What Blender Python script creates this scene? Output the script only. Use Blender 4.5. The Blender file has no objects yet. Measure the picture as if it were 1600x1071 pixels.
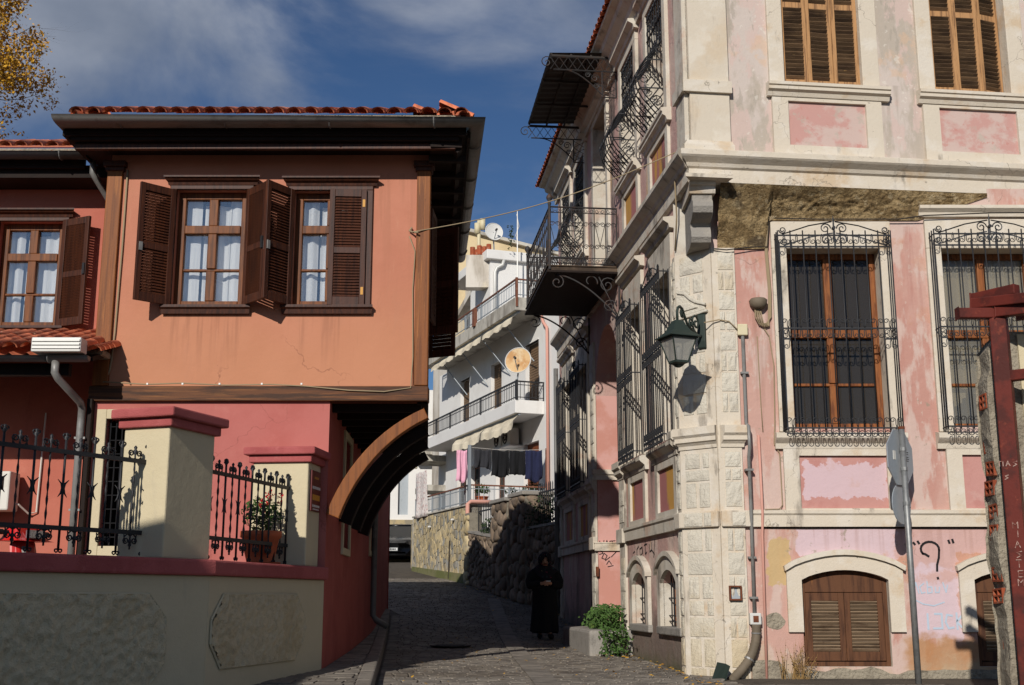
import bpy, math, random
from mathutils import Vector, Matrix, noise
random.seed(7)
R = math.radians
SC = bpy.context.scene
C = SC.collection
# ------------------------------------------------------------------ camera, sky, sun, exposure
FOC, PITCH = 1876.0, R(12)
cam = bpy.data.objects.new("camera", bpy.data.cameras.new("camera")); C.objects.link(cam)
cam.data.sensor_width = 36; cam.data.lens = 36 * FOC / 1600
cam.data.clip_end = 5000; cam.data.clip_start = .1
cam.rotation_euler = (R(90) + PITCH, 0, 0)
SC.camera = cam
SUN = Vector((.32, 1, -.53)).normalized()
sl = bpy.data.lights.new("sun", 'SUN'); sl.energy = 4.0; sl.angle = R(.5); sl.color = (1, .955, .885)
so = bpy.data.objects.new("sun", sl); C.objects.link(so); so.location = (-8, -20, 30)
so.rotation_euler = SUN.to_track_quat('-Z', 'Y').to_euler()
SC.view_settings.view_transform = 'Standard'; SC.view_settings.look = 'None'
SC.view_settings.exposure = 0; SC.view_settings.gamma = 1; SC.view_settings.use_curve_mapping = False
SKY_STRENGTH = .056
SC.cycles.diffuse_bounces = 2

def N(nt, t, ins=None, **props):
    n = nt.nodes.new(t)
    for k, v in props.items(): setattr(n, k, v)
    for k, v in (ins or {}).items():
        s = n.inputs[k]
        if isinstance(v, bpy.types.NodeSocket): nt.links.new(v, s)
        else: s.default_value = v
    return n
def mixc(nt, fac, a, b, mode='MIX'):
    return N(nt, 'ShaderNodeMixRGB', {0: fac, 1: a, 2: b}, blend_type=mode).outputs[0]
def mth(nt, op, a, b=0.0, clamp=False):
    return N(nt, 'ShaderNodeMath', {0: a, 1: b}, operation=op, use_clamp=clamp).outputs[0]
def sstep(nt, v, lo, hi):
    return N(nt, 'ShaderNodeMapRange', {0: v, 1: lo, 2: hi, 3: 0.0, 4: 1.0}, interpolation_type='SMOOTHSTEP').outputs[0]

wd = bpy.data.worlds.new("World"); SC.world = wd; wd.use_nodes = True
nt = wd.node_tree; nt.nodes.clear()
sky = N(nt, 'ShaderNodeTexSky', sky_type='NISHITA', sun_disc=False)
sky.sun_elevation = math.asin(-SUN.z); sky.sun_rotation = math.atan2(-SUN.x, -SUN.y)
sky.air_density = 1.0; sky.dust_density = .3; sky.ozone_density = 3.5; sky.altitude = 300
tc = N(nt, 'ShaderNodeTexCoord').outputs['Generated']
SKYLOC = (-1.9873, -4.6899, 3.6553)
mp = N(nt, 'ShaderNodeMapping', {'Vector': tc, 'Scale': (1.0, 1.0, 1.7), 'Rotation': (0, R(-22), R(12)), 'Location': SKYLOC}).outputs[0]
n1 = N(nt, 'ShaderNodeTexNoise', {'Vector': mp, 'Scale': 3.6, 'Detail': 8.0, 'Roughness': .56, 'Distortion': .35}).outputs[0]
n2 = N(nt, 'ShaderNodeTexNoise', {'Vector': mp, 'Scale': 1.5, 'Detail': 3.0}).outputs[0]
cm = mth(nt, 'ADD', mth(nt, 'MULTIPLY', n1, .62), mth(nt, 'MULTIPLY', n2, .38))
cf = mth(nt, 'MULTIPLY', sstep(nt, cm, .45, .64), .85)
n3 = N(nt, 'ShaderNodeTexNoise', {'Vector': mp, 'Scale': 5.0, 'Detail': 5.0}).outputs[0]
ccol = mixc(nt, sstep(nt, n3, .3, .7), (3.4, 4.0, 5.2, 1), (7.6, 8.1, 9.2, 1))
sdim = mixc(nt, 1.0, sky.outputs[0], (.68, .85, 1.05, 1), 'MULTIPLY')
col = mixc(nt, cf, sdim, ccol)
N(nt, 'ShaderNodeOutputWorld', {0: N(nt, 'ShaderNodeBackground', {0: col, 1: SKY_STRENGTH}).outputs[0]})

# ------------------------------------------------------------------ materials
def c3(r, g, b):
    f = lambda x: (x / 255 / 12.92) if x / 255 <= .04045 else ((x / 255 + .055) / 1.055) ** 2.4
    return (f(r), f(g), f(b), 1)
MATS = {}
def mat(name, base, rough=.85, layers=(), bump=(), metal=0.0, spec=.3, rnd=0.0, obj=False, F=None):
    if isinstance(F, str): F = globals()[F]
    m = bpy.data.materials.new(name); m.use_nodes = True; MATS[name] = m
    t = m.node_tree; b = t.nodes['Principled BSDF']
    b.inputs['Roughness'].default_value = rough; b.inputs['Metallic'].default_value = metal
    b.inputs['Specular IOR Level'].default_value = spec
    P = N(t, 'ShaderNodeTexCoord').outputs['Object'] if obj else N(t, 'ShaderNodeNewGeometry').outputs['Position']
    if obj:
        oi = N(t, 'ShaderNodeObjectInfo')
        P = N(t, 'ShaderNodeVectorMath', {0: P, 1: N(t, 'ShaderNodeCombineXYZ', {0: mth(t, 'MULTIPLY', oi.outputs['Random'], 37.0), 1: mth(t, 'MULTIPLY', oi.outputs['Random'], 91.0)}).outputs[0]}, operation='ADD').outputs[0]
    if F is not None:   # facade coordinates a, h
        u = F.col[0].xyz; o = F.col[3].xyz
        A = mth(t, 'SUBTRACT', N(t, 'ShaderNodeVectorMath', {0: P, 1: u}, operation='DOT_PRODUCT').outputs['Value'], u.dot(o))
        H = N(t, 'ShaderNodeSeparateXYZ', {0: P}).outputs[2]
    col = base
    for L in layers:
        k = L[0]
        if k == 'n':      # colour, scale, lo, hi, amount, stretch
            _, cc, sc, lo, hi, am = L[:6]; st = L[6] if len(L) > 6 else (1, 1, 1)
            v = N(t, 'ShaderNodeMapping', {'Vector': P, 'Scale': st, 'Location': (sc * 3.1, sc, -sc)}).outputs[0]
            f = N(t, 'ShaderNodeTexNoise', {'Vector': v, 'Scale': sc, 'Detail': 7.0, 'Roughness': .62}).outputs[0]
            f = mth(t, 'MULTIPLY', sstep(t, f, lo, hi), am)
        elif k == 'z':    # colour, z full, z none, scale, amp, amount
            _, cc, z1, z0, sc, amp, am = L
            f = N(t, 'ShaderNodeTexNoise', {'Vector': P, 'Scale': sc, 'Detail': 6.0, 'Roughness': .65}).outputs[0]
            z = N(t, 'ShaderNodeSeparateXYZ', {0: P}).outputs[2]
            zz = mth(t, 'ADD', z, mth(t, 'MULTIPLY', mth(t, 'SUBTRACT', f, .5), amp))
            f = mth(t, 'MULTIPLY', sstep(t, zz, z0, z1), am)
        elif k == 'b':    # facade patch: colour, a0, a1, h0, h1, scale, amp, soft, amount
            _, cc, a0, a1, h0, h1, sc, amp, soft, am = L
            f = N(t, 'ShaderNodeTexNoise', {'Vector': P, 'Scale': sc, 'Detail': 6.0, 'Roughness': .6}).outputs[0]
            da = mth(t, 'SUBTRACT', (a1 - a0) / 2, mth(t, 'ABSOLUTE', mth(t, 'SUBTRACT', A, (a0 + a1) / 2)))
            dh = mth(t, 'SUBTRACT', (h1 - h0) / 2, mth(t, 'ABSOLUTE', mth(t, 'SUBTRACT', H, (h0 + h1) / 2)))
            d = mth(t, 'ADD', mth(t, 'MINIMUM', da, dh), mth(t, 'MULTIPLY', mth(t, 'SUBTRACT', f, .5), amp))
            f = mth(t, 'MULTIPLY', sstep(t, d, -soft, soft), am)
        elif k == 'c':    # hairline cracks: colour, scale, width, amount
            _, cc, sc, wdt, am = L
            nv = N(t, 'ShaderNodeTexNoise', {'Vector': P, 'Scale': sc * 4, 'Detail': 6.0}).outputs[1]
            v = N(t, 'ShaderNodeVectorMath', {0: P, 1: N(t, 'ShaderNodeVectorMath', {0: nv, 'Scale': .45 / sc}, operation='SCALE').outputs[0]}, operation='ADD').outputs[0]
            f = N(t, 'ShaderNodeTexVoronoi', {'Vector': v, 'Scale': sc}, feature='DISTANCE_TO_EDGE').outputs[0]
            msk = sstep(t, N(t, 'ShaderNodeTexNoise', {'Vector': P, 'Scale': sc * .9, 'Detail': 3.0}).outputs[0], .50, .60)
            f = mth(t, 'MULTIPLY', mth(t, 'MULTIPLY', sstep(t, f, wdt, 0.0), msk), am)
        elif k == 's':    # rain streaks: colour, a0, a1, h0, h1, amount
            _, cc, a0, a1, h0, h1, am = L
            v = N(t, 'ShaderNodeMapping', {'Vector': P, 'Scale': (9, 9, .5)}).outputs[0]
            f = N(t, 'ShaderNodeTexNoise', {'Vector': v, 'Scale': 1.6, 'Detail': 5.0}).outputs[0]
            da = mth(t, 'SUBTRACT', (a1 - a0) / 2, mth(t, 'ABSOLUTE', mth(t, 'SUBTRACT', A, (a0 + a1) / 2)))
            f = mth(t, 'MULTIPLY', mth(t, 'MULTIPLY', sstep(t, f, .48, .66), sstep(t, da, 0.0, .08)), mth(t, 'MULTIPLY', sstep(t, H, h0, h1), am))
            f = mth(t, 'MULTIPLY', f, mth(t, 'LESS_THAN', H, h1 + .02))
        col = mixc(t, f, col, cc)
    if rnd:
        r_ = N(t, 'ShaderNodeObjectInfo').outputs['Random']
        v = mth(t, 'ADD', 1 - rnd, mth(t, 'MULTIPLY', r_, 2 * rnd))
        col = mixc(t, 1.0, col, N(t, 'ShaderNodeCombineColor', {0: v, 1: v, 2: v}).outputs[0], 'MULTIPLY')
    if isinstance(col, bpy.types.NodeSocket): t.links.new(col, b.inputs['Base Color'])
    else: b.inputs['Base Color'].default_value = col
    nrm = None
    for sc, st, dist in bump:
        f = N(t, 'ShaderNodeTexNoise', {'Vector': P, 'Scale': sc, 'Detail': 5.0, 'Roughness': .6}).outputs[0]
        d = {'Height': f, 'Strength': st, 'Distance': dist}
        if nrm is not None: d['Normal'] = nrm
        nrm = N(t, 'ShaderNodeBump', d).outputs[0]
    if nrm is not None: t.links.new(nrm, b.inputs['Normal'])
    return m

# ------------------------------------------------------------------ mesh helpers
def frame(o, u):
    u = Vector((u[0], u[1], 0)).normalized(); n = Vector((u.y, -u.x, 0))
    return Matrix(((u.x, 0, n.x, o[0]), (u.y, 0, n.y, o[1]), (0, 1, 0, o[2] if len(o) > 2 else 0), (0, 0, 0, 1)))
IDF = Matrix.Identity(4)
WM = {}
def put(o, parent, M):
    C.objects.link(o); WM[o.name] = M
    if parent is not None:
        o.parent = parent; o.matrix_basis = WM[parent.name].inverted() @ M
    else: o.matrix_basis = M
    return o
def thing(name, label, cat, loc, group=None):
    o = bpy.data.objects.new(name, None); o.empty_display_size = .2
    put(o, None, Matrix.Translation(loc)); o['label'] = label; o['category'] = cat
    if group: o['group'] = group
    return o
def tag(o, label=None, cat=None, group=None, kind=None):
    for k, v in (('label', label), ('category', cat), ('group', group), ('kind', kind)):
        if v: o[k] = v
    return o
class MB:
    def __init__(s, F=IDF): s.v = []; s.f = []; s.F = F
    def add(s, vs, fs):
        b = len(s.v); s.v += [s.F @ Vector(p) for p in vs]; s.f += [[i + b for i in f] for f in fs]; return s
    def box(s, a0, a1, h0, h1, o0, o1):
        vs = [(a, h, o) for a in (a0, a1) for h in (h0, h1) for o in (o0, o1)]
        return s.add(vs, [(0, 1, 3, 2), (4, 6, 7, 5), (0, 4, 5, 1), (2, 3, 7, 6), (0, 2, 6, 4), (1, 5, 7, 3)])
    def quad(s, *p): return s.add(p, [tuple(range(len(p)))])
    def prism(s, poly, o0, o1):      # polygon in (a, h)
        n = len(poly)
        vs = [(a, h, o0) for a, h in poly] + [(a, h, o1) for a, h in poly]
        return s.add(vs, [tuple(range(n))[::-1], tuple(range(n, 2 * n))] + [(i, (i + 1) % n, n + (i + 1) % n, n + i) for i in range(n)])
    def mould(s, a0, a1, prof, e0=0, e1=0):      # profile in (o, h) run along a; e: mitre at the ends
        n = len(prof)
        vs = [(a0 - e0 * o, h, o) for o, h in prof] + [(a1 + e1 * o, h, o) for o, h in prof]
        return s.add(vs, [tuple(range(n)), tuple(range(n, 2 * n))[::-1]] + [(i, (i + 1) % n, n + (i + 1) % n, n + i) for i in range(n)])
    def tube(s, pts, r, n=6, cap=True):
        pts = [Vector(p) for p in pts]; rs = r if isinstance(r, (list, tuple)) else [r] * len(pts)
        vs = []; fs = []; up = None
        for i, p in enumerate(pts):
            d = (pts[min(i + 1, len(pts) - 1)] - pts[max(i - 1, 0)])
            d = d.normalized() if d.length > 1e-9 else Vector((0, 0, 1))
            if up is None: up = d.orthogonal().normalized()
            up = (up - d * up.dot(d)); up = up.normalized() if up.length > 1e-6 else d.orthogonal().normalized()
            w = d.cross(up)
            for k in range(n):
                t = 2 * math.pi * k / n + math.pi / n
                vs.append(tuple(p + (up * math.cos(t) + w * math.sin(t)) * rs[i]))
        for i in range(len(pts) - 1):
            for k in range(n):
                fs.append((i * n + k, i * n + (k + 1) % n, (i + 1) * n + (k + 1) % n, (i + 1) * n + k))
        if cap: fs += [tuple(range(n))[::-1], tuple(range((len(pts) - 1) * n, len(pts) * n))]
        return s.add(vs, fs)
    def lathe(s, prof, n=12, ctr=(0, 0, 0), ax=1):  # prof (r, h) about the h axis
        vs = []; fs = []
        for r, h in prof:
            for k in range(n):
                t = 2 * math.pi * k / n + math.pi / n
                p = [r * math.cos(t), h, r * math.sin(t)]
                if ax == 2: p = [p[0], p[2], h]
                vs.append((ctr[0] + p[0], ctr[1] + p[1], ctr[2] + p[2]))
        for i in range(len(prof) - 1):
            for k in range(n): fs.append((i * n + k, i * n + (k + 1) % n, (i + 1) * n + (k + 1) % n, (i + 1) * n + k))
        fs += [tuple(range(n)), tuple(range((len(prof) - 1) * n, len(prof) * n))]
        return s.add(vs, fs)
    def ribbon(s, pts, w, o):       # flat painted stroke in (a, h) at offset o
        for i in range(len(pts) - 1):
            p = Vector(pts[i]); q = Vector(pts[i + 1]); d = q - p
            if d.length < 1e-6: continue
            d.normalize(); e = Vector((-d.y, d.x)) * w / 2; oo = o + (i % 2) * .0006
            p2 = p - d * w * .3; q2 = q + d * w * .3
            s.quad((*(p2 + e), oo), (*(p2 - e), oo), (*(q2 - e), oo), (*(q2 + e), oo))
        return s
    def reveals(s, holes, depth):
        for q in holes:
            p = [(q[0], q[2]), (q[1], q[2]), (q[1], q[3]), (q[0], q[3])]
            for i in range(4): s.quad((*p[i], .0), (*p[(i + 1) % 4], .0), (*p[(i + 1) % 4], -depth), (*p[i], -depth))
        return s
    def wall(s, a0, a1, h0, h1, holes=(), depth=.3, o=0.0):
        xs = sorted({a0, a1, *[x for q in holes for x in q[:2]]}); hs = sorted({h0, h1, *[x for q in holes for x in q[2:4]]})
        xs = [x for x in xs if a0 <= x <= a1]; hs = [x for x in hs if h0 <= x <= h1]
        for i in range(len(xs) - 1):
            for j in range(len(hs) - 1):
                ca, ch = (xs[i] + xs[i + 1]) / 2, (hs[j] + hs[j + 1]) / 2
                if any(q[0] < ca < q[1] and q[2] < ch < q[3] for q in holes): continue
                s.quad((xs[i], hs[j], o), (xs[i + 1], hs[j], o), (xs[i + 1], hs[j + 1], o), (xs[i], hs[j + 1], o))
        for q in holes if depth > 0 else ():
            p = [(q[0], q[2]), (q[1], q[2]), (q[1], q[3]), (q[0], q[3])]
            for i in range(4):
                if p[i][1] == p[(i + 1) % 4][1] and p[i][1] in (h0, h1): continue
                s.quad((*p[i], o), (*p[(i + 1) % 4], o), (*p[(i + 1) % 4], o - depth), (*p[i], o - depth))
        return s
    def mesh(s, name, smooth=False, M=None):
        me = bpy.data.meshes.new(name)
        Mi = M.inverted() if M is not None else None
        me.from_pydata([tuple(Mi @ p) if Mi else tuple(p) for p in s.v], [], s.f); me.update()
        if smooth: me.polygons.foreach_set('use_smooth', [True] * len(me.polygons))
        return me
    def done(s, name, m, parent=None, smooth=False, bevel=0, label=None, kind=None, cat=None, group=None):
        lo = [min(p[i] for p in s.v) for i in range(3)]; hi = [max(p[i] for p in s.v) for i in range(3)]
        M = Matrix.Translation([(lo[i] + hi[i]) / 2 for i in range(2)] + [lo[2]])
        o = bpy.data.objects.new(name, s.mesh(name, smooth, M)); o.data.materials.append(MATS[m])
        put(o, parent, M)
        if bevel:
            b = o.modifiers.new('bevel', 'BEVEL'); b.width = bevel; b.segments = 2; b.limit_method = 'ANGLE'; b.angle_limit = R(40)
        return tag(o, label, cat, group, kind)
def shared(mb, name, m, smooth=False):
    me = mb.mesh(name, smooth); me.materials.append(MATS[m]); return me
def inst(me, name, parent, M, **kw):
    return tag(put(bpy.data.objects.new(name, me), parent, M), **kw)
def spiral(cx, cy, r0, r1, a0, turns, n=12):
    return [(cx + (r0 + (r1 - r0) * i / n) * math.cos(R(a0) + 2 * math.pi * turns * i / n), cy + (r0 + (r1 - r0) * i / n) * math.sin(R(a0) + 2 * math.pi * turns * i / n)) for i in range(n + 1)]
def T(x, y, z): return Matrix.Translation((x, y, z))

GT = [(-12, -1.78), (0, -1.6), (8, -1.15), (12, -.94), (14, -.885), (17, -.835), (19, -.77), (20.8, -.70), (22.5, -.55), (24.5, -.35), (27, -.07), (31, .3), (36, .76), (44, 1.24), (48, 1.4), (90, 3.0)]
def g(y):
    for (y0, z0), (y1, z1) in zip(GT, GT[1:]):
        if y <= y1: return z0 + (z1 - z0) * (y - y0) / (y1 - y0)
    return GT[-1][1]
# frames: u to the viewer's right along the face, h up, o outwards
FA = frame((2.085, 14), (1, 0))                 # right house, lower front
FU = frame((2.14, 13.6), (3.26, .4))            # right house, upper front (turned, jettied)
FB = frame((2.085, 14), (.1064, -.9943))        # right house, alley side; a = -distance from corner
FCH = frame((2.05, 14.34), (.36, -.34))         # chamfered corner
FL = frame((-4.75, 13.5), (1, 0))               # left house, bay front
FW = frame((-4.75, 14.5), (1, 0))               # left house, wing
FS = frame((-2.07, 13.5), (.04, -1))            # left house, alley wall: faces +X, so run reversed
FSW = Matrix(((-.04, 0, 1, -2.07), (1, 0, .04, 13.5), (0, 1, 0, 0), (0, 0, 0, 1)))   # a away along alley, o to +X
FBS = Matrix(((-.07, 0, 1, -.99), (1, 0, .07, 13.5), (0, 1, 0, 0), (0, 0, 0, 1)))    # bay side wall
FWL = frame((.88, 32.29), (.341, -.940))        # apartment block wall
# ------------------------------------------------------------------ material palette
GREY = c3(120, 112, 100); STAIN = c3(78, 70, 62); OCHRE = c3(196, 150, 84)
CREAM = c3(214, 201, 176); PINKP = c3(202, 136, 122); PALEP = c3(214, 178, 172)
mat('cream_plaster', c3(202, 190, 172), .9, [('n', c3(196, 172, 140), 1.3, .5, .66, .5), ('n', c3(168, 156, 140), 5, .55, .66, .5, (1, 1, .25)), ('n', c3(216, 208, 194), 2.2, .5, .62, .5), ('n', c3(120, 110, 98), 14, .68, .74, .5)], [(60, .35, .01), (9, .25, .02)])
mat('trim_plaster', c3(204, 192, 174), .9, [('n', c3(190, 160, 122), 1.7, .54, .66, .55), ('n', c3(112, 104, 94), 4.5, .60, .70, .6, (1, 1, .3)), ('n', c3(214, 206, 194), 3, .5, .62, .5), ('n', c3(96, 88, 80), 13, .66, .71, .6), ('n', c3(98, 90, 82), 2.2, .62, .70, .55, (1, 1, .25)), ('c', c3(120, 110, 98), 1.1, .006, .7)], [(45, .4, .01), (8, .35, .02)])
mat('side_trim', c3(194, 184, 168), .9, [('n', c3(180, 140, 116), 1.9, .54, .66, .5), ('n', c3(96, 88, 80), 2.6, .53, .68, .75, (1, 1, .35)), ('n', c3(208, 202, 190), 3, .5, .62, .5)], [(45, .4, .01), (8, .4, .02)])
mat('lower_pink', c3(190, 151, 138), .9, [('n', c3(180, 130, 117), 1.6, .47, .58, .7, (1, 1, .3)), ('n', c3(198, 174, 163), 3.3, .48, .56, .85, (1, 1, .3)), ('n', c3(188, 140, 116), 2.4, .6, .66, .45), ('n', c3(200, 184, 170), 9, .60, .64, .5, (1, 1, .5)), ('n', c3(170, 112, 102), 5, .62, .68, .5, (1, 1, .12)),
    ('b', c3(202, 178, 182), 1.18, 2.08, .44, .80, 6, .34, .010, .95), ('b', c3(202, 178, 182), 2.05, 2.50, .46, .84, 6, .34, .010, .95), ('b', c3(204, 180, 184), 2.52, 3.42, .50, .84, 5, .38, .010, .95), ('b', c3(204, 181, 186), 2.50, 3.02, -.46, .72, 5, .32, .010, .95),
    ('b', c3(188, 160, 112), .86, 1.12, .14, .66, 6, .36, .012, .9), ('b', c3(186, 126, 84), 2.3, 4.6, .28, .95, 3.5, 1.0, .05, .4), ('b', c3(170, 122, 76), 2.35, 4.6, -1.0, -.46, 4, .5, .08, .8),
    ('z', c3(176, 160, 134), -1.05, -.50, 2.6, 1.4, .85), ('n', c3(146, 134, 116), 3, .63, .66, .7), ('n', c3(120, 90, 80), 22, .70, .73, .6), ('s', c3(160, 108, 98), 2.45, 2.95, 1.0, 4.4, .35), ('s', c3(150, 112, 98), .6, 1.1, .9, 3.4, .45), ('s', c3(150, 110, 96), .6, 4.6, .2, .8, .3), ('c', c3(120, 96, 84), .8, .006, .8)], [(70, .3, .008), (7, .5, .025)], F=FA)
mat('panel_pink', c3(188, 138, 129), .9, [('n', c3(176, 120, 112), 2, .45, .6, .6), ('b', c3(202, 176, 180), 1.32, 2.28, 1.12, 1.53, 6, .40, .010, .95), ('n', c3(196, 160, 150), 4, .55, .65, .4)], [(70, .3, .008), (7, .4, .02)], F=FA)
mat('upper_pink', c3(196, 182, 172), .9, [('n', c3(172, 160, 145), 2.0, .45, .53, .8, (1, 1, .4)), ('n', c3(200, 176, 166), 3.2, .50, .56, .8, (1, 1, .45)), ('n', c3(204, 170, 140), 1.4, .6, .66, .5), ('n', c3(160, 150, 137), 7, .58, .62, .6, (1, 1, .3)), ('n', c3(214, 206, 194), 9, .62, .65, .5), ('s', c3(150, 138, 124), 2.4, 3.0, 5.3, 6.2, .5), ('c', c3(120, 108, 98), .7, .006, .7)], [(60, .4, .01), (10, .35, .015)], F=FU)
mat('upper_panel', c3(190, 146, 137), .9, [('n', c3(196, 176, 166), 2.6, .44, .56, .8, (1, 1, 1.3)), ('n', c3(176, 166, 152), 5, .56, .64, .6), ('n', c3(186, 128, 118), 7, .60, .64, .6)], [(60, .35, .008)])
mat('side_wall', c3(186, 150, 140), .9, [('n', c3(202, 180, 166), 1.8, .47, .57, .75, (1, 1, .4)), ('n', c3(96, 86, 80), 1.5, .54, .66, .8, (1, 1, .3)), ('n', c3(192, 156, 100), 2.3, .6, .66, .55, (1, 1, .3)), ('z', c3(104, 94, 84), -.55, .05, 2.6, 1.1, .85), ('z', c3(82, 84, 52), -.95, -.62, 4, .4, .8)], [(50, .4, .01), (8, .6, .03)])
mat('side_panel', c3(164, 106, 102), .9, [('n', c3(192, 146, 66), 1.6, .5, .58, .9, (1, 1, .22)), ('n', c3(70, 62, 58), 2.2, .54, .66, .85, (1, 1, .25))], [(50, .4, .01)])
mat('jamb_pink', c3(192, 136, 122), .9, [('n', c3(208, 162, 154), 1.2, .5, .62, .7), ('z', c3(192, 172, 142), -.45, -.1, 5, .9, .95)], [(50, .25, .008)])
mat('quoin_stone', c3(202, 194, 178), .92, [('n', c3(190, 170, 138), 1.6, .52, .64, .5), ('n', c3(172, 164, 152), 5, .54, .66, .5), ('n', c3(190, 148, 88), 1.2, .64, .70, .5, (1, 1, .15)), ('z', c3(186, 164, 122), -1.0, .1, 2, 1.0, .5)], [(34, .9, .016), (90, .5, .008)], rnd=.05)
mat('grey_stone', c3(146, 140, 132), .92, [('n', c3(96, 92, 86), 4, .5, .7, .6), ('n', c3(178, 168, 152), 2, .55, .7, .5)], [(40, .6, .02)])
mat('rubble_plaster', c3(180, 154, 112), .95, [('n', c3(130, 106, 70), 5, .45, .56, .8), ('n', c3(74, 62, 50), 1.6, .56, .64, .75), ('n', c3(198, 178, 142), 9, .55, .62, .6), ('n', c3(84, 66, 46), 26, .60, .66, .7)], [(26, 1.0, .08), (70, .8, .03)])
mat('iron', c3(46, 46, 48), .55, [('n', c3(78, 58, 46), 9, .58, .72, .5)], metal=.3, spec=.4)
mat('old_iron', c3(60, 58, 58), .65, [('n', c3(96, 66, 48), 9, .5, .7, .6)], metal=.25)
mat('bright_wood', c3(134, 78, 38), .6, [('n', c3(82, 42, 20), 3, .45, .60, .8, (8, 8, .7)), ('n', c3(164, 106, 56), 6, .52, .66, .5, (8, 8, .6))], [(40, .3, .005)])
mat('weathered_wood', c3(178, 134, 90), .8, [('n', c3(112, 80, 54), 4, .48, .62, .8, (9, 9, .5)), ('n', c3(70, 50, 38), 3, .62, .70, .85, (4, 4, .7))], [(50, .4, .006)])
mat('slat_wood', c3(122, 96, 70), .85, [('n', c3(74, 56, 42), 3, .42, .62, .8, (.8, .8, 5)), ('n', c3(190, 150, 90), 8, .66, .74, .7, (1, 1, 4))], [(50, .4, .006)], rnd=.28)
mat('base_shutter', c3(96, 62, 40), .75, [('n', c3(58, 34, 22), 3, .45, .65, .8, (6, 6, .6)), ('n', c3(150, 96, 48), 3, .62, .72, .6, (5, 5, .7))], [(40, .3, .006)])
mat('base_slat', c3(156, 132, 106), .8, [('n', c3(86, 62, 46), 3, .45, .65, .7, (.7, .7, 5))], [(50, .3, .006)], rnd=.15)
mat('house_wood', c3(70, 36, 20), .55, [('n', c3(44, 21, 12), 3, .42, .62, .8, (9, 9, .6)), ('n', c3(100, 54, 28), 5, .56, .68, .5, (9, 9, .5))], [(40, .25, .004)], spec=.3)
mat('sash_wood', c3(114, 64, 26), .55, [('n', c3(70, 36, 14), 3, .42, .62, .8, (9, 9, .6)), ('n', c3(142, 88, 42), 5, .56, .68, .5, (9, 9, .5))], [(40, .25, .004)], spec=.25)
mat('beam_wood', c3(132, 76, 32), .6, [('n', c3(96, 52, 22), 2.5, .42, .62, .7, (10, 10, .35)), ('n', c3(164, 102, 46), 5, .55, .66, .6, (10, 10, .4)), ('n', c3(60, 34, 18), 9, .66, .72, .7, (6, 6, .6))], [(40, .3, .006)], spec=.3)
mat('long_beam', c3(98, 58, 30), .65, [('n', c3(54, 32, 18), 2.5, .42, .58, .85, (.5, 6, 8)), ('n', c3(138, 88, 44), 5, .55, .66, .6, (.4, 8, 10))], [(40, .3, .006)], spec=.3)
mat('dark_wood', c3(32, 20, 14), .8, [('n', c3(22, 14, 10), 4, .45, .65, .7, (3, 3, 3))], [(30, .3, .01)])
mat('bay_plaster', c3(190, 126, 102), .92, [('n', c3(180, 116, 92), .7, .42, .62, .8), ('z', c3(190, 134, 98), 2.5, 4.0, .8, .9, .6), ('n', c3(174, 118, 92), 4, .60, .70, .55, (1, 1, .10)), ('n', c3(178, 124, 98), 2.6, .56, .70, .5, (1, 1, .25)), ('n', c3(198, 146, 118), 6, .62, .70, .35, (1, 1, .2)), ('n', c3(150, 100, 78), 16, .70, .74, .5), ('s', c3(146, 98, 76), .75, 1.70, 2.35, 3.22, .45), ('s', c3(146, 98, 76), 2.15, 3.05, 2.35, 3.22, .45), ('s', c3(160, 108, 84), 3.1, 3.65, 3.0, 4.9, .4), ('c', c3(130, 84, 66), .55, .005, .6)], [(160, .35, .004), (4, .45, .02)], F=FL)
mat('pink_plaster', c3(180, 106, 98), .92, [('n', c3(170, 94, 86), .9, .42, .62, .7), ('n', c3(190, 120, 110), 3, .55, .7, .4), ('n', c3(156, 90, 82), 7, .64, .72, .4, (1, 1, .25)), ('z', c3(150, 92, 82), -.4, .5, 3, .8, .5), ('c', c3(130, 74, 66), .5, .004, .5)], [(160, .35, .004), (4, .45, .02)])
mat('wing_plaster', c3(182, 108, 90), .92, [('n', c3(172, 96, 80), .9, .42, .62, .7), ('n', c3(190, 122, 104), 3, .55, .7, .4), ('n', c3(154, 90, 76), 6, .62, .70, .45, (1, 1, .12))], [(160, .35, .004), (4, .45, .02)])
mat('red_plaster', c3(168, 84, 74), .92, [('n', c3(150, 70, 62), 1.2, .42, .62, .7), ('n', c3(180, 100, 86), 3, .55, .7, .4)], [(120, .4, .005), (5, .4, .02)])
mat('cap_paint', c3(172, 90, 88), .9, [('n', c3(150, 72, 70), 2, .42, .62, .6), ('n', c3(186, 112, 106), 7, .58, .66, .35)], [(80, .6, .012)])
mat('cream_wall', c3(202, 188, 156), .9, [('n', c3(196, 182, 150), 1.2, .45, .65, .6), ('n', c3(182, 170, 146), 4, .6, .70, .4, (1, 1, .3))], [(90, .4, .008), (5, .45, .025)])
mat('roughcast', c3(210, 194, 160), .95, [('n', c3(194, 174, 136), 1.6, .5, .66, .6), ('n', c3(184, 168, 138), 14, .5, .66, .4)], [(60, .8, .02)])
mat('tile_clay', c3(212, 122, 86), .85, [('n', c3(150, 76, 54), 9, .47, .62, .5), ('n', c3(214, 156, 120), 6, .56, .64, .5), ('n', c3(110, 84, 68), 5, .62, .68, .55), ('n', c3(150, 140, 116), 17, .66, .70, .6)], [(40, .4, .006)], rnd=.24, obj=True)
mat('gutter_metal', c3(112, 110, 106), .5, [('n', c3(82, 78, 74), 3, .5, .62, .6), ('n', c3(60, 56, 52), 1.5, .62, .68, .6)], metal=.08, spec=.5)
mat('zinc_pipe', c3(132, 130, 126), .45, [('n', c3(104, 100, 96), 6, .45, .62, .6)], metal=.15, spec=.5)
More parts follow.
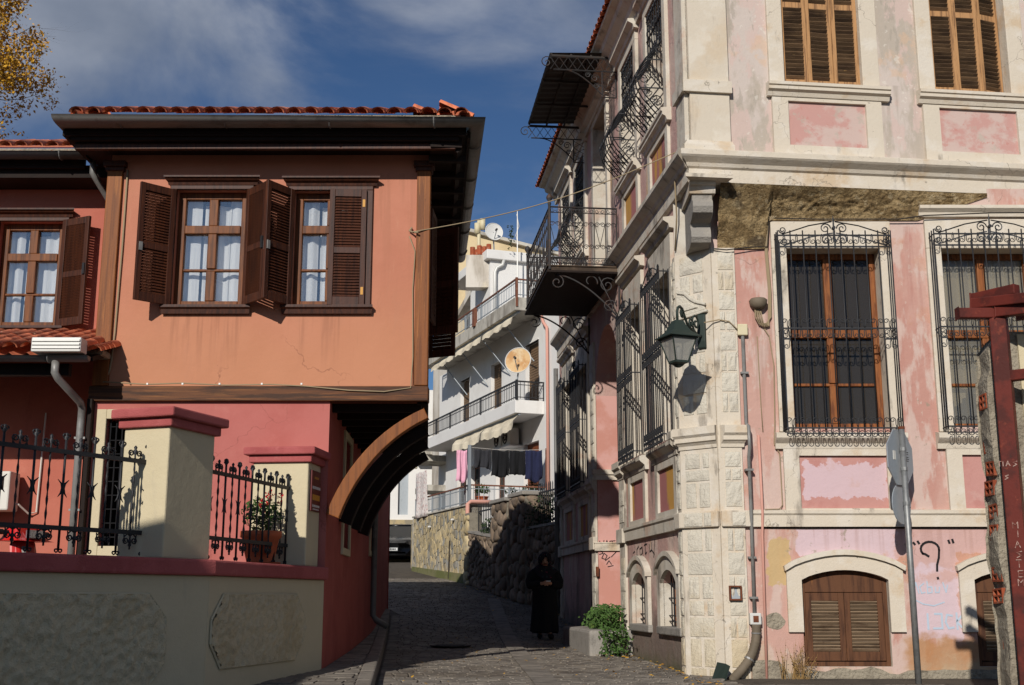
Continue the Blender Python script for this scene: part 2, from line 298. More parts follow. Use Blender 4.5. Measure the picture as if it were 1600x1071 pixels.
mat('white_metal', c3(206, 204, 198), .5, [('n', c3(186, 184, 178), 4, .5, .7, .4)], metal=.2)
mat('plastic_cream', c3(206, 194, 160), .5, [('n', c3(186, 170, 130), 8, .5, .7, .5)])
mat('ac_white', c3(214, 210, 200), .5, [('n', c3(196, 190, 178), 5, .5, .7, .4)])
mat('dark_void', (.012, .011, .01, 1), .95)
mat('curtain', c3(232, 230, 224), .95, [('n', c3(200, 200, 200), 9, .45, .65, .5, (3, 3, .15))])
mat('curtain_old', c3(206, 196, 168), .95, [('n', c3(180, 168, 140), 5, .45, .65, .6, (2, 2, .4))])
mat('white_wall', c3(224, 221, 216), .9, [('n', c3(210, 206, 200), 1.2, .5, .7, .5), ('n', c3(190, 182, 172), 3, .6, .75, .4, (1, 1, .3))], [(20, .2, .01)])
mat('stained_wall', c3(208, 200, 188), .9, [('n', c3(150, 138, 122), .9, .44, .62, .8, (1, 1, .3)), ('n', c3(220, 208, 180), 1.6, .55, .7, .5), ('n', c3(110, 102, 92), 3, .6, .75, .6, (1, 1, .25))], [(20, .3, .01)])
mat('slab_concrete', c3(186, 180, 168), .9, [('n', c3(116, 108, 98), 2.2, .45, .66, .8, (1, 1, .3)), ('n', c3(150, 146, 136), 7, .5, .7, .5)], [(20, .3, .01)])
mat('beige_wall', c3(206, 186, 148), .9, [('n', c3(180, 160, 124), 1.2, .45, .66, .6)], [(20, .3, .01)])
mat('roller_shutter', c3(116, 92, 68), .7, [('n', c3(96, 76, 58), 3, .5, .7, .4)], [(30, .2, .01)])
mat('door_brown', c3(122, 68, 40), .6, [('n', c3(92, 48, 28), 4, .45, .65, .6, (4, 4, .5))])
mat('rust_rail', c3(116, 72, 54), .7, [('n', c3(150, 120, 100), 7, .5, .7, .6)])
mat('grey_rail', c3(150, 156, 160), .5, metal=.3)
mat('awning_cloth', c3(214, 202, 178), .95, [('n', c3(170, 158, 138), 2, .45, .65, .6, (1, 1, 2))], [(12, .3, .02)])
mat('dish_white', c3(214, 212, 206), .6)
mat('dish_rust', c3(206, 172, 126), .75, [('n', c3(176, 124, 72), 2.2, .42, .60, .7), ('n', c3(216, 196, 160), 3, .5, .64, .7)])
mat('flagstone', c3(184, 166, 128), .85, [('n', c3(132, 126, 114), 3, .45, .58, .7), ('n', c3(194, 168, 120), 5, .55, .66, .6)], [(30, .5, .012)], rnd=.24, obj=True)
mat('flagstone_grey', c3(146, 142, 132), .85, [('n', c3(176, 158, 122), 4, .5, .62, .7), ('n', c3(108, 108, 108), 3, .5, .62, .5)], [(30, .5, .012)], rnd=.24, obj=True)
mat('field_stone', c3(122, 106, 90), .9, [('n', c3(84, 74, 66), 5, .45, .65, .7), ('n', c3(150, 130, 106), 3, .55, .7, .5)], [(25, .6, .02)], rnd=.35, obj=True)
mat('mortar', c3(136, 128, 114), .95, [('n', c3(104, 98, 88), 4, .45, .62, .6)], [(30, .6, .02)])
mat('cobble', c3(122, 114, 104), .75, [('n', c3(88, 82, 76), 9, .45, .60, .6), ('n', c3(146, 134, 118), 14, .55, .66, .5)], [(45, .4, .006)], rnd=.2, obj=True)
mat('cobble_mass', c3(120, 112, 102), .75, [('n', c3(84, 78, 72), 5, .42, .60, .7), ('n', c3(146, 134, 118), 9, .52, .66, .6), ('n', c3(88, 78, 66), .8, .48, .60, .6), ('n', c3(70, 62, 54), 1.9, .58, .66, .6), ('n', c3(160, 148, 130), 3.1, .62, .68, .5)], [(45, .4, .006)])
mat('road_dirt', c3(84, 76, 66), .95, [('n', c3(60, 54, 48), 4, .45, .65, .6)], [(40, .5, .01), (6, .5, .03)])
mat('kerb_stone', c3(128, 120, 110), .85, [('n', c3(92, 86, 80), 5, .45, .65, .7)], [(40, .5, .01)], rnd=.12)
mat('ground_soil', c3(104, 94, 80), .95, [('n', c3(84, 78, 60), .6, .45, .65, .6)], [(8, .4, .03)])
mat('pole_galv', c3(140, 140, 138), .5, [('n', c3(110, 110, 110), 14, .45, .65, .5), ('n', c3(150, 150, 148), 5, .5, .7, .4)], metal=.55, spec=.5)
mat('sign_back', c3(164, 170, 174), .5, [('n', c3(146, 152, 156), 9, .5, .7, .5)], metal=.3)
mat('rust_box', c3(110, 60, 36), .8, [('n', c3(70, 40, 28), 12, .45, .65, .7)])
mat('hose', c3(112, 100, 84), .7, [('n', c3(90, 80, 66), 6, .45, .65, .5)])
mat('lamp_green', c3(44, 54, 48), .6, spec=.3)
mat('steel_red', c3(98, 36, 26), .7, [('n', c3(66, 26, 20), 4, .45, .60, .8), ('n', c3(134, 62, 42), 9, .6, .68, .6), ('n', c3(56, 38, 32), 15, .64, .70, .6)], [(40, .3, .006)])
mat('hollow_brick', c3(160, 80, 50), .85, [('n', c3(130, 62, 40), 9, .45, .6, .6), ('n', c3(170, 130, 104), 14, .56, .64, .7)], [(40, .6, .008)], rnd=.2)
mat('rough_mortar', c3(158, 148, 130), .95, [('n', c3(120, 110, 96), 6, .45, .65, .7)], [(26, 1, .04)])
mat('black_cloth', c3(22, 22, 24), .95, [('n', c3(32, 32, 36), 4, .45, .65, .6, (3, 3, .3))], [(14, .3, .02)])
mat('scarf_cloth', c3(26, 24, 30), .9, [('n', c3(120, 40, 60), 16, .60, .66, .8), ('n', c3(60, 110, 110), 13, .62, .68, .7), ('n', c3(170, 150, 90), 21, .64, .7, .7)])
mat('skin', c3(190, 140, 112), .6)
mat('paper_white', c3(230, 230, 228), .8)
mat('navy_cloth', c3(34, 38, 66), .95, [('n', c3(24, 26, 48), 5, .45, .65, .6, (2, 2, .3))], [(9, .5, .03)])
mat('charcoal_cloth', c3(50, 50, 54), .95, [('n', c3(36, 36, 40), 5, .45, .65, .6, (2, 2, .3))], [(9, .5, .03)])
mat('pink_cloth', c3(226, 168, 188), .95, [('n', c3(206, 146, 168), 5, .45, .65, .5, (2, 2, .3))], [(9, .4, .03)])
mat('pattern_cloth', c3(216, 206, 200), .95, [('n', c3(170, 130, 126), 14, .52, .6, .7), ('n', c3(150, 160, 160), 18, .55, .62, .6)], [(9, .4, .03)])
mat('car_paint', c3(20, 21, 24), .25, spec=.6)
mat('car_glass', c3(16, 18, 20), .12, spec=.3)
mat('car_chrome', c3(170, 172, 176), .25, metal=.8)
mat('plate_white', c3(222, 222, 218), .6)
mat('blue_paint', c3(44, 70, 140), .6)
mat('tyre', c3(24, 24, 24), .9)
mat('paint_black', c3(28, 26, 28), .8)
mat('paint_pale', c3(176, 190, 204), .85)
mat('paint_white', c3(168, 140, 128), .85, [('n', c3(104, 50, 40), 26, .46, .56, .85)])
mat('plaque_maroon', c3(92, 34, 32), .5)
mat('plaque_gold', c3(196, 140, 50), .5)
mat('terracotta', c3(186, 96, 60), .85, [('n', c3(160, 78, 48), 6, .45, .65, .5)])
mat('leaf_green', c3(70, 98, 42), .7, [('n', c3(44, 66, 28), 9, .4, .6, .7), ('n', c3(110, 128, 60), 5, .58, .7, .5)])
mat('leaf_dark', c3(48, 66, 34), .75, [('n', c3(30, 44, 22), 9, .4, .6, .7)])
mat('leaf_yellow', c3(206, 158, 48), .75, [('n', c3(170, 116, 34), 2.5, .42, .62, .8), ('n', c3(150, 140, 52), 1.6, .58, .7, .7)])
mat('petal_red', c3(190, 30, 44), .7)
mat('bark', c3(84, 70, 58), .9, [('n', c3(56, 46, 38), 6, .45, .65, .6, (3, 3, .5))], [(30, .6, .02)])
mat('dry_grass', c3(150, 120, 74), .9, [('n', c3(110, 80, 48), 9, .45, .65, .6)])
mat('scooter_red', c3(196, 30, 24), .3, spec=.6)
mat('scooter_black', c3(24, 24, 25), .6)
mat('cable', c3(150, 132, 104), .8)
mat('cable_white', c3(206, 200, 190), .7)
mat('cable_dark', c3(50, 44, 40), .8)
mat('canopy_tin', c3(52, 46, 42), .7, [('n', c3(36, 32, 30), 3, .45, .65, .6), ('n', c3(84, 60, 44), 5, .6, .72, .5)], [(14, .3, .01)], metal=.2)
mat('flaky_slab', c3(96, 80, 66), .95, [('n', c3(50, 42, 36), 2, .42, .62, .8), ('n', c3(140, 110, 80), 4, .6, .72, .5)], [(14, .5, .02)])
mat('pink_pipe', c3(204, 150, 134), .7)
mat('moss_base', c3(116, 112, 78), .95, [('n', c3(90, 96, 48), 2.5, .42, .6, .7)], [(20, .4, .02)])
mat('far_wall', c3(196, 190, 178), .9, [('n', c3(170, 162, 150), 1, .45, .65, .5)])
def glassmat(name, tint, refl, fres=.5, dust=0.0, dcol=(.5, .5, .5, 1)):
    m = bpy.data.materials.new(name); m.use_nodes = True; MATS[name] = m; t = m.node_tree; t.nodes.clear()
    tr = N(t, 'ShaderNodeBsdfTransparent', {0: tint}).outputs[0]; gl = N(t, 'ShaderNodeBsdfGlossy', {0: (1, 1, 1, 1), 1: .02}).outputs[0]
    if dust: tr = N(t, 'ShaderNodeMixShader', {0: dust, 1: tr, 2: N(t, 'ShaderNodeBsdfDiffuse', {0: dcol}).outputs[0]}).outputs[0]
    fr = N(t, 'ShaderNodeLayerWeight', {0: .35}).outputs[0]
    f = mth(t, 'ADD', refl, mth(t, 'MULTIPLY', fr, fres), True)
    N(t, 'ShaderNodeOutputMaterial', {0: N(t, 'ShaderNodeMixShader', {0: f, 1: tr, 2: gl}).outputs[0]})
glassmat('window_glass', (.95, .96, .97, 1), .13)
glassmat('dusty_glass', (.5, .46, .42, 1), .02, .08, .42, (.075, .066, .058, 1))
glassmat('grimy_glass', (.8, .78, .74, 1), .03, .12, .25, (.4, .38, .33, 1))
glassmat('lamp_glass', (.80, .80, .76, 1), .04, .2, .55, (.42, .41, .38, 1))

# ------------------------------------------------------------------ ground, street
mb = MB(); ys = [-12 + i * 1.5 for i in range(69)]
xs_ = [-40, -25, -12, -8, -5, -3, -1, 1, 3, 6, 10, 20, 40]
for i in range(len(ys) - 1):
    for j in range(len(xs_) - 1):
        mb.quad(*[(xs_[b], ys[a], g(ys[a])) for a, b in ((i, j), (i, j + 1), (i + 1, j + 1), (i + 1, j))])
street = mb.done('street', 'road_dirt', kind='structure', smooth=True)
MB().quad((-1500, -1500, -3), (1500, -1500, -3), (1500, 1500, -3), (-1500, 1500, -3)).done('ground', 'ground_soil', kind='structure')
def kerbx(y): return -1.29 - .0866 * (y - 11.3)
def rightx(y): return 2.085 - .107 * (y - 14) if y < 24.4 else .97 - .33 * (y - 24.4)
# setts in rows across the lane: the nearest 300 one by one, the rest as one mass
def sett(mbx, x, y, w, l, ang=0):
    z = g(y + l / 2); dz = (g(y + l) - g(y)) / l; q = .012
    e = [random.uniform(-.006, .006) for _ in range(5)]
    base = [(x + q, y + q), (x + w - q, y + q), (x + w - q, y + l - q), (x + q, y + l - q)]
    lowr = [(px, py, z + dz * (py - y - l / 2) - .02) for px, py in [(x + .004, y + .004), (x + w - .004, y + .004), (x + w - .004, y + l - .004), (x + .004, y + l - .004)]]
    top = [(px, py, z + dz * (py - y - l / 2) + .016 + e[i] * .5) for i, (px, py) in enumerate(base)]
    mbx.add(lowr + top, [(4, 5, 6, 7), (0, 1, 5, 4), (1, 2, 6, 5), (2, 3, 7, 6), (3, 0, 4, 7)])
allsetts = []
y = 9.0
while y < 33:
    l = .125 + random.uniform(-.012, .012)
    x = kerbx(y) + .02 if y < 24.5 else rightx(y) - 3.2
    xe = rightx(y) + .1 if y > 13 else 4.5
    ch = -.22 - .10 * (y - 16)    # long slabs of the drain channel
    while x < xe:
        w = random.uniform(.15, .27)
        allsetts.append((x, y, w, l))
        x += w
    y += l
vis = [s for s in allsetts if s[1] > 11.4 and -.14 * s[1] < s[0] < .135 * s[1]]
rest = MB()
mb = None
near = set(id(s) for s in sorted(vis, key=lambda s: s[1])[:300])
for s in allsetts:
    if id(s) in near: sett(mb := MB(), *s); mb.done('cobblestone', 'cobble', street)
    else: sett(rest, *s)
rest.done('cobblestones', 'cobble_mass', street, kind='stuff')
# drain channel of long slabs laid over the setts
yy = 12.2
while yy < 27:
    l = random.uniform(.45, .7); xx = .02 - .055 * (yy - 17) + .0 * yy
    mb = MB(); z0, z1 = g(yy) + .034, g(yy + l - .02) + .034
    w = .26; dx = -.055 * l
    mb.add([(xx, yy, z0 - .03), (xx + w, yy, z0 - .03), (xx + w + dx, yy + l - .02, z1 - .03), (xx + dx, yy + l - .02, z1 - .03), (xx, yy, z0), (xx + w, yy, z0), (xx + w + dx, yy + l - .02, z1), (xx + dx, yy + l - .02, z1)],
           [(4, 5, 6, 7), (0, 1, 5, 4), (1, 2, 6, 5), (2, 3, 7, 6), (3, 0, 4, 7)])
    mb.done('channel_slab', 'kerb_stone', street); yy += l
mb = MB(); mb.lathe([(.32, g(19.2) + .03), (.32, g(19.2) + .045), (.26, g(19.2) + .045), (.26, g(19.2) + .04), (.0, g(19.2) + .04)], 20, (-.95, 19.2, 0), ax=2)
for k in range(-4, 5): mb.box(-.95 - .22, -.95 + .22, 19.2 + k * .05 - .012, 19.2 + k * .05 + .012, g(19.2) + .04, g(19.2) + .055)
mh = mb.done('manhole_cover', 'old_iron'); tag(mh, 'round cast iron manhole cover set in the shaded cobbles', 'manhole cover')
# left pavement and kerb
def wallx(y):
    if y < 10.83: return -2.68 - .577 * (10.83 - y)
    if y < 13.5: return -2.68 + .61 * (y - 10.83) / 2.67
    return -2.07 - .04 * (y - 13.5)
mb = MB(); yy = [6 + i * .5 for i in range(38)]
for a, b in zip(yy, yy[1:]):
    mb.quad((wallx(a) - .2, a, g(a) + .13), (kerbx(a) - .16, a, g(a) + .13), (kerbx(b) - .16, b, g(b) + .13), (wallx(b) - .2, b, g(b) + .13))
pav = mb.done('pavement', 'cobble_mass', kind='structure')
y = 8.0
while y < 24.3:      # paving slabs
    x0 = wallx(y) + .01; x1 = kerbx(y) - .165; x = x0
    l = random.uniform(.2, .3)
    while x < x1 - .06:
        w = min(random.uniform(.22, .4), x1 - x)
        z = g(y + l / 2) + .14; dz = (g(y + l) - g(y)) / l
        mb = MB(); q = .01
        tp = [(x + q, y + q), (x + w - q, y + q), (x + w - q, y + l - q), (x + q, y + l - q)]
        P8 = [(px, py, z + dz * (py - y - l / 2) - .03) for px, py in tp] + [(px, py, z + dz * (py - y - l / 2) + random.uniform(-.004, .008)) for px, py in tp]
        mb.add(P8, [(4, 5, 6, 7), (0, 1, 5, 4), (1, 2, 6, 5), (2, 3, 7, 6), (3, 0, 4, 7)])
        if y > 10.5: mb.done('paving_stone', 'cobble', pav)
        x += w
    y += l
kb = MB().quad((kerbx(8) - .15, 8, g(8) - .2), (kerbx(8) - .02, 8, g(8) - .2), (kerbx(24.4) - .02, 24.4, g(24.4) - .2), (kerbx(24.4) - .15, 24.4, g(24.4) - .2)).done('kerb', 'kerb_stone', kind='structure')
y = 8.0
while y < 24.3:
    l = min(random.uniform(.75, 1.05), 24.4 - y)
    xa, xb = kerbx(y), kerbx(y + l - .015); za, zb = g(y) + .15, g(y + l) + .15
    mb = MB().add([(xa - .16, y, za - .4), (xa, y, za - .4), (xb, y + l - .015, zb - .4), (xb - .16, y + l - .015, zb - .4), (xa - .16, y, za), (xa, y, za), (xb, y + l - .015, zb), (xb - .16, y + l - .015, zb)],
                  [(4, 5, 6, 7), (0, 1, 5, 4), (1, 2, 6, 5), (2, 3, 7, 6), (3, 0, 4, 7)])
    mb.done('kerbstone', 'kerb_stone', kb, bevel=.02); y += l
mb = MB(); mb.add([(-14, 4, -.4), (-6.9, 4, -.4), (-2.9, 11, -.4), (-2.3, 13.4, -.4), (-2.3, 15, -.4), (-14, 15, -.4)], [(0, 1, 2, 3, 4, 5)])
mb.done('yard', 'ground_soil', kind='structure')
# ------------------------------------------------------------------ builders for window parts
def room(F, house, a0, a1, h0, h1, o, d=.7, m='dark_void'):
    mb = MB(F); 
    mb.quad((a0, h0, o - d), (a1, h0, o - d), (a1, h1, o - d), (a0, h1, o - d))
    for p, q in (((a0, h0), (a1, h0)), ((a1, h0), (a1, h1)), ((a1, h1), (a0, h1)), ((a0, h1), (a0, h0))):
        mb.quad((*p, o), (*q, o), (*q, o - d), (*p, o - d))
    mb.done('room_interior', m, house)
def casement(F, house, a0, a1, h0, h1, o, rows, cols, wood, glass='window_glass', fw=.06, name='window', label=None):
    """rows: list of (h, thickness) bars, cols: list of (a, thickness) mullions"""
    mb = MB(F); d = .07
    mb.box(a0, a0 + fw, h0, h1, o - d, o); mb.box(a1 - fw, a1, h0, h1, o - d, o)
    mb.box(a0 + fw, a1 - fw, h0, h0 + fw, o - d, o); mb.box(a0 + fw, a1 - fw, h1 - fw, h1, o - d, o)
    for h, t in rows: mb.box(a0 + fw, a1 - fw, h - t / 2, h + t / 2, o - d + .01, o + (.015 if t > .07 else -.012))
    es = [a0 + fw] + [x for a, t in cols for x in (a - t / 2, a + t / 2)] + [a1 - fw]
    hs = [h0 + fw] + [x for h, t in sorted(rows) for x in (h - t / 2, h + t / 2)] + [h1 - fw]
    for a, t in cols:
        for i in range(0, len(hs), 2): mb.box(a - t / 2, a + t / 2, hs[i], hs[i + 1], o - d + .01, o + .008)
    w = mb.done(name, wood, house, bevel=.008, label=label)
    for i in range(0, len(es), 2):
        for j in range(0, len(hs), 2):
            MB(F).box(es[i] - .003, es[i + 1] + .003, hs[j] - .003, hs[j + 1] + .003, o - .048, o - .042).done('pane', glass, w)
    return w
def curtain(F, house, a0, a1, h0, h1, o, m='curtain', amp=.025, n=40):
    mb = MB(F); ph = random.uniform(0, 6)
    for i in range(n):
        x0 = a0 + (a1 - a0) * i / n; x1 = a0 + (a1 - a0) * (i + 1) / n
        f = lambda x: o + amp * math.sin(x * 38 + ph) * (.6 + .4 * math.sin(x * 11))
        mb.quad((x0, h0, f(x0)), (x1, h0, f(x1)), (x1, h1, f(x1)), (x0, h1, f(x0)))
    return mb.done('curtain', m, house, smooth=True)
def leafM(F, a, h, o, ang, sg):
    u = F.col[0].xyz; n = F.col[2].xyz; d = (u * math.cos(R(ang)) * sg + n * math.sin(R(ang))); d.z = 0
    p = F @ Vector((a, h, o)); z = Vector((0, 0, 1)); e = d.cross(z)
    return Matrix(((d.x, 0, e.x, p.x), (d.y, 0, e.y, p.y), (d.z, 1, e.z, p.z), (0, 0, 0, 1)))
_sl = {}
def shutter(F, house, a, h0, h1, w, ang, sg, o, wood, slatm, pitch=.045, st=.055, rails=(0, .6), one_by_one=False, tilt=38, t=.036, top=None, label=None):
    H = h1 - h0; M = leafM(F, a, h0, o, ang, sg); mb = MB(M)
    mb.box(0, st, 0, H, -t / 2, t / 2); mb.box(w - st, w, 0, H, -t / 2, t / 2)
    rs = [(0, .10)] + [(r, .075) for r in rails if 0 < r < H - .1] + [(H - .09, .09)]
    for r, k in rs: mb.box(st, w - st, r, r + k, -t / 2 + .003, t / 2 - .003)
    s = mb.done('shutter', wood, house, bevel=.004, label=label)
    key = (round(w, 3), round(st, 3), slatm, round(tilt), round(pitch, 3))
    dx = .46 * pitch; c_, s_ = math.cos(R(tilt)), math.sin(R(tilt)); L = (w - 2 * st) / 2 - .001
    def slat(mbx, cx, cy, wob=0):
        A = [(-dx * 1.25, -.0035), (dx * 1.25, -.0035), (dx * 1.25, .0035), (-dx * 1.25, .0035)]
        pts = [(p * s_ - q * c_, p * c_ + q * s_) for p, q in A]     # (h, o)
        vs = [(cx - L, cy + h, oo) for h, oo in pts] + [(cx + L, cy + h + wob, oo) for h, oo in pts]
        mbx.add(vs, [(0, 1, 2, 3), (7, 6, 5, 4), (0, 4, 5, 1), (1, 5, 6, 2), (2, 6, 7, 3), (3, 7, 4, 0)])
    if one_by_one and key not in _sl:
        b = MB(); slat(b, 0, 0); _sl[key] = shared(b, 'slat', slatm)
    lv = MB(M)
    for (r0, k0), (r1, k1) in zip(rs, rs[1:]):
        n = int((r1 - r0 - k0) / pitch)
        for i in range(n):
            hh = r0 + k0 + (i + .5) * (r1 - r0 - k0) / n
            if one_by_one: inst(_sl[key], 'slat', s, M @ T(w / 2, hh, 0) @ Matrix.Rotation(random.uniform(-.012, .012) * (3 if one_by_one == 2 else 1), 4, 'Z'))
            else: slat(lv, w / 2, hh)
    if lv.v: lv.done('louvre_slats', slatm, s, kind='stuff')
    return s
def cscroll(mb, a, h, r, up, o, tr=.006):
    """a pair of curls springing from a bar at (a, h)"""
    for sg in (-1, 1):
        pts = [(a, h - up * r * 2.2)] + [(a + sg * r * .25, h - up * r * 1.2)] + [(x, y) for x, y in spiral(a + sg * r * 1.05, h, r * .82, r * .25, 180 if sg > 0 else 0, -sg * up * 1.15, 11)]
        mb.tube([(x, y, o) for x, y in pts], tr, 4)
_scr = {}
def scrollmesh(r, up, m, tr):
    k = (round(r, 3), up, m, tr)
    if k not in _scr:
        b = MB(); cscroll(b, 0, 0, r, up, 0, tr); _scr[k] = shared(b, 'scroll', m, True)
    return _scr[k]
def window_grille(F, house, a0, a1, h0, hm, h1, o, n, crest=True, separate=True, m='iron', rb=.0085):
    """flat cage grille standing off the wall: bars, rails with rows of small scrolls and a scrolled crest"""
    mb = MB(F); br = .011
    mb.tube([(a0, h1, .0), (a0, h1, o), (a1, h1, o), (a1, h1, .0)], br, 4)
    gr = mb.done('window_grille', m, house)
    for h in (h0, hm): MB(F).tube([(a0, h, .0), (a0, h, o), (a1, h, o), (a1, h, .0)], br, 4).done('rail', m, gr)
    bars = MB(F); bl = h1 - h0 + .06
    bm = shared(MB().tube([(0, -.03, 0), (0, bl, 0)], rb, 5), 'bar', m, True) if separate else None
    for i in range(n + 1):
        a = a0 + (a1 - a0) * i / n
        if separate: inst(bm, 'bar', gr, F @ T(a, h0, o))
        else: bars.tube([(a, h0 - .03, o), (a, h1 + .03, o)], rb, 5)
    for sg, aa in ((0, a0), (1, a1)):
        for k in (1, 2):
            x = o * k / 3
            if separate: inst(bm, 'bar', gr, F @ T(aa, h0, x))
            else: bars.tube([(aa, h0 - .03, x), (aa, h1 + .03, x)], rb, 5)
    if bars.v: bars.done('bars', m, gr, kind='stuff')
    r = min(.042, (a1 - a0) / n * .27); sc = MB(F)
    for i in range(n):
        a = a0 + (a1 - a0) * (i + .5) / n
        for h, up in ((h1 - .075, -1), (hm + .085, 1), (hm - .085, -1), (h0 + .09, 1), (h0 - .075, -1)):
            if separate: inst(scrollmesh(r, up, m, .0055), 'scroll', gr, F @ T(a, h, o + .004))
            else: cscroll(sc, a, h, r, up, o, .006)
    if crest:
        c = (a0 + a1) / 2; cr = MB(F); hh = h1
        cr.tube([(c, hh, o), (c, hh + .20, o), (c, hh + .25, o)], [.012, .010, .002], 5)
        for sg in (-1, 1):
            cr.tube([(c + sg * .02, hh + .17, o), (c + sg * (a1 - a0) * .22, hh + .12, o), (c + sg * (a1 - a0) * .42, hh + .03, o), (c + sg * (a1 - a0) * .46, hh + .015, o)], .008, 4)
            for cx, cy, r0, st in ((c + sg * .10, hh + .085, .066, 180 if sg > 0 else 0), (c + sg * (a1 - a0) * .455, hh + .065, .045, 0 if sg > 0 else 180)):
                cr.tube([(x, y_, o) for x, y_ in spiral(cx, cy, r0, .014, st, -sg * 1.5, 18)], .008, 4)
        cr.tube([(c, hh + .09, o - .03), (c, hh + .09, o + .03)], .02, 6)
        cr.done('crest', m, gr)
    if sc.v: sc.done('scrollwork', m, gr, kind='stuff')
    return gr

# ================================================================== RIGHT HOUSE
rh = thing('neoclassical_house', 'tall faded pink house with stone corner blocks, window grilles and a lane balcony', 'house', (5, 18, -.9))
S = lambda s: -s
AR = 4.75
W1, W2, B1, B2 = (1.23, 2.36, 1.96, 4.13), (3.10, 4.25, 1.96, 4.13), (1.22, 2.21, -.76, .31), (3.19, 4.2, -.76, .31)
def arch_fill(mb, hole, spring, depth, o=0):
    a0, a1, hb, hc = hole; n = 10
    pts = [(a0 + (a1 - a0) * i / n, spring + (hc - spring) * math.sin(math.pi * (i / n)) ** .75) for i in range(n + 1)]
    for (x0, y0), (x1, y1) in zip(pts, pts[1:]):
        mb.quad((x0, y0, o), (x1, y1, o), (x1, hc, o), (x0, hc, o)); mb.quad((x0, y0, o), (x1, y1, o), (x1, y1, o - depth), (x0, y0, o - depth))
    return pts
for q in (W1, W2, B1, B2): MB(FA).reveals([q], .26).done('window_reveal', 'trim_plaster', rh)
mb = MB(FA); mb.wall(.33, AR, -1.2, 4.9, [W1, W2, B1, B2], 0); arch_fill(mb, B1, .2, .26); arch_fill(mb, B2, .2, .26)
mb.done('front_wall', 'lower_pink', rh, label='lower street wall in peeling pink paint with pale patches')
# jettied upper front
U1, U2 = (1.2, 2.2, 6.14, 8.0), (3.14, 4.14, 6.14, 8.0)
for q in (U1, U2): MB(FU).reveals([q], .26).done('window_reveal', 'trim_plaster', rh)
mb = MB(FU); mb.wall(0, AR, 4.84, 9.2, [U1, U2], 0)
mb.done('front_wall', 'upper_pink', rh, label='upper street wall in mottled grey pink plaster')
# alley side, with the arched porch recess
PR = (-6.2, -4.2, -1.2, 4.36)
SB = [(-1.74 + .2, -.41 - .22, -.35, .36), (-3.2, -2.4, -.35, .36)]
SB = [(-1.55, -.70, -.35, .34), (-3.28, -2.42, -.35, .34)]
SW = [(-1.62, -.66, 1.96, 4.05), (-3.36, -2.42, 1.96, 4.05), (-7.9, -6.9, 1.96, 4.05), (-9.6, -8.6, 1.96, 4.05)]
SU = [(-1.6, -.62, 6.16, 8.0), (-3.4, -2.44, 6.16, 8.0), (-5.9, -4.75, 5.06, 8.05), (-7.9, -6.9, 6.16, 8.0), (-9.6, -8.6, 6.16, 8.0)]
mb = MB(FB); mb.wall(-10.4, -.34, -1.3, 4.9, [PR] + SB + SW, 0)
for q in SB: arch_fill(mb, q, .18, .28)
n = 16; rad = 1.0; sp = 3.36
pts = [(-5.2 - rad * math.cos(math.pi * i / n), sp + rad * math.sin(math.pi * i / n)) for i in range(n + 1)]
for (x0, y0), (x1, y1) in zip(pts, pts[1:]):
    mb.quad((x0, y0, 0), (x1, y1, 0), (x1, 4.36, 0), (x0, 4.36, 0)); mb.quad((x0, y0, 0), (x1, y1, 0), (x1, y1, -1.2), (x0, y0, -1.2))
mb.done('side_wall', 'side_wall', rh, label='lane side wall in stained flaking plaster')
for q in SB + SW + SU: MB(FB).reveals([q], .28).done('window_reveal', 'side_trim', rh)
mb = MB(FB); mb.wall(-10.4, .405, 4.84, 8.95, SU, 0); mb.quad((.405, 4.84, 0), (.405, 9.2, 0), (.405, 9.2, -.3), (.405, 4.84, -.3))
mb.done('side_wall', 'side_wall', rh)
# far end, rear, top so that the block is closed
mb = MB(); pA = FB @ Vector((-10.4, 0, 0)); 
for z0, z1 in ((-1.2, 9.2),):
    mb.quad((pA.x, pA.y, z0), (6.9, 24.6, z0), (6.9, 24.6, z1), (pA.x, pA.y, z1)); mb.quad((6.9, 24.6, z0), (6.9, 14.0, z0), (6.9, 14.0, z1), (6.9, 24.6, z1))
mb.done('rear_wall', 'side_wall', rh)
# porch: far jamb, near jamb, back wall, door, steps
mb = MB(FB); mb.box(-6.45, -6.2, -1.2, 4.4, -1.2, -.004); mb.done('porch_jamb', 'jamb_pink', rh)
MB(FB).box(-4.2, -4.0, -1.2, 4.4, -1.2, -.3).done('porch_jamb', 'side_wall', rh)
MB(FB).quad((-6.2, -1.2, -1.2), (-4.2, -1.2, -1.2), (-4.2, 4.4, -1.2), (-6.2, 4.4, -1.2)).done('porch_back', 'side_wall', rh)
mb = MB(FB); mb.box(-5.9, -4.5, -.2, 3.0, -1.19, -1.12)
dr = mb.done('front_door', 'dark_wood', rh, bevel=.01)
for k in range(2):
    for j in range(3): MB(FB).box(-5.8 + k * .68, -5.28 + k * .68, -.05 + j * 1.0, .75 + j * 1.0, -1.12, -1.10).done('door_panel', 'dark_wood', dr, bevel=.01)
for h0, h1, p in ((1.93, 2.02, .05), (2.02, 2.1, .08), (.76, .88, .04), (.88, .9, .05)):
    MB(FB).box(-6.2, -6.2 + p, h0, h1, -1.19, .02 + p).done('porch_moulding', 'trim_plaster', rh)
for k in range(3): MB(FB).box(-6.18, -4.22, -1.0, -.42 + .12 * k, -1.15, -.28 - .28 * k).done('porch_step', 'grey_stone', rh, bevel=.01)
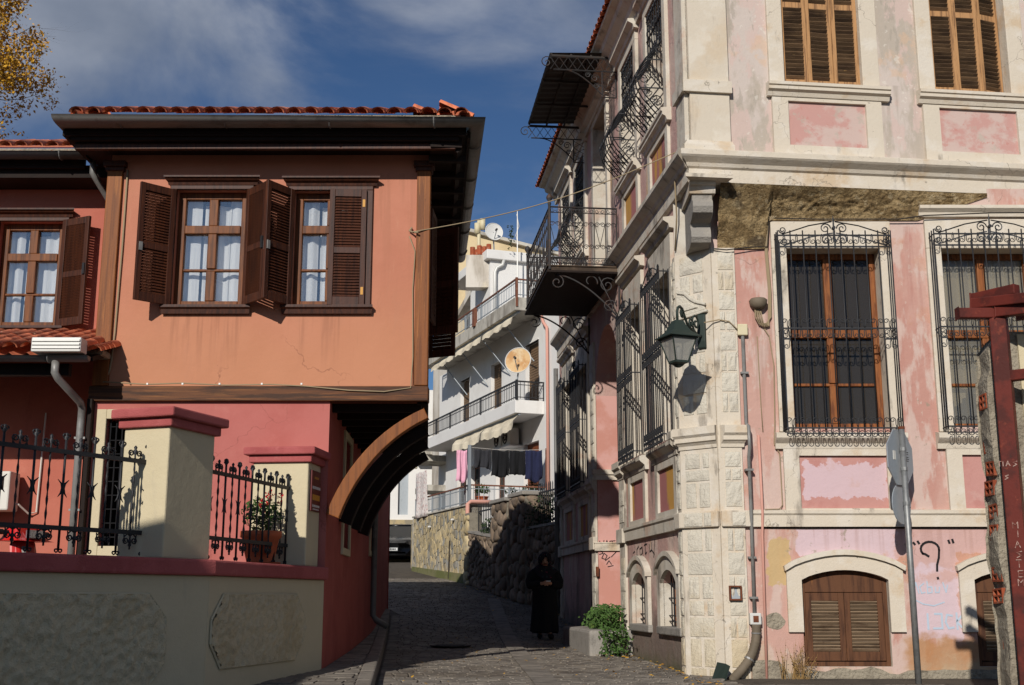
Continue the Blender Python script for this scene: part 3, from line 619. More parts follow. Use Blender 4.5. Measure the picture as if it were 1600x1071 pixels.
# ---- string courses and cornice
def course(F, name, a0, a1, prof, m='trim_plaster', e0=0, e1=0, parent=None): return MB(F).mould(a0, a1, prof, e0, e1).done(name, m, parent or rh)
LED = [(0, .80), (.05, .80), (.05, .93), (.07, .95), (.07, .985), (0, 1.0)]
SIL = [(0, 1.70), (.05, 1.70), (.06, 1.76), (.11, 1.80), (.13, 1.82), (.13, 1.87), (.10, 1.885), (0, 1.90)]
COR = [(0, 4.82), (.05, 4.84), (.05, 5.0), (.08, 5.02), (.10, 5.06), (.17, 5.11), (.19, 5.13), (.19, 5.19), (.17, 5.205), (0, 5.25)]
course(FA, 'string_course', .66, AR, LED)
course(FA, 'window_sill', .99, 2.52, SIL); course(FA, 'window_sill', 2.88, 4.4, SIL)
course(FU, 'cornice', .0, AR, COR, e0=.9)
course(FB, 'cornice', -10.4, .405, COR, 'side_trim', e1=.9)
course(FB, 'string_course', -3.72, -.5, LED, 'side_trim'); course(FB, 'string_course', -10.4, -6.62, LED, 'side_trim')
for q in SW: course(FB, 'window_sill', q[0] - .2, q[1] + .2, SIL, 'side_trim')
LIN = [(0, 4.52), (.05, 4.53), (.06, 4.58), (.11, 4.62), (.11, 4.66), (0, 4.68)]
course(FA, 'window_hood', 2.86, 4.45, LIN)
for q in SW: course(FB, 'window_hood', q[0] - .22, q[1] + .22, [(o * 1.3, h + .02) for o, h in LIN], 'side_trim')
def surround(F, a0, a1, h0, h1, hole, p, m='trim_plaster', name='window_surround'):
    mb = MB(F)
    if hole[0] > a0: mb.box(a0, hole[0], h0, hole[3], -.01, p)
    if a1 > hole[1]: mb.box(hole[1], a1, h0, hole[3], -.01, p)
    mb.box(a0, a1, hole[3], h1, -.01, p)
    return mb.done(name, m, rh, bevel=.008)
surround(FA, 1.05, 2.50, 1.90, 4.47, W1, .05); surround(FA, 2.92, 4.45, 1.90, 4.50, W2, .05)
for q in SW: surround(FB, q[0] - .16, q[1] + .16, 1.9, 4.5, q, .05, 'side_trim')
surround(FU, 1.01, 2.42, 6.15, 8.3, U1, .05, 'trim_plaster'); surround(FU, 2.94, 4.36, 6.15, 8.3, U2, .05, 'trim_plaster')
for q in SU: surround(FB, q[0] - .16, q[1] + .16, q[2], 8.2, q, .05, 'side_trim')
for q in SU: course(FB, 'window_hood', q[0] - .24, q[1] + .24, [(o * 1.5, h + 3.62) for o, h in LIN], 'side_trim')
# panels below the windows: raised field with a sunk panel
def field(F, a0, a1, h0, h1, pan, p, m, pm):
    mb = MB(F); mb.wall(a0, a1, h0, h1, [pan], p - .006, p)
    mb.quad((a0, h0, 0), (a0, h0, p), (a0, h1, p), (a0, h1, 0)); mb.quad((a1, h0, 0), (a1, h0, p), (a1, h1, p), (a1, h1, 0))
    mb.done('panel_frame', m, rh)
    MB(F).quad((pan[0], pan[2], .006), (pan[1], pan[2], .006), (pan[1], pan[3], .006), (pan[0], pan[3], .006)).done('wall_panel', pm, rh)
field(FA, 1.08, 2.46, .99, 1.71, (1.26, 2.28, 1.0 + .01, 1.62), .045, 'trim_plaster', 'panel_pink')
field(FA, 2.98, 4.40, .99, 1.71, (3.16, 4.22, 1.01, 1.63), .045, 'trim_plaster', 'panel_pink')
field(FU, 1.03, 2.42, 5.22, 6.0, (1.23, 2.22, 5.36, 5.93), .045, 'trim_plaster', 'upper_panel')
field(FU, 2.96, 4.36, 5.22, 6.0, (3.17, 4.19, 5.37, 5.94), .045, 'trim_plaster', 'upper_panel')
for q in SW: field(FB, q[0] - .1, q[1] + .1, .99, 1.71, (q[0] + .04, q[1] - .04, 1.06, 1.60), .04, 'side_trim', 'side_panel')
for q in SU:
    if q[2] > 6: field(FB, q[0] - .1, q[1] + .1, 5.24, 6.0, (q[0] + .04, q[1] - .04, 5.34, 5.9), .04, 'side_trim', 'side_panel')
USIL = [(0, 5.98), (.06, 5.98), (.08, 6.03), (.12, 6.05), (.12, 6.09), (.14, 6.10), (.14, 6.14), (0, 6.16)]
course(FU, 'window_sill', .97, 2.52, USIL); course(FU, 'window_sill', 2.90, 4.46, USIL)
for q in SU:
    if q[2] > 6: course(FB, 'window_sill', q[0] - .2, q[1] + .2, USIL, 'side_trim')
# arched mouldings of the basement openings
def arch_surround(F, hole, spring, wd_, p, m, down):
    a0, a1, hb, hc = hole; mb = MB(F); n = 12; rise = hc - spring
    def ed(x0, x1, sp, k): return [(x0 + (x1 - x0) * i / n, sp + k * math.sin(math.pi * i / n) ** .75) for i in range(n + 1)]
    inn = ed(a0, a1, spring, rise); out = ed(a0 - wd_, a1 + wd_, spring + .10, rise + .07)
    for i in range(n):
        q = [inn[i], inn[i + 1], out[i + 1], out[i]]; mb.prism(q, -.01, p)
    mb.prism([(a0 - wd_, down), (a0, down), (a0, spring), (a0 - wd_, spring + .10)], -.01, p); mb.prism([(a1, down), (a1 + wd_, down), (a1 + wd_, spring + .10), (a1, spring)], -.01, p)
    mb.done('arch_surround', m, rh)
    hb_ = MB(F); o1 = ed(a0 - wd_ - .02, a1 + wd_ + .02, spring + .10, rise + .07); o2 = ed(a0 - wd_ - .03, a1 + wd_ + .03, spring + .155, rise + .075)
    for i in range(n): hb_.prism([o1[i], o1[i + 1], o2[i + 1], o2[i]], -.01, p + .04)
    hb_.done('arch_hood', m, rh)
arch_surround(FA, B1, .2, .17, .04, 'trim_plaster', -.38); arch_surround(FA, B2, .2, .17, .04, 'trim_plaster', -.38)
for q in SB: arch_surround(FB, q, .18, .16, .05, 'side_trim', -.36)
# ---- corner pilaster: chamfered, in rusticated blocks
SK = MB(FCH); SK.box(-.025, .505, -1.2, 4.14, -.1, .03); SK.done('corner_pilaster', 'trim_plaster', rh)
MB(FA).box(.322, .60, -1.2, 4.14, -.05, .0305).done('corner_pilaster', 'trim_plaster', rh)
MB(FB).box(-.55, -.355, -1.2, 4.14, -.05, .03).done('corner_pilaster', 'side_trim', rh)
def rough_block(w, h, seed):
    rn = random.Random(seed); mb = MB(); nx, ny = 5, 4; vs = []
    for j in range(ny + 1):
        for i in range(nx + 1):
            e = min(i, nx - i, 1) * min(j, ny - j, 1)
            x = w * (i / nx - .5); y_ = h * (j / ny - .5)
            if 0 < i < nx: x += rn.uniform(-.12, .12) * w / nx
            vs.append((x, y_, (.015 + rn.uniform(-.004, .006)) if e else .006 + rn.uniform(0, .003)))
    fs = [(j * (nx + 1) + i, j * (nx + 1) + i + 1, (j + 1) * (nx + 1) + i + 1, (j + 1) * (nx + 1) + i) for j in range(ny) for i in range(nx)]
    mb.add(vs, fs); b = [(-w / 2, -h / 2), (w / 2, -h / 2), (w / 2, h / 2), (-w / 2, h / 2)]
    for i in range(4): mb.quad((*b[i], 0), (*b[(i + 1) % 4], 0), (*b[(i + 1) % 4], .008), (*b[i], .008))
    return mb
def quoin(F, a0, a1, h0, h1, o, sd=None):
    M = F @ T((a0 + a1) / 2, (h0 + h1) / 2, o)
    mb = rough_block(a1 - a0, h1 - h0, random.random()); me = mb.mesh('quoin_block'); me.materials.append(MATS['quoin_stone'])
    inst(me, 'quoin_block', rh, M)
hs_ = [4.10 - .247 * k for k in range(9)]; rows = list(zip(hs_[1:], hs_))                    # upper shaft 1.99..4.08
hs2 = [1.68, 1.48, 1.33, 1.02]; rows += [(a, b) for a, b in zip(hs2[1:], hs2)]
hs3 = [.79, .52, .25, -.02, -.21, -.45, -.78, -1.1]; rows += list(zip(hs3[1:], hs3))
rows[8:8] = [(1.68, 1.72)] if 0 else []
for k, (h0, h1) in enumerate(rows):
    j = .014
    sp_ = [(.045, .39)] if k % 3 == 0 else ([(.045, .20), (.235, .39)] if k % 3 == 1 else [(.045, .26), (.295, .39)])
    for x0, x1 in sp_: quoin(FCH, x0 + j / 2, x1 - j / 2, h0 + j, h1 - j, .03)
    fp = [(.395, .575)] if k % 2 == 0 else [(.395, .455), (.475, .575)]
    for x0, x1 in fp: quoin(FA, x0, x1, h0 + j, h1 - j, .03)
    quoin(FB, -.535, -.40, h0 + j, h1 - j, .03)
for (h0, h1) in ((.815, .965),):   # string course blocks on the pilaster
    MB(FCH).box(-.03, .505, .80, .985, 0, .075).done('string_course', 'trim_plaster', rh, bevel=.01)
    MB(FA).box(.33, .66, .80, .985, 0, .075).done('string_course', 'trim_plaster', rh, bevel=.01)
    MB(FB).box(-.6, -.33, .80, .985, 0, .075).done('string_course', 'trim_plaster', rh, bevel=.01)
    quoin(FCH, .04, .30, h0, h1, .075); quoin(FCH, .32, .42, h0, h1, .075); quoin(FA, .45, .60, h0, h1, .075)
PC = [(.0, 1.72), (.045, 1.72), (.05, 1.76), (.08, 1.79), (.10, 1.80), (.10, 1.85), (.13, 1.88), (.13, 1.97), (0, 1.985)]
MB(FCH).mould(-.01, .49, PC, .42, .42).done('pilaster_band', 'trim_plaster', rh)
MB(FA).mould(.335, .60, PC, -.42, .55).done('pilaster_band', 'trim_plaster', rh)
MB(FB).mould(-.57, -.345, PC, .5, -.42).done('pilaster_band', 'side_trim', rh)
# second and third pilasters along the lane
for s0, s1 in ((3.78, 4.17), (6.23, 6.6), (10.05, 10.38)):
    MB(FB).box(-s1, -s0, -1.2, 4.3, -.05, .035).done('side_pilaster', 'side_trim', rh)
    hh = -.9; k = 0
    while hh < 4.0:
        if not (.7 < hh + .12 < 1.0 or 1.65 < hh + .12 < 2.1):
            quoin(FB, -s1 + .03 + (.1 if k % 2 else 0), -s0 - .03, hh + .012, hh + .235, .035)
        hh += .247; k += 1
    MB(FB).mould(-s1 - .02, -s0 + .02, PC, .3, .3).done('pilaster_band', 'side_trim', rh)
    MB(FB).box(-s1 - .03, -s0 + .03, .78, .99, 0, .085).done('string_course', 'side_trim', rh, bevel=.01)
# ---- rough cove under the jettied upper front
mb = MB(); nx, ny = 220, 30
tip = 3.72
def cove(a, t):
    hb_ = 4.13 if a < 1.0 else (4.13 + min(1, (a - 1.0) / .05) * .36 if a < 1.05 else 4.49 + max(0, (a - 2.85)) / (tip - 2.85) * .30)
    jet = max(0.0, .405 * (1 - a / 3.4)) + .035
    if a > 2.85: jet = max(.01, jet * (tip - a) / (tip - 2.85))
    h = hb_ + (4.835 - hb_) * t; o = jet * (t ** 1.5) + .012
    nz = noise.noise(Vector((a * 6, t * 4, 1))) * .035 + noise.noise(Vector((a * 17, t * 8, 5))) * .028 + noise.noise(Vector((a * 40, t * 18, 9))) * .016
    return (a, h, o + nz * math.sin(math.pi * t) * (1 if a < 3.3 else .4) + .008)
vs = [cove(.40 + (tip - .40) * i / nx, j / ny) for j in range(ny + 1) for i in range(nx + 1)]
mb.F = FA; mb.add(vs, [(j * (nx + 1) + i, j * (nx + 1) + i + 1, (j + 1) * (nx + 1) + i + 1, (j + 1) * (nx + 1) + i) for j in range(ny) for i in range(nx)])
mb.done('jetty_soffit', 'rubble_plaster', rh, smooth=True, label='rough ochre rubble cove under the projecting upper floor')
# scrolled stone console under the sharp upper corner
CF = FA @ T(.17, 0, 0)
prof = [(-.15, 4.12), (.10, 4.13), (.19, 4.16), (.23, 4.22), (.22, 4.30), (.17, 4.36), (.19, 4.40), (.30, 4.42), (.40, 4.47), (.43, 4.54), (.42, 4.60), (.38, 4.63), (.38, 4.70), (-.15, 4.70)]
MB(CF).mould(-.115, .125, [(o if o > 0 else -.25, h) for o, h in prof]).done('corner_console', 'grey_stone', rh, bevel=.006)
MB(CF).mould(-.15, .16, [(-.3, 4.70), (.41, 4.70), (.43, 4.74), (.43, 4.78), (.47, 4.80), (.48, 4.835), (-.3, 4.835)]).done('console_capital', 'trim_plaster', rh, bevel=.005)
MB(FCH).box(-.025, .51, 4.14, 4.835, -.1, .025).done('corner_wall', 'side_trim', rh)
MB().add([(2.14, 13.6, 4.837), (5.45, 14.005, 4.837), (2.41, 14.02, 4.837), (2.05, 14.36, 4.837)], [(0, 1, 2, 3)]).done('corner_soffit', 'trim_plaster', rh)
# worn carved relief on the chamfer
mb = MB(FCH)
mb.prism([(.0, 3.34), (.42, 3.385), (.40, 3.45), (.28, 3.50), (.2, 3.56), (.12, 3.63), (.04, 3.66), (.0, 3.62)], .03, .062); mb.prism([(.05, 3.40), (.33, 3.42), (.2, 3.50), (.06, 3.50)], .06, .08)
mb.prism([(-.01, 3.30), (.45, 3.35), (.45, 3.385), (-.01, 3.34)], .03, .078); mb.prism([(.02, 3.64), (.13, 3.61), (.21, 3.53), (.29, 3.48), (.43, 3.43), (.44, 3.46), (.31, 3.52), (.23, 3.57), (.14, 3.66), (.03, 3.70)], .05, .085)
mb.done('carved_relief', 'quoin_stone', rh, bevel=.012)
# upper corner pilaster
for F_, a0, a1, e0, e1 in ((FU, .0, .49, 1, .3), (FB, .02, .405, .3, 1)):
    m = 'trim_plaster' if F_ is FU else 'side_trim'
    MB(F_).box(a0 + (.0 if F_ is FB else 0), a1, 5.22, 9.0, -.05, .05).done('upper_pilaster', 'cream_plaster' if F_ is FU else m, rh)
    MB(F_).mould(a0, a1, [(0, 5.22), (.10, 5.22), (.10, 5.29), (.07, 5.33), (.052, 5.36), (0, 5.36)], e0, e1).done('pilaster_base', m, rh)
    MB(F_).mould(a0, a1, [(0, 5.97), (.09, 5.97), (.09, 6.12), (.05, 6.14), (0, 6.14)], e0, e1).done('pilaster_band', m, rh)
# block course under the cornice at the corner
MB(FU).mould(0, .40, [(0, 4.835), (.22, 4.835), (.22, 4.88), (0, 4.88)], .6, .2).done('cornice_return', 'trim_plaster', rh)
# ---- eaves and roof on the lane side
EV = [(0, 8.20), (.05, 8.20), (.06, 8.32), (.12, 8.36), (.14, 8.44), (.24, 8.52), (.26, 8.60), (.36, 8.64), (.36, 8.70), (0, 8.76)]
course(FB, 'eaves_cornice', -10.5, .41, EV, 'side_trim', e0=.6, e1=.9); course(FU, 'eaves_cornice', .0, AR, EV, 'trim_plaster', e0=.9)
mb = MB(); 
e1_ = FB @ Vector((-10.9, 8.72, .42)); e2_ = FB @ Vector((.6, 8.72, .42)); e3_ = FU @ Vector((AR + 2, 8.72, .42)); rd = (5.6, 17.5, 10.6); rd2 = (4.6, 21, 10.6); e4_ = Vector((7.5, 25, 8.72))
mb.add([e1_, e2_, e3_, rd, rd2, e4_], [(0, 1, 3, 4), (1, 2, 3), (0, 4, 5), (2, 5, 4, 3)])
rf = mb.done('roof', 'tile_clay', rh)
def tile_mesh(r=.085, L=.42, n=6, t=.014, tap=.85):
    mb = MB(); vs = []
    for k, sc_ in ((0, 1.0), (1, tap)):
        for rr in (r, r - t):
            for i in range(n + 1):
                an = math.pi * i / n; vs.append((-rr * sc_ * math.cos(an), rr * sc_ * math.sin(an) * .80, -k * L))
    m_ = n + 1; fs = []
    for i in range(n):
        fs += [(i, i + 1, 2 * m_ + i + 1, 2 * m_ + i), (m_ + i, m_ + i + 1, 3 * m_ + i + 1, 3 * m_ + i), (i, i + 1, m_ + i + 1, m_ + i)]
    fs.append(tuple(3 * m_ + i for i in range(m_)))
    return mb.add(vs, fs)
TILE = shared(tile_mesh(), 'roof_tile', 'tile_clay', True)
dE = (e2_ - e1_); k = int(dE.length / .2); ue = dE.normalized(); up_ = Vector((0, 0, 1))
nE = Vector((-ue.y, ue.x, 0)); nE = nE if nE.dot(FB.col[2].xyz) > 0 else -nE
for i in range(k):
    p = e1_ + dE * ((i + .5) / k) + nE * .0 - up_ * .02
    tl = nE * math.cos(R(20)) - up_ * math.sin(R(20)); upv = tl.cross(ue) if tl.cross(ue).z > 0 else ue.cross(tl)
    M = Matrix(((ue.x, upv.x, tl.x, p.x), (ue.y, upv.y, tl.y, p.y), (ue.z, upv.z, tl.z, p.z), (0, 0, 0, 1)))
    inst(TILE, 'roof_tile', rf, M @ Matrix.Diagonal((.85, .6, 1, 1)))
# ---- joinery of the right house
for q, gl in ((W1, 'dusty_glass'), (W2, 'grimy_glass')):
    casement(FA, rh, q[0], q[1], q[2], q[3], -.20, [(3.12, .10), (2.5, .035)], [((q[0] + q[1]) / 2 - .02, .10)], 'bright_wood', gl, .07)
    room(FA, rh, q[0], q[1], q[2], q[3], -.27, 1.2)
curtain(FA, rh, 3.15, 4.2, 2.45, 4.1, -.33, 'curtain_old')
mb = MB(FA)      # torn lower edge of the curtain
for i in range(14):
    x = 3.15 + i * .05; hb_ = [2.36, 2.30, 2.26, 2.28, 2.34, 2.40, 2.43, 2.42, 2.40, 2.41, 2.40, 2.38, 2.42, 2.40][i]
    mb.quad((x, hb_ + random.uniform(-.03, .03), -.33), (x + .05, hb_ + random.uniform(-.03, .03), -.33), (x + .05, 2.46, -.33), (x, 2.46, -.33))
mb.done('torn_curtain', 'curtain_old', rh)
for q in SW:
    casement(FB, rh, q[0], q[1], q[2], q[3], -.22, [(3.12, .09), (2.5, .035)], [((q[0] + q[1]) / 2, .09)], 'bright_wood', 'dusty_glass', .07); room(FB, rh, q[0], q[1], q[2], q[3], -.29)
for q in SU:
    casement(FB, rh, q[0], q[1], q[2], q[3], -.20, [(7.3, .09)], [((q[0] + q[1]) / 2, .09)], 'bright_wood' if q[2] > 6 else 'house_wood', 'dusty_glass', .07); room(FB, rh, q[0], q[1], q[2], q[3], -.27)
# louvred shutters of the upper front windows, leaf by leaf
for q, an in ((U1, (1, -1.5, 2.5)), (U2, (2, 1, -14))):
    w = (q[1] - q[0]) / 3 - .005
    for i in range(3):
        shutter(FU, rh, q[0] + .005 + i * (w + .004), q[2] + .01, q[3] - .02, w, an[i], 1, -.05, 'weathered_wood', 'slat_wood', .052, .05 if i else .045, (1.06,), 2, 40)
    room(FU, rh, q[0], q[1], q[2], q[3], -.15)
# basement shutters: two louvred leaves in an arched frame
for q in (B1, B2):
    c = (q[0] + q[1]) / 2; mb = MB(FA)
    mb.box(q[0], q[0] + .05, q[2], .22, -.12, -.05); mb.box(q[1] - .05, q[1], q[2], .22, -.12, -.05); mb.box(q[0] + .05, q[1] - .05, q[2], q[2] + .05, -.12, -.05)
    mb.box(q[0] + .02, q[1] - .02, .06, .30, -.11, -.06); mb.done('shutter_frame', 'base_shutter', rh, bevel=.006)
    for sg, a in ((1, q[0] + .052), (-1, q[1] - .052)):
        w = (q[1] - q[0]) / 2 - .054
        if sg > 0: shutter(FA, rh, a, q[2] + .06, .055, w, 0, 1, -.075, 'base_shutter', 'base_slat', .037, .065, (), 1, 42)
        else: shutter(FA, rh, c + .002, q[2] + .06, .055, w, 0, 1, -.075, 'base_shutter', 'base_slat', .037, .065, (), 1, 42)
    room(FA, rh, q[0], q[1], q[2], q[3], -.2)
for q in SB:     # barred lane-side basement windows
    mb = MB(FB); n = 6
    for i in range(1, n): mb.tube([(q[0] + (q[1] - q[0]) * i / n, q[2], -.07), (q[0] + (q[1] - q[0]) * i / n, q[3], -.07)], .009, 5)
    for h in (q[2] + .06, q[2] + .13, (q[2] + q[3]) / 2): mb.tube([(q[0], h, -.07), (q[1], h, -.07)], .009, 4)
    mb.done('window_bars', 'iron', rh)
    casement(FB, rh, q[0], q[1], q[2], q[3], -.13, [], [((q[0] + q[1]) / 2, .06)], 'bright_wood', 'dusty_glass', .06); room(FB, rh, q[0], q[1], q[2], q[3], -.2, .5)
    MB(FB).box(q[0] - .2, q[1] + .2, q[2] - .10, q[2], -.25, .06).done('window_sill', 'grey_stone', rh, bevel=.015)
# grilles
window_grille(FA, rh, 1.09, 2.44, 1.92, 3.10, 4.24, .22, 9)
window_grille(FA, rh, 2.96, 4.31, 1.94, 3.12, 4.26, .22, 9)
for q in SW:
    gq = window_grille(FB, rh, q[0] - .06, q[1] + .06, 1.96, 3.05, 4.02, .18, 10, True, False, 'iron', .0075)
# bellied grilles of the upper lane-side windows
for q in SU:
    if q[2] < 6: continue
    a0, a1 = q[0] + .02, q[1] - .02; mb = MB(FB); n = 7
    bel = lambda h: .05 + (.34 * math.sin(math.pi * min(1, max(0, (h - 6.12) / 1.05))) ** 1.2)
    hs3_ = [6.14 + k * .13 for k in range(9)] + [7.3]
    for i in range(n + 1):
        a = a0 + (a1 - a0) * i / n
        mb.tube([(a, h, bel(h)) for h in hs3_], .009, 4)
        mb.tube([(a, 7.2, .02), (a, 7.95, .02)], .008, 4)
    for h in (6.16, 6.5, 6.9, 7.2):
        mb.tube([(a0, h, 0), (a0, h, bel(h)), (a1, h, bel(h)), (a1, h, 0)], .010, 4)
    for h in (7.25, 7.6, 7.9): mb.tube([(a0, h, .03), (a1, h, .03)], .012, 4)
    bg = mb.done('bellied_grille', 'iron', rh)
    sc = MB(FB)
    for h, r in ((6.32, .07), (6.7, .08), (7.05, .06)):
        for i in range(0, n):
            a = a0 + (a1 - a0) * (i + .5) / n; sc.tube([(x, y_, bel(y_) + .01) for x, y_ in spiral(a, h, r * .8, .015, 90 * i, 1.3, 10)], .006, 4)
        for aa in (a0, a1):
            sc.tube([(aa, y_, max(.02, x)) for x, y_ in spiral(bel(h) * .5 + .02, h, r * 1.3, .02, 0, 1.4, 12)], .007, 4)
    for i in range(n):
        a = a0 + (a1 - a0) * (i + .5) / n
        for h in (7.35, 7.72, 7.95): cscroll(sc, a, h, .045, 1, .03, .006)
    sc.done('scrollwork', 'iron', bg, kind='stuff')
# ---- balcony over the lane
b0, b1, bo, bh = -6.72, -3.88, 1.12, 4.97
mb = MB(FB); mb.box(b0, b1, bh - .07, bh, 0, bo); bal = mb.done('balcony', 'flaky_slab', rh, label='iron balcony over the lane with scrolled railing and curled brackets')
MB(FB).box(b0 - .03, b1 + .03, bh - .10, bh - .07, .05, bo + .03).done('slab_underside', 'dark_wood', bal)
MB(FB).box(b0 - .02, b1 + .02, bh, bh + .015, .0, bo + .02).done('slab_top', 'flaky_slab', bal)
post = MB(FB)
for a in (b0, b1):
    post.lathe([(.022, bh - .05), (.022, bh + .98), (.03, bh + 1.0), (.018, bh + 1.03), (.045, bh + 1.07), (.05, bh + 1.10), (.035, bh + 1.14), (.008, bh + 1.16)], 10, (a, 0, bo - .02))
post.done('railing_post', 'old_iron', bal, smooth=True)
def rail_panel(P0, P1, n, name):
    """scrolled railing panel from P0 to P1 in (a, o)"""
    d = Vector((P1[0] - P0[0], P1[1] - P0[1])); L = d.length; d.normalize()
    q = lambda t, h: (P0[0] + d.x * t, h, P0[1] + d.y * t)
    rl = MB(FB)
    for h, r in ((bh + .05, .010), (bh + .14, .007), (bh + .86, .007), (bh + .95, .014)): rl.tube([q(0, h), q(L, h)], r, 4)
    for t in (0, L): rl.tube([q(t, bh + .04), q(t, bh + .96)], .012, 4)
    o = rl.done(name, 'old_iron', bal)
    br = MB(FB); sc = MB(FB)
    for i in range(n + 1):
        t = L * i / n; br.tube([q(t, bh + .03), q(t, bh + .95)], .008, 4)
    for i in range(n):
        t0, t1 = L * i / n, L * (i + 1) / n; c = (t0 + t1) / 2
        if i % 2 == 0: sc.tube([q(c, bh + .34), q(t0 + .01, bh + .68)], .005, 4); sc.tube([q(c, bh + .34), q(t1 - .01, bh + .68)], .005, 4)
        for h in (bh + .68, bh + .32):
            for sg in (-1, 1):
                sc.tube([q(x, y_) for x, y_ in spiral(c + sg * (t1 - t0) * .25, h, (t1 - t0) * .24, .012, 180 if sg > 0 else 0, -sg * 1.35, 12)], .006, 4)
        for h, up in ((bh + .09, 1), (bh + .90, -1)):
            for sg in (-1, 1): sc.tube([q(x, y_) for x, y_ in spiral(c + sg * (t1 - t0) * .25, h, (t1 - t0) * .2, .012, 180 if sg > 0 else 0, -sg * up * 1.2, 9)], .005, 4)
    br.done('bars', 'old_iron', o, kind='stuff'); sc.done('scrollwork', 'old_iron', o, kind='stuff')
rail_panel((b1, bo - .02), (b1, .05), 6, 'side_railing'); rail_panel((b0, bo - .02), (b0, .05), 6, 'side_railing'); rail_panel((b0, bo - .02), (b1, bo - .02), 14, 'front_railing')
for a in (b1 - .05, b0 + .05):
    mb = MB(FB); dn = .66
    mb.tube([(a, bh - .13 - .02 * math.cos(i), bo - .05 - (bo - .12) * i / 14 ) if False else (a, bh - .12 - dn * (i / 14) ** 1.7, bo - .12 - (bo - .15) * i / 14) for i in range(15)], .015, 5)
    sp_ = lambda co, ch, r0, r1, st, tn: mb.tube([(a, y_, x) for x, y_ in spiral(co, ch, r0, r1, st, tn, 18)], .011, 5)
    sp_(bo - .14, bh - .24, .115, .02, 90, 1.4); sp_(.20, bh - .27, .13, .02, 150, -1.5); sp_(.46, bh - .22, .11, .05, 200, -.7); sp_(.17, bh - .60, .11, .02, 180, -1.5)
    mb.tube([(a, bh - .72, .06), (a, bh - .12, .34)], .010, 5); mb.tube([(a, bh - .8, .02), (a, bh - .1, .02)], .014, 5)
    mb.done('balcony_bracket', 'old_iron', bal, smooth=True)
# ---- tin canopy above the balcony door
c0, c1, ch = -6.78, -3.86, 8.42
mb = MB(FB)
for i in range(29):
    a = c0 + (c1 - c0) * i / 29; a2 = c0 + (c1 - c0) * (i + 1) / 29
    for (x, y_) in ((a, a2),):
        z = .012 * (i % 2); mb.quad((a, ch + .10 + z, 0), (a2, ch + .10 + .012 - z, 0), (a2, ch + .05 + .012 - z, 1.08), (a, ch + .05 + z, 1.08))
can = mb.done('canopy', 'canopy_tin', rh, label='flat dark tin canopy over the balcony on lattice iron brackets')
mb = MB(FB)
for k in range(4): mb.box(c0, c1, ch + .03, ch + .055, .08 + k * .32, .11 + k * .32)
for k in range(4): mb.box(c0 + (c1 - c0) * k / 3 - .015, c0 + (c1 - c0) * k / 3 + .015, ch + .0, ch + .03, .0, 1.05)
mb.done('canopy_ribs', 'canopy_tin', can)
for a in (c1, c0):
    mb = MB(FB); tb = lambda pts, r=.010: mb.tube([(a, h, o) for o, h in pts], r, 4)
    tb([(0, ch), (1.08, ch)], .014); tb([(.02, ch - .22), (1.02, ch - .22)], .012); tb([(.02, ch), (.02, ch - .66)], .014); tb([(.24, ch - .22), (.24, ch - .66)], .012); tb([(.02, ch - .66), (.24, ch - .66)], .012)
    for i in range(7):
        o = .06 + i * .145; tb([(o, ch - .22), (o + .145, ch)], .005); tb([(o + .145, ch - .22), (o, ch)], .005)
    for i in range(3): h = ch - .25 - i * .13; tb([(.02, h), (.24, h - .13)], .005); tb([(.24, h), (.02, h - .13)], .005)
    tb([(.24 + .62 * t / 8, ch - .62 + .40 * math.sin(math.pi / 2 * t / 8)) for t in range(9)], .010)
    for co, c_h, r in ((1.13, ch - .10, .11), (.36, ch - .34, .07), (.47, ch - .29, .05), (.33, ch - .47, .05)): tb(spiral(co, c_h, r, .015, 180, -1.5, 16), .008)
    mb.done('canopy_bracket', 'old_iron', can)
# ---- painted writing on the walls
def strokes(F, name, m, segs, w, o, parent=rh, label=None):
    mb = MB(F)
    for s_ in segs: mb.ribbon(s_, w, o)
    return mb.done(name, m, parent, label=label)
q_ = [(2.70, .545), (2.665, .525), (2.66, .50), (2.69, .475)] 
arc = [(2.72 + .105 * math.cos(R(t)) * 1.0, .545 + .085 * math.sin(R(t))) for t in range(215, -25, -20)]
strokes(FA, 'graffiti', 'paint_black', [arc[:1] + [(2.66, .49), (2.70, .465)], arc, arc[-1:] + [(2.815, .45), (2.79, .37), (2.785, .30)], [(2.786, .225), (2.79, .212)],
    [(2.535, .62), (2.55, .60)], [(2.585, .635), (2.60, .61)], [(2.94, .645), (2.95, .615)], [(2.985, .655), (2.995, .62)]], .026, .004, label='black painted question mark between quotation marks')
strokes(FA, 'graffiti', 'paint_pale', [[(2.50, .06), (2.53, .17), (2.56, .05)], [(2.62, .16), (2.57, .12), (2.59, .05), (2.63, .06)], [(2.66, .18), (2.66, .05), (2.71, .06), (2.71, .12), (2.66, .12)], [(2.75, .12), (2.75, .06), (2.79, .06), (2.80, .12)], [(2.84, .17), (2.87, .06), (2.89, .14)],
    [(2.5, -.02), (2.6, -.07), (2.72, -.09), (2.84, -.05)]], .014, .0035)
strokes(FA, 'graffiti', 'paint_pale', [[(2.72, -.18), (2.80, -.18), (2.80, -.34), (2.70, -.34)], [(2.64, -.18), (2.64, -.35)], [(2.92, -.2), (2.86, -.19), (2.84, -.27), (2.87, -.34), (2.93, -.33)], [(2.97, -.17), (2.97, -.35)], [(3.05, -.17), (2.97, -.27), (3.04, -.35)]], .022, .0035)
FJ = Matrix.Translation(FB @ Vector((-6.2, 0, 0))) @ Matrix(((.9943, 0, .1064, 0), (.1064, 0, -.9943, 0), (0, 1, 0, 0), (0, 0, 0, 1)))    # porch jamb: a into the wall, faces the camera
L_ = lambda pts, x, y_, s=1: [(x + px * s, y_ + py * s) for px, py in pts]
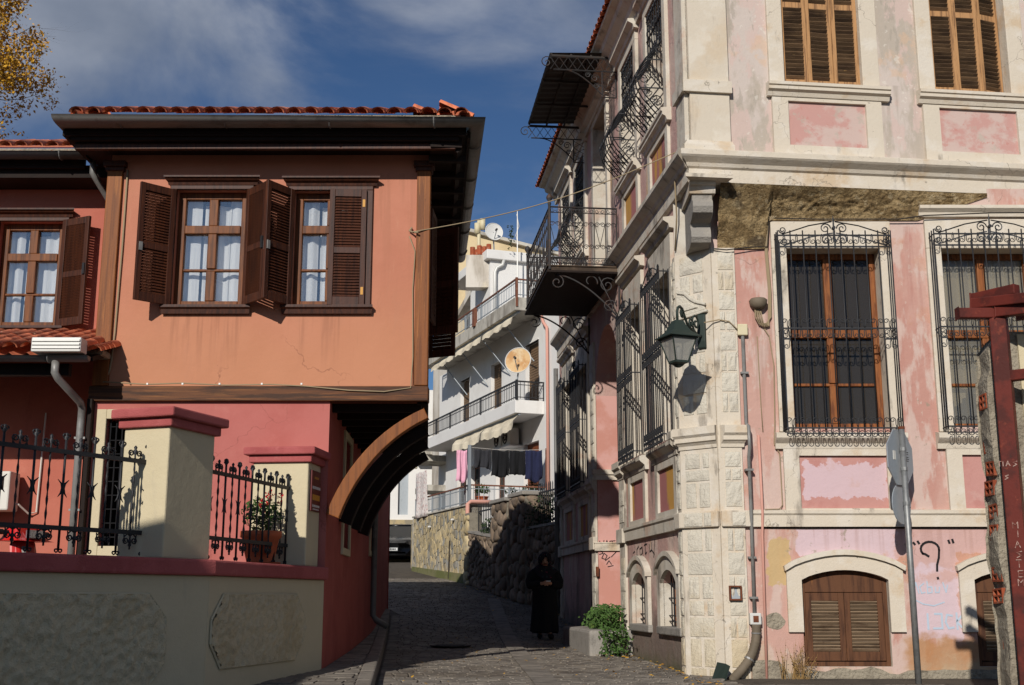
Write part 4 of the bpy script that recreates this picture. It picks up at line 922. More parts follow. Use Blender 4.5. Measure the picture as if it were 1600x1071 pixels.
H_ = [[(0, 0), (.01, .12)], [(.07, 0), (.08, .13)], [(0, .06), (.09, .08)]]; A_ = [[(0, 0), (.04, .13), (.08, 0)], [(.02, .05), (.07, .05)]]
I_ = [[(0, 0), (0, .12)]]; T_ = [[(.03, -.01), (.03, .12)], [(0, .12), (.08, .125)]]; Z_ = [[(.06, .12), (.01, .08), (.06, .05), (0, 0)]]
segs = [L_(p, x, .80, 1.0) for G, x in ((H_, .02), (A_, .11), (I_, .2), (T_, .21), (Z_, .29)) for p in G]
segs += [[(.03, .79), (.08, .72), (.02, .70)], [(.10, .72), (.06, .64), (.12, .62), (.15, .68), (.10, .72)], [(.12, .60), (.20, .66)], [(.14, .54), (.18, .60), (.22, .54)], [(.16, .50), (.25, .52)], [(.34, .78), (.22, .66)]]
strokes(FJ, 'graffiti', 'paint_black', segs, .014, .004, label='black tag scrawled on the pink porch jamb')
strokes(FB, 'graffiti', 'paint_black', [[(-3.35, .62), (-3.25, .64)], [(-2.98, .70), (-3.1, .66), (-3.1, .58), (-2.97, .56)], [(-2.75, .68), (-2.9, .66), (-2.88, .56), (-2.75, .6), (-2.74, .68), (-2.7, .56)], [(-2.55, .76), (-2.56, .58), (-2.46, .60)], [(-2.62, .70), (-2.45, .71)], [(-2.3, .70), (-2.28, .6), (-2.15, .62), (-2.14, .72)], [(-2.16, .62), (-2.0, .56)], [(-1.96, .74), (-2.05, .52)]], .02, .004)
# ---- pipes, boxes and cables fixed to the front
def fixed(F, name, pts, r, m, n=8, parent=rh): return MB(F).tube(pts, r, n).done(name, m, parent, smooth=True)
fixed(FA, 'conduit', [(.66, 3.06, .035), (.66, 2.0, .035), (.665, 1.95, .15), (.665, 1.7, .16), (.665, 1.6, .09), (.665, .99, .09), (.67, .8, .05), (.665, -.2, .04)], .021, 'zinc_pipe')
fixed(FA, 'conduit', [(.80, 1.86, .03), (.80, .95, .07), (.795, .7, .03), (.775, -1.0, .03)], .016, 'pink_pipe')
for h in (2.6, 1.45, .45, -.0): 
    MB(FA).box(.62, .71, h - .012, h + .012, 0, .062 if h < 1 or h > 2 else .115).done('pipe_clip', 'zinc_pipe', rh)
MB(FA).box(.60, .72, 3.05, 3.19, 0, .07).done('junction_box', 'plastic_cream', rh, bevel=.012)
jb = MB(FA).box(.605, .735, -.30, -.17, 0, .09).done('junction_box', 'white_metal', rh, bevel=.012)
MB(FA).box(.64, .70, -.27, -.20, .09, .096).done('rusty_cover', 'rust_box', jb)
hs_pts = [(.675, -.30, .06), (.672, -.40, .06), (.655, -.50, .065), (.62, -.60, .075), (.56, -.70, .09), (.48, -.79, .12), (.38, -.88, .16), (.34, -.91, .18)]
mb = MB(FA); hp = []
for p, q in zip(hs_pts, hs_pts[1:]):
    for k in range(6): hp.append(tuple(Vector(p).lerp(Vector(q), k / 6)))
mb.tube(hp, [.050 + .004 * (i % 2) for i in range(len(hp))], 10); hz = mb.done('drain_hose', 'hose', rh, smooth=True)
for i in (5, 22): MB(FA).tube([hp[i], hp[i + 1]], .058, 10).done('hose_clamp', 'zinc_pipe', hz)
MB(FA).lathe([(.0, 3.37), (.07, 3.38), (.10, 3.42), (.11, 3.48), (.09, 3.50), (.04, 3.51)], 10, (.86, 0, .05)).done('junction_box', 'hose', rh, smooth=True)
for k in range(4):
    fixed(FA, 'cable', [(.82 + k * .02, 3.38, .05), (.82 + k * .025, 3.28, .05), (.86 + k * .02, 3.19 - .012 * k, .045), (.95 + k * .01, 3.20 - .01 * k, .04), (1.01 - .01 * k, 3.28, .03), (1.02 - k * .008, 3.6, .03), (1.0 - k * .008, 4.1, .03), (1.03, 4.47, .06), (1.03 + .03 * k, 4.52, .10)], .009, 'cable', 5)
fixed(FA, 'cable', [(.60, 3.12, .05), (.50, 3.22, .06), (.38, 3.24, .06), (.2, 3.2, .08)], .008, 'cable', 5)
fixed(FA, 'cable', [(.92, 3.15, .02), (.98, 3.05, .02), (1.02, 2.7, .02), (1.0, 2.0, .02), (.98, 1.76, .03), (1.04, 1.65, .02), (1.045, 1.05, .02), (1.0, 1.0, .06), (.83, .995, .08)], .007, 'cable', 5)
fixed(FA, 'cable', [(.82, .79, .012), (1.3, .785, .012), (2.0, .79, .012), (3.0, .785, .012), (4.6, .79, .012)], .009, 'cable_dark', 5)
fixed(FA, 'cable', [(.35, 4.12, .06), (.5, 4.10, .08), (.8, 4.14, .06), (1.0, 4.15, .06), (1.03, 4.5, .08), (1.6, 4.49, .07), (2.6, 4.49, .07), (2.9, 4.52, .12), (3.7, 4.55, .13), (4.6, 4.56, .12)], .008, 'cable_dark', 5)
fixed(FA, 'crack', [(.84, 3.05, .002), (.845, 2.6, .002), (.85, 2.2, .002), (.86, 1.9, .002)], .006, 'cable', 4)
rbx = MB(FA).wall(.385, .525, -.03, .135, [(.40, .51, -.012, .118)], .05, .085)
for p, q in (((.385, -.03), (.525, -.03)), ((.525, -.03), (.525, .135)), ((.525, .135), (.385, .135)), ((.385, .135), (.385, -.03))): rbx.quad((*p, .085), (*q, .085), (*q, .03), (*p, .03))
rb_ = rbx.done('meter_box', 'rust_box', rh, label='empty rusty meter box on the corner stones'); MB(FA).quad((.40, -.012, .04), (.51, -.012, .04), (.51, .118, .04), (.40, .118, .04)).done('back_plate', 'sign_back', rb_)
mb = MB(FA)          # patch of bare stone where the plaster fell
pp = [(.90 + .115 * math.cos(t) * random.uniform(.85, 1.1), -.26 + .10 * math.sin(t) * random.uniform(.85, 1.1)) for t in [k * math.pi / 7 for k in range(14)]]
mb.prism(pp, -.02, .004); mb.done('bare_stone', 'rough_mortar', rh)
# street-level plinth skin, broken at the foot of the front
mb = MB(FA); tp = [(.62 + (AR - .62) * i / 40, -.80 + .10 * noise.noise(Vector((i * .35, 3, 0))) + (.10 if i < 4 else 0)) for i in range(41)]
for (x0, y0), (x1, y1) in zip(tp, tp[1:]): mb.prism([(x0, -1.3), (x1, -1.3), (x1, y1), (x0, y0)], -.01, .03 + .012 * noise.noise(Vector((x0 * 3, 1, 0))))
mb.done('plinth', 'rough_mortar', rh, smooth=False)
# ================================================================== LEFT HOUSE
lh = thing('bay_window_house', 'terracotta house with a timber framed bay jettied over the lane on curved brackets', 'house', (-3.5, 15, -.4))
XL = -10.5 + 4.75        # left limit of the wing in a
WN1, WN2, WNW = (.80, 1.63, 3.30, 4.71), (2.19, 3.04, 3.30, 4.70), (-1.70, -.90, 3.28, 4.64)
SLIT = (.16, .42, .56, 1.98)
mb = MB(FL); mb.wall(0, 3.76, 2.2, 5.15, [WN1, WN2], .20); mb.done('bay_wall', 'bay_plaster', lh, label='orange plaster front wall of the bay')
mb = MB(FL); mb.wall(-.06, 2.68, -1.3, 2.2, [SLIT], .2); mb.quad((-.06, -1.3, 0), (-.06, 2.2, 0), (-.06, 2.2, -1), (-.06, -1.3, -1)); mb.done('lower_wall', 'pink_plaster', lh, label='pink plaster ground floor wall')
mb = MB(FL); mb.quad((0, 2.2, 0), (0, 5.15, 0), (0, 5.15, -1), (0, 2.2, -1)); mb.done('bay_wall', 'bay_plaster', lh)
BSW = (1.6, 2.5, 3.3, 4.7)
mb = MB(FBS); mb.wall(0, 4.4, 2.2, 5.15, [BSW, (3.1, 3.9, 3.3, 4.7)], .2); mb.quad((4.4, 2.2, 0), (4.4, 5.15, 0), (4.4, 5.15, -3), (4.4, 2.2, -3)); mb.done('bay_wall', 'bay_plaster', lh)
SW1, SW2 = (1.78, 2.62, .62, 2.0), (6.3, 7.1, .75, 2.0)
mb = MB(FSW); mb.wall(0, 11.3, -1.3, 2.2, [SW1, SW2], .2); mb.quad((11.3, -1.3, 0), (11.3, 2.2, 0), (11.3, 2.2, -4), (11.3, -1.3, -4)); mb.wall(4.3, 11.3, 2.2, 4.2, [], 0, -.02)
mb.done('lane_wall', 'red_plaster', lh, label='shaded red plaster wall along the lane')
mb = MB(FW); mb.wall(XL, .02, -1.3, 5.15, [WNW], .2); mb.done('wing_wall', 'wing_plaster', lh, label='pink plaster wall of the set back wing')
mb = MB(); mb.quad((-10.5, 14.5, -1.3), (-10.5, 24.8, -1.3), (-10.5, 24.8, 5.15), (-10.5, 14.5, 5.15)); mb.quad((-10.5, 24.8, -1.3), (-2.5, 24.8, -1.3), (-2.5, 24.8, 4.2), (-10.5, 24.8, 4.2)); mb.done('rear_wall', 'red_plaster', lh)
# timber frame: posts, capitals, sill beam
for a0, a1 in ((-.03, .15), (3.63, 3.79)):
    MB(FL).box(a0, a1, 2.36, 4.96, -.1, .045).done('corner_post', 'beam_wood', lh, bevel=.01)
    MB(FL).box(a0 - .04, a1 + .04, 4.98, 5.05, -.1, .09).done('post_capital', 'house_wood', lh, bevel=.008)
    MB(FL).box(a0 - .02, a1 + .02, 4.93, 4.98, -.1, .065).done('post_capital', 'house_wood', lh, bevel=.008)
MB(FL).box(-.06, 3.80, 2.18, 2.355, -.15, .055).done('sill_beam', 'long_beam', lh, bevel=.012)
MB(FBS).box(.0, 4.42, 2.18, 2.355, -.1, .04).done('sill_beam', 'dark_wood', lh, bevel=.012)
MB(FBS).box(.12, .26, 2.36, 4.96, -.1, .03).done('corner_post', 'beam_wood', lh, bevel=.01)
# underside of the jetty: boards on joists, four curved brackets
for k in range(20):
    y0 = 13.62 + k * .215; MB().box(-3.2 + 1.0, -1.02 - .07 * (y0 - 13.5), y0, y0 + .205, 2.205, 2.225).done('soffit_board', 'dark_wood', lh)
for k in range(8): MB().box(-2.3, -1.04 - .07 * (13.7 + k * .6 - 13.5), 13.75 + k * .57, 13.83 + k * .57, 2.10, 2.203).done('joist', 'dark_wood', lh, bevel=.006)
def bracket(y0, m):
    x0 = -2.07 - .04 * (y0 - 13.5); x1 = -1.0 - .07 * (y0 - 13.5); z0, z1 = .92, 2.10; n = 12; out = []; inn = []
    for i in range(n + 1):
        t = i / n; an = R(90) * t     # rises from the wall and bends out to the beam
        k_ = .50; out.append((x0 + (x1 - x0) * (k_ * (1 - math.cos(an)) + (1 - k_) * t), z0 + (z1 - z0) * (k_ * math.sin(an) + (1 - k_) * t)))
    mb = MB(); vs = []
    for i, (x, z) in enumerate(out):
        p, q = out[max(0, i - 1)], out[min(n, i + 1)]; d = Vector((q[0] - p[0], q[1] - p[1])).normalized(); w = .12 + .03 * (1 - i / n)
        e = Vector((d.y, -d.x)) * w
        vs += [(x, y0, z), (x + e.x, y0, z + e.y), (x + e.x, y0 + .16, z + e.y), (x, y0 + .16, z)]
    fs = [(i * 4 + k, i * 4 + (k + 1) % 4, i * 4 + 4 + (k + 1) % 4, i * 4 + 4 + k) for i in range(n) for k in range(4)] + [(0, 1, 2, 3), (n * 4, n * 4 + 3, n * 4 + 2, n * 4 + 1)]
    mb.add(vs, fs); return mb.done('curved_bracket', m, lh, bevel=.008)
bracket(13.46, 'beam_wood')
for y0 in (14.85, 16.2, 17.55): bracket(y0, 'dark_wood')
# windows of the house
def house_window(F, q, tra, low, half=False):
    a0, a1, h0, h1 = q
    casement(F, lh, a0, a1, h0, h1, -.10, [(tra, .10), (low, .03)], [((a0 + a1) / 2, .105)], 'sash_wood', 'window_glass', .085)
    mb = MB(F)
    mb.box(a0 - .075, a0, h0 - .02, h1, -.02, .035); mb.box(a1, a1 + .075, h0 - .02, h1, -.02, .035); mb.box(a0 - .075, a1 + .075, h1, h1 + .05, -.02, .035)
    mb.done('window_casing', 'house_wood', lh, bevel=.006)
    MB(F).mould(a0 - .08, a1 + .10, [(0, h1 + .05), (.04, h1 + .05), (.05, h1 + .08), (.085, h1 + .10), (.10, h1 + .12), (.12, h1 + .125), (.12, h1 + .145), (0, h1 + .15)], .5, .5).done('window_cornice', 'house_wood', lh)
    MB(F).mould(a0 - .08, a1 + .08, [(0, h0 - .10), (.05, h0 - .10), (.06, h0 - .05), (.09, h0 - .03), (.09, h0 + .0), (0, h0 + .01)], .3, .3).done('window_sill', 'house_wood', lh)
    room(F, lh, a0, a1, h0, h1, -.2, .9)
    w = a1 - a0
    curtain(F, lh, a0 - .02, a0 + w * .30, h0 - .05, h1, -.235); curtain(F, lh, a0 + w * .34, a0 + w * .72, h0 - .05, h1 - .12, -.25); curtain(F, lh, a0 + w * .70, a1 + .02, h0 - .05, h1, -.235); curtain(F, lh, a0, a1, h0 + .5, h0 + .98, -.30)
for q in (WN1, WN2): house_window(FL, q, 4.25, 3.76)
house_window(FW, WNW, 4.20, 3.72)
sh = lambda F, a, h, w, an, sg, o=.03, H=1.40: shutter(F, lh, a, h, h + H, w, an, sg, o, 'house_wood', 'house_wood', .034, .062, (.62,), False, 60, .04)
s1 = sh(FL, .79, 3.30, .44, 43, -1); s2 = sh(FL, 1.64, 3.30, .44, 47, 1); s3 = sh(FL, 2.18, 3.30, .44, 57, -1); s4 = sh(FL, 3.045, 3.295, .43, 4, -1, .045)
s5 = sh(FW, -.89, 3.27, .43, 24, 1, .03, 1.38); sh(FW, -1.71, 3.27, .43, 20, -1, .03, 1.38)
for a, sg, an, F in ((.79, -1, 43, FL), (2.18, -1, 57, FL)):   # bolts on the free stiles
    M = leafM(F, a, 3.30, .03, an, sg)
    MB(M).tube([(.405, .06, .03 * sg * -1), (.405, 1.34, .03 * sg * -1)], .009, 5).done('shutter_bolt', 'old_iron', s1 if a < 1 else s3)
    MB(M).box(.385, .425, .58, .68, -.035, .035).done('latch', 'zinc_pipe', s1 if a < 1 else s3)
for s_, a, an, F in ((s2, 1.64, 47, FL), (s5, -.89, 24, FW)):
    M = leafM(F, a, 3.28, .03, an, 1); MB(M).box(.39, .425, .62, .76, -.04, .04).done('latch', 'iron', s_)
for h in (3.42, 4.48): MB(FL).box(3.0, 3.03, h, h + .09, .06, .072).done('hinge', 'plaque_gold', s4)
# bay side windows with a shutter standing open
for q in (BSW, (3.1, 3.9, 3.3, 4.7)):
    casement(FBS, lh, *q, -.1, [(4.25, .1)], [((q[0] + q[1]) / 2, .1)], 'house_wood', 'window_glass', .08); room(FBS, lh, *q, -.2)
    shutter(FBS, lh, q[0] - .02, q[2], q[3], .42, 60, -1, .03, 'house_wood', 'house_wood', .05, .06, (.62,))
shutter(FBS, lh, .62, 3.3, 4.7, .42, 8, 1, .04, 'house_wood', 'house_wood', .05, .06, (.62,))
# slit window beside the pier; windows in the lane wall
def stone_frame(F, q, p=.035, w=.11, m='cream_wall'):
    mb = MB(F); a0, a1, h0, h1 = q
    mb.box(a0 - w, a0, h0 - w, h1 + w, -.02, p); mb.box(a1, a1 + w, h0 - w, h1 + w, -.02, p); mb.box(a0, a1, h1, h1 + w, -.02, p); mb.box(a0, a1, h0 - w, h0, -.02, p)
    return mb.done('window_frame', m, lh, bevel=.008)
stone_frame(FL, SLIT); room(FL, lh, *SLIT, -.1)
mb = MB(FL)
for i in range(4): mb.tube([(SLIT[0] + .03 + i * .067, SLIT[2], -.05), (SLIT[0] + .03 + i * .067, SLIT[3], -.05)], .008, 4)
for i in range(9): mb.tube([(SLIT[0], SLIT[2] + .1 + i * .155, -.055), (SLIT[1], SLIT[2] + .1 + i * .155, -.055)], .006, 4)
mb.done('window_bars', 'iron', lh)
for q in (SW1, SW2):
    stone_frame(FSW, q, .03, .09); casement(FSW, lh, *q, -.1, [(1.4, .05)], [((q[0] + q[1]) / 2, .08)], 'house_wood', 'dusty_glass', .06); room(FSW, lh, *q, -.2)
# ---- eaves, gutters, tiled roofs
EZ = 5.20
fL_ = (-5.30, 12.92); fR_ = (-.36, 12.92); bR_ = (-.74, 18.5); bL_ = (-5.30, 13.94)
# boarded soffit
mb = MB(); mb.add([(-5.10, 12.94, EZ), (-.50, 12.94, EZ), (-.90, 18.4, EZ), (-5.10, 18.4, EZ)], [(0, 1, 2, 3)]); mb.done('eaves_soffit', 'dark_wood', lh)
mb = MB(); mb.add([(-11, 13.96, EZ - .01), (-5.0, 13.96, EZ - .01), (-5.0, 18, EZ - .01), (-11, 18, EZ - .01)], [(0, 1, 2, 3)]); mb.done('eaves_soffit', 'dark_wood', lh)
MB(FL).box(-.30, 4.10, 5.06, 5.135, .36, .42).done('eaves_beam', 'house_wood', lh, bevel=.01)
MB(FL).box(-.32, 4.14, 5.14, 5.19, .02, .50).done('eaves_board', 'dark_wood', lh)
MB(FBS).box(-.45, 4.8, 5.08, 5.19, .02, .38).done('eaves_board', 'dark_wood', lh)
MB(FW).box(XL, -.1, 5.06, 5.18, .02, .46).done('eaves_board', 'dark_wood', lh)
MB(FBS).tube([(-.4, 5.08, .33), (4.8, 5.08, .33)], .05, 4).done('eaves_beam', 'dark_wood', lh)
for k in range(9): MB(FBS).box(-.2 + k * .55, -.12 + k * .55, 5.0, 5.08, .0, .44).done('rafter_tail', 'dark_wood', lh, bevel=.005)
def gutter(P, r, name='gutter', z=0, parent=lh):
    """half-round gutter along a path of (x, y, z) with clips"""
    P = [Vector(p) for p in P]; n = 8; mb = MB(); vs = []
    for i, p in enumerate(P):
        d = (P[min(i + 1, len(P) - 1)] - P[max(i - 1, 0)]).normalized(); e = Vector((d.y, -d.x, 0)).normalized()
        if 0 < i < len(P) - 1:
            d0 = (P[i] - P[i - 1]).normalized(); e0 = Vector((d0.y, -d0.x, 0)).normalized(); e = e / max(.5, e.dot(e0))
        for rr in (r, r - .008):
            for k in range(n + 1):
                an = math.pi + math.pi * k / n; vs.append(tuple(p + e * rr * math.cos(an) + Vector((0, 0, rr * math.sin(an)))))
    m_ = 2 * (n + 1); fs = []
    for i in range(len(P) - 1):
        for k in range(n): fs += [(i * m_ + k, i * m_ + k + 1, (i + 1) * m_ + k + 1, (i + 1) * m_ + k), (i * m_ + n + 1 + k, i * m_ + n + 2 + k, (i + 1) * m_ + n + 2 + k, (i + 1) * m_ + n + 1 + k)]
        for k in (0, n): fs.append((i * m_ + k, (i + 1) * m_ + k, (i + 1) * m_ + n + 1 + k, i * m_ + n + 1 + k))
    for i in (0, len(P) - 1):
        fs += [(i * m_ + k, i * m_ + k + 1, i * m_ + n + 2 + k, i * m_ + n + 1 + k) for k in range(n)]
        fs.append(tuple(i * m_ + k for k in range(n + 1)))
    go = mb.add(vs, fs).done(name, 'gutter_metal', parent, smooth=True)
    for p, q in zip(P, P[1:]):     # brackets round the gutter
        L = (q - p).length; d = (q - p).normalized(); e = Vector((d.y, -d.x, 0)); nn = max(1, int(L / .95))
        for j in range(nn):
            c = p + d * (L * (j + .6) / nn); mb2 = MB()
            mb2.tube([tuple(c + e * (r + .006) * math.cos(math.pi + math.pi * k / 8) + Vector((0, 0, (r + .006) * math.sin(math.pi + math.pi * k / 8)))) for k in range(9)], .011, 4); mb2.done('gutter_clip', 'gutter_metal', go)
    return go
gutter([(-5.12, 13.84, 5.325), (-5.15, 12.84, 5.325), (-.41, 12.84, 5.32), (-.83, 18.5, 5.32)], .086)
gutter([(-11, 13.84, 5.31), (-5.10, 13.84, 5.305)], .08)
def frame_tile(p, ue, tl):
    upv = tl.cross(ue); upv = upv if upv.z > 0 else -upv
    ue2 = upv.cross(tl)
    return Matrix(((ue2.x, upv.x, tl.x, p.x), (ue2.y, upv.y, tl.y, p.y), (ue2.z, upv.z, tl.z, p.z), (0, 0, 0, 1)))
def tiled(house, A, B, n_dir, pitch, rows, sp=.2, lim=None, r0=.0, base=True, depth=3.0):
    """rows of barrel tiles above the eave line A-B; n_dir points out from the house"""
    A = Vector(A); B = Vector(B); d = B - A; ue = d.normalized(); nd = Vector(n_dir).normalized(); L = d.length; k = int(L / sp)
    tl = (nd * math.cos(R(pitch)) - Vector((0, 0, 1)) * math.sin(R(pitch)))
    up = ue.cross(tl); up = up if up.z > 0 else -up
    for j in range(rows):
        for i in range(k + 1):
            s_ = i * L / k
            if lim and not lim(s_, j * .33, L): continue
            p = A + ue * s_ - tl * (j * .33) + up * (.012 * j * 0 + .02)
            wob = Matrix.Rotation(R(random.uniform(-2.5, 2.5)), 4, 'Z') @ Matrix.Rotation(R(1.5 + random.uniform(-.8, .8)), 4, 'X')
            inst(TILE, 'roof_tile', house, frame_tile(p + up * random.uniform(0, .006), ue, tl) @ wob)
    # pan tiles between, seen as a troughed layer
    mb = MB(); m_ = k * 6
    for i in range(m_):
        f = lambda q: -.03 - .05 * abs(math.sin(math.pi * q / 6))
        p0 = A + ue * (L * i / m_) + up * f(i); p1 = A + ue * (L * (i + 1) / m_) + up * f(i + 1)
        dd = depth
        mb.quad(tuple(p0 + tl * .03), tuple(p1 + tl * .03), tuple(p1 - tl * dd), tuple(p0 - tl * dd))
    mb.done('pan_tiles', 'tile_clay', house, kind='stuff')
MB(FL).box(-.36, 4.22, 5.18, 5.415, .50, .54).done('fascia', 'dark_wood', lh)
MB(FBS).box(-.5, 5.0, 5.18, 5.415, .44, .475).done('fascia', 'dark_wood', lh)
MB(FW).box(XL, -.5, 5.16, 5.41, .48, .53).done('fascia', 'dark_wood', lh)
MB(FL).box(-.40, -.36, 5.18, 5.415, -.5, .54).done('fascia', 'dark_wood', lh)
MB(FL).box(-.24, 4.16, 5.345, 5.40, .56, .60).done('tile_bedding', 'rough_mortar', lh)
MB(FW).box(XL, -.46, 5.335, 5.39, .55, .59).done('tile_bedding', 'rough_mortar', lh)
MB(FBS).box(-.4, 5.0, 5.345, 5.40, .50, .53).done('tile_bedding', 'rough_mortar', lh)
roof = MB(); rz = 5.425
roof.add([(-5.08, 12.95, rz), (-.52, 12.95, rz), (-.92, 18.5, rz), (-5.08, 18.5, rz), (-2.9, 15.6, rz + 1.05), (-2.9, 18.5, rz + 1.05)], [(0, 1, 4), (1, 2, 5, 4), (0, 4, 5, 3)])
roof.add([(-11, 13.98, rz), (-5.2, 13.98, rz), (-5.2, 18, rz + 1.6), (-11, 18, rz + 1.6)], [(0, 1, 2, 3)])
lroof = roof.done('roof', 'tile_clay', lh)
tiled(lroof, (-4.98, 12.87, 5.405), (-.58, 12.87, 5.395), (0, -1, 0), 22, 4, .19, lambda s, u, L: u * .9 < s + .1 and u * .9 < L - s + .1, depth=.35)
tiled(lroof, (-.47, 13.05, 5.395), (-.85, 18.4, 5.395), (1, .07, 0), 22, 2, .2, lambda s, u, L: u < s + .1, depth=.3)
tiled(lroof, (-11, 13.89, 5.39), (-5.25, 13.89, 5.39), (0, -1, 0), 22, 4, .19, depth=1.5)
RID = shared(tile_mesh(.105, .42), 'ridge_tile', 'tile_clay', True)
for c, dx in (((-5.02, 12.92, 5.37), 1), ((-.54, 12.92, 5.36), -1)):
    for j in range(1):
        tl = Vector((-dx * .70, -.70, -.27)).normalized(); ue = Vector((.7, -.7 * dx, 0)).normalized()
        inst(RID, 'ridge_tile', lroof, frame_tile(Vector(c) - tl * (j * .36) + Vector((0, 0, .02)), ue, tl))
MB().box(-5.24, -5.06, 13.5, 13.9, 5.34, 5.44).done('flashing', 'white_metal', lh, bevel=.01)
# porch roof over the yard with gutter, awning box and downpipes
mb = MB(); mb.add([(-10, 12.98, 2.60), (-4.62, 12.98, 2.60), (-4.62, 14.48, 3.08), (-10, 14.48, 3.08), (-10, 12.98, 2.55), (-4.62, 12.98, 2.55), (-4.62, 14.48, 2.98), (-10, 14.48, 2.98)], [(0, 1, 2, 3), (4, 5, 6, 7), (0, 1, 5, 4), (1, 2, 6, 5), (0, 3, 7, 4)])
pr = mb.done('porch_roof', 'dark_wood', lh)
tiled(pr, (-10, 12.92, 2.67), (-4.74, 12.92, 2.67), (0, -1, 0), 17.7, 5, .19, depth=1.55)
for j in range(4):
    tl = Vector((0, -math.cos(R(17.7)), -math.sin(R(17.7)))); inst(TILE, 'roof_tile', pr, frame_tile(Vector((-4.60, 12.95, 2.66)) - tl * j * .12 + Vector((.012 * j, 0, 0)), Vector((1, 0, 0)), tl))
MB(FL).box(-.10, .16, 2.66, 2.74, .0, .3).done('mortar_fillet', 'rough_mortar', pr, bevel=.03)
gutter([(-10, 12.86, 2.60), (-4.62, 12.86, 2.58)], .066, parent=pr)
mb = MB().box(-5.20, -4.66, 12.70, 12.90, 2.60, 2.76); ab = mb.done('awning_box', 'white_metal', pr, bevel=.012)
for z in (2.63, 2.67, 2.71): MB().box(-5.19, -4.67, 12.685, 12.70, z, z + .025).done('box_rib', 'white_metal', ab, bevel=.005)
MB().box(-9.9, -4.9, 13.05, 13.15, 2.40, 2.54).done('porch_beam', 'dark_wood', pr, bevel=.01)
dp = lambda pts, r=.042, m='zinc_pipe', n='downpipe': MB().tube(pts, r, 10).done(n, m, lh, smooth=True)
dp([(-4.98, 12.86, 2.53), (-4.98, 12.86, 2.40), (-4.95, 12.88, 2.34), (-4.84, 13.30, 2.14), (-4.835, 13.36, 2.08), (-4.84, 13.37, 1.9), (-4.84, 13.37, -.4)])
for z in (1.75, .95): MB().box(-4.90, -4.78, 13.36, 13.43, z - .012, z + .012).done('pipe_clip', 'zinc_pipe', lh)
dp([(-5.10, 13.86, 5.24), (-5.10, 13.86, 5.05), (-5.07, 13.88, 5.0), (-4.84, 14.35, 4.55), (-4.82, 14.42, 4.45), (-4.82, 14.42, 3.25), (-4.85, 14.36, 3.15), (-4.95, 14.2, 3.08)], .04, 'gutter_metal')
MB().box(-4.80, -4.74, 13.40, 13.52, -.4, 2.2).done('porch_post', 'dark_wood', lh, bevel=.006)
dp([(-2.20, 19.9, 2.2), (-2.26, 20.0, 2.0), (-2.26, 20.0, -.28), (-2.20, 20.0, -.36), (-2.02, 20.0, -.46)], .05, 'gutter_metal')
fixed(FL, 'cable', [(.20, 4.95, .02), (.20, 4.0, .02), (.185, 3.0, .02), (.17, 2.7, .02), (.16, 2.55, .03), (.12, 2.42, .03)], .012, 'cable', 5, lh)
fixed(FL, 'cable', [(.10, 2.40, .06), (.6, 2.37, .06), (1.0, 2.385, .06), (1.5, 2.36, .06), (2.0, 2.37, .06), (2.4, 2.35, .06), (2.9, 2.30, .07), (3.3, 2.285, .07), (3.6, 2.33, .06), (3.615, 2.7, .02), (3.6, 3.5, .02), (3.62, 3.95, .02), (3.55, 4.13, .03)], .008, 'cable', 5, lh)
fixed(FL, 'cable', [(3.66, 4.16, .10), (3.60, 4.17, .06), (3.55, 4.2, .03), (3.58, 4.24, .03)], .012, 'cable', 5, lh)
for x in (.6, 1.0, 1.42, 1.9, 2.35): MB(FL).box(x, x + .02, 2.365, 2.385, .055, .075).done('cable_clip', 'white_metal', lh)

# ================================================================== BOUNDARY WALL, PIERS, FENCES
FQ1 = frame((-2.68, 10.83), (-.5, -.866)); FQ1 = Matrix(((.5, 0, .866, -2.68), (.866, 0, -.5, 10.83), (0, 1, 0, 0), (0, 0, 0, 1)))      # a runs away; lane side = +o
FQ2 = Matrix(((.2227, 0, .9749, -2.68), (.9749, 0, -.2227, 10.83), (0, 1, 0, 0), (0, 0, 0, 1)))
bw = thing('boundary_wall', 'low cream garden wall with red coping and roughcast panels below the two piers', 'wall', (-2.9, 10.8, -1))
L2 = 2.74
MB(FQ1).box(-6.5, 0, -1.5, .19, -.42, 0).done('wall_base', 'cream_wall', bw, bevel=.01); MB(FQ2).box(0, L2, -1.5, .19, -.40, 0).done('wall_base', 'cream_wall', bw, bevel=.01)
MB(FQ1).box(-6.5, .03, .19, .33, -.46, .06).done('coping', 'cap_paint', bw, bevel=.02); MB(FQ2).box(-.03, L2 - .02, .192, .328, -.44, .06).done('coping', 'cap_paint', bw, bevel=.02)
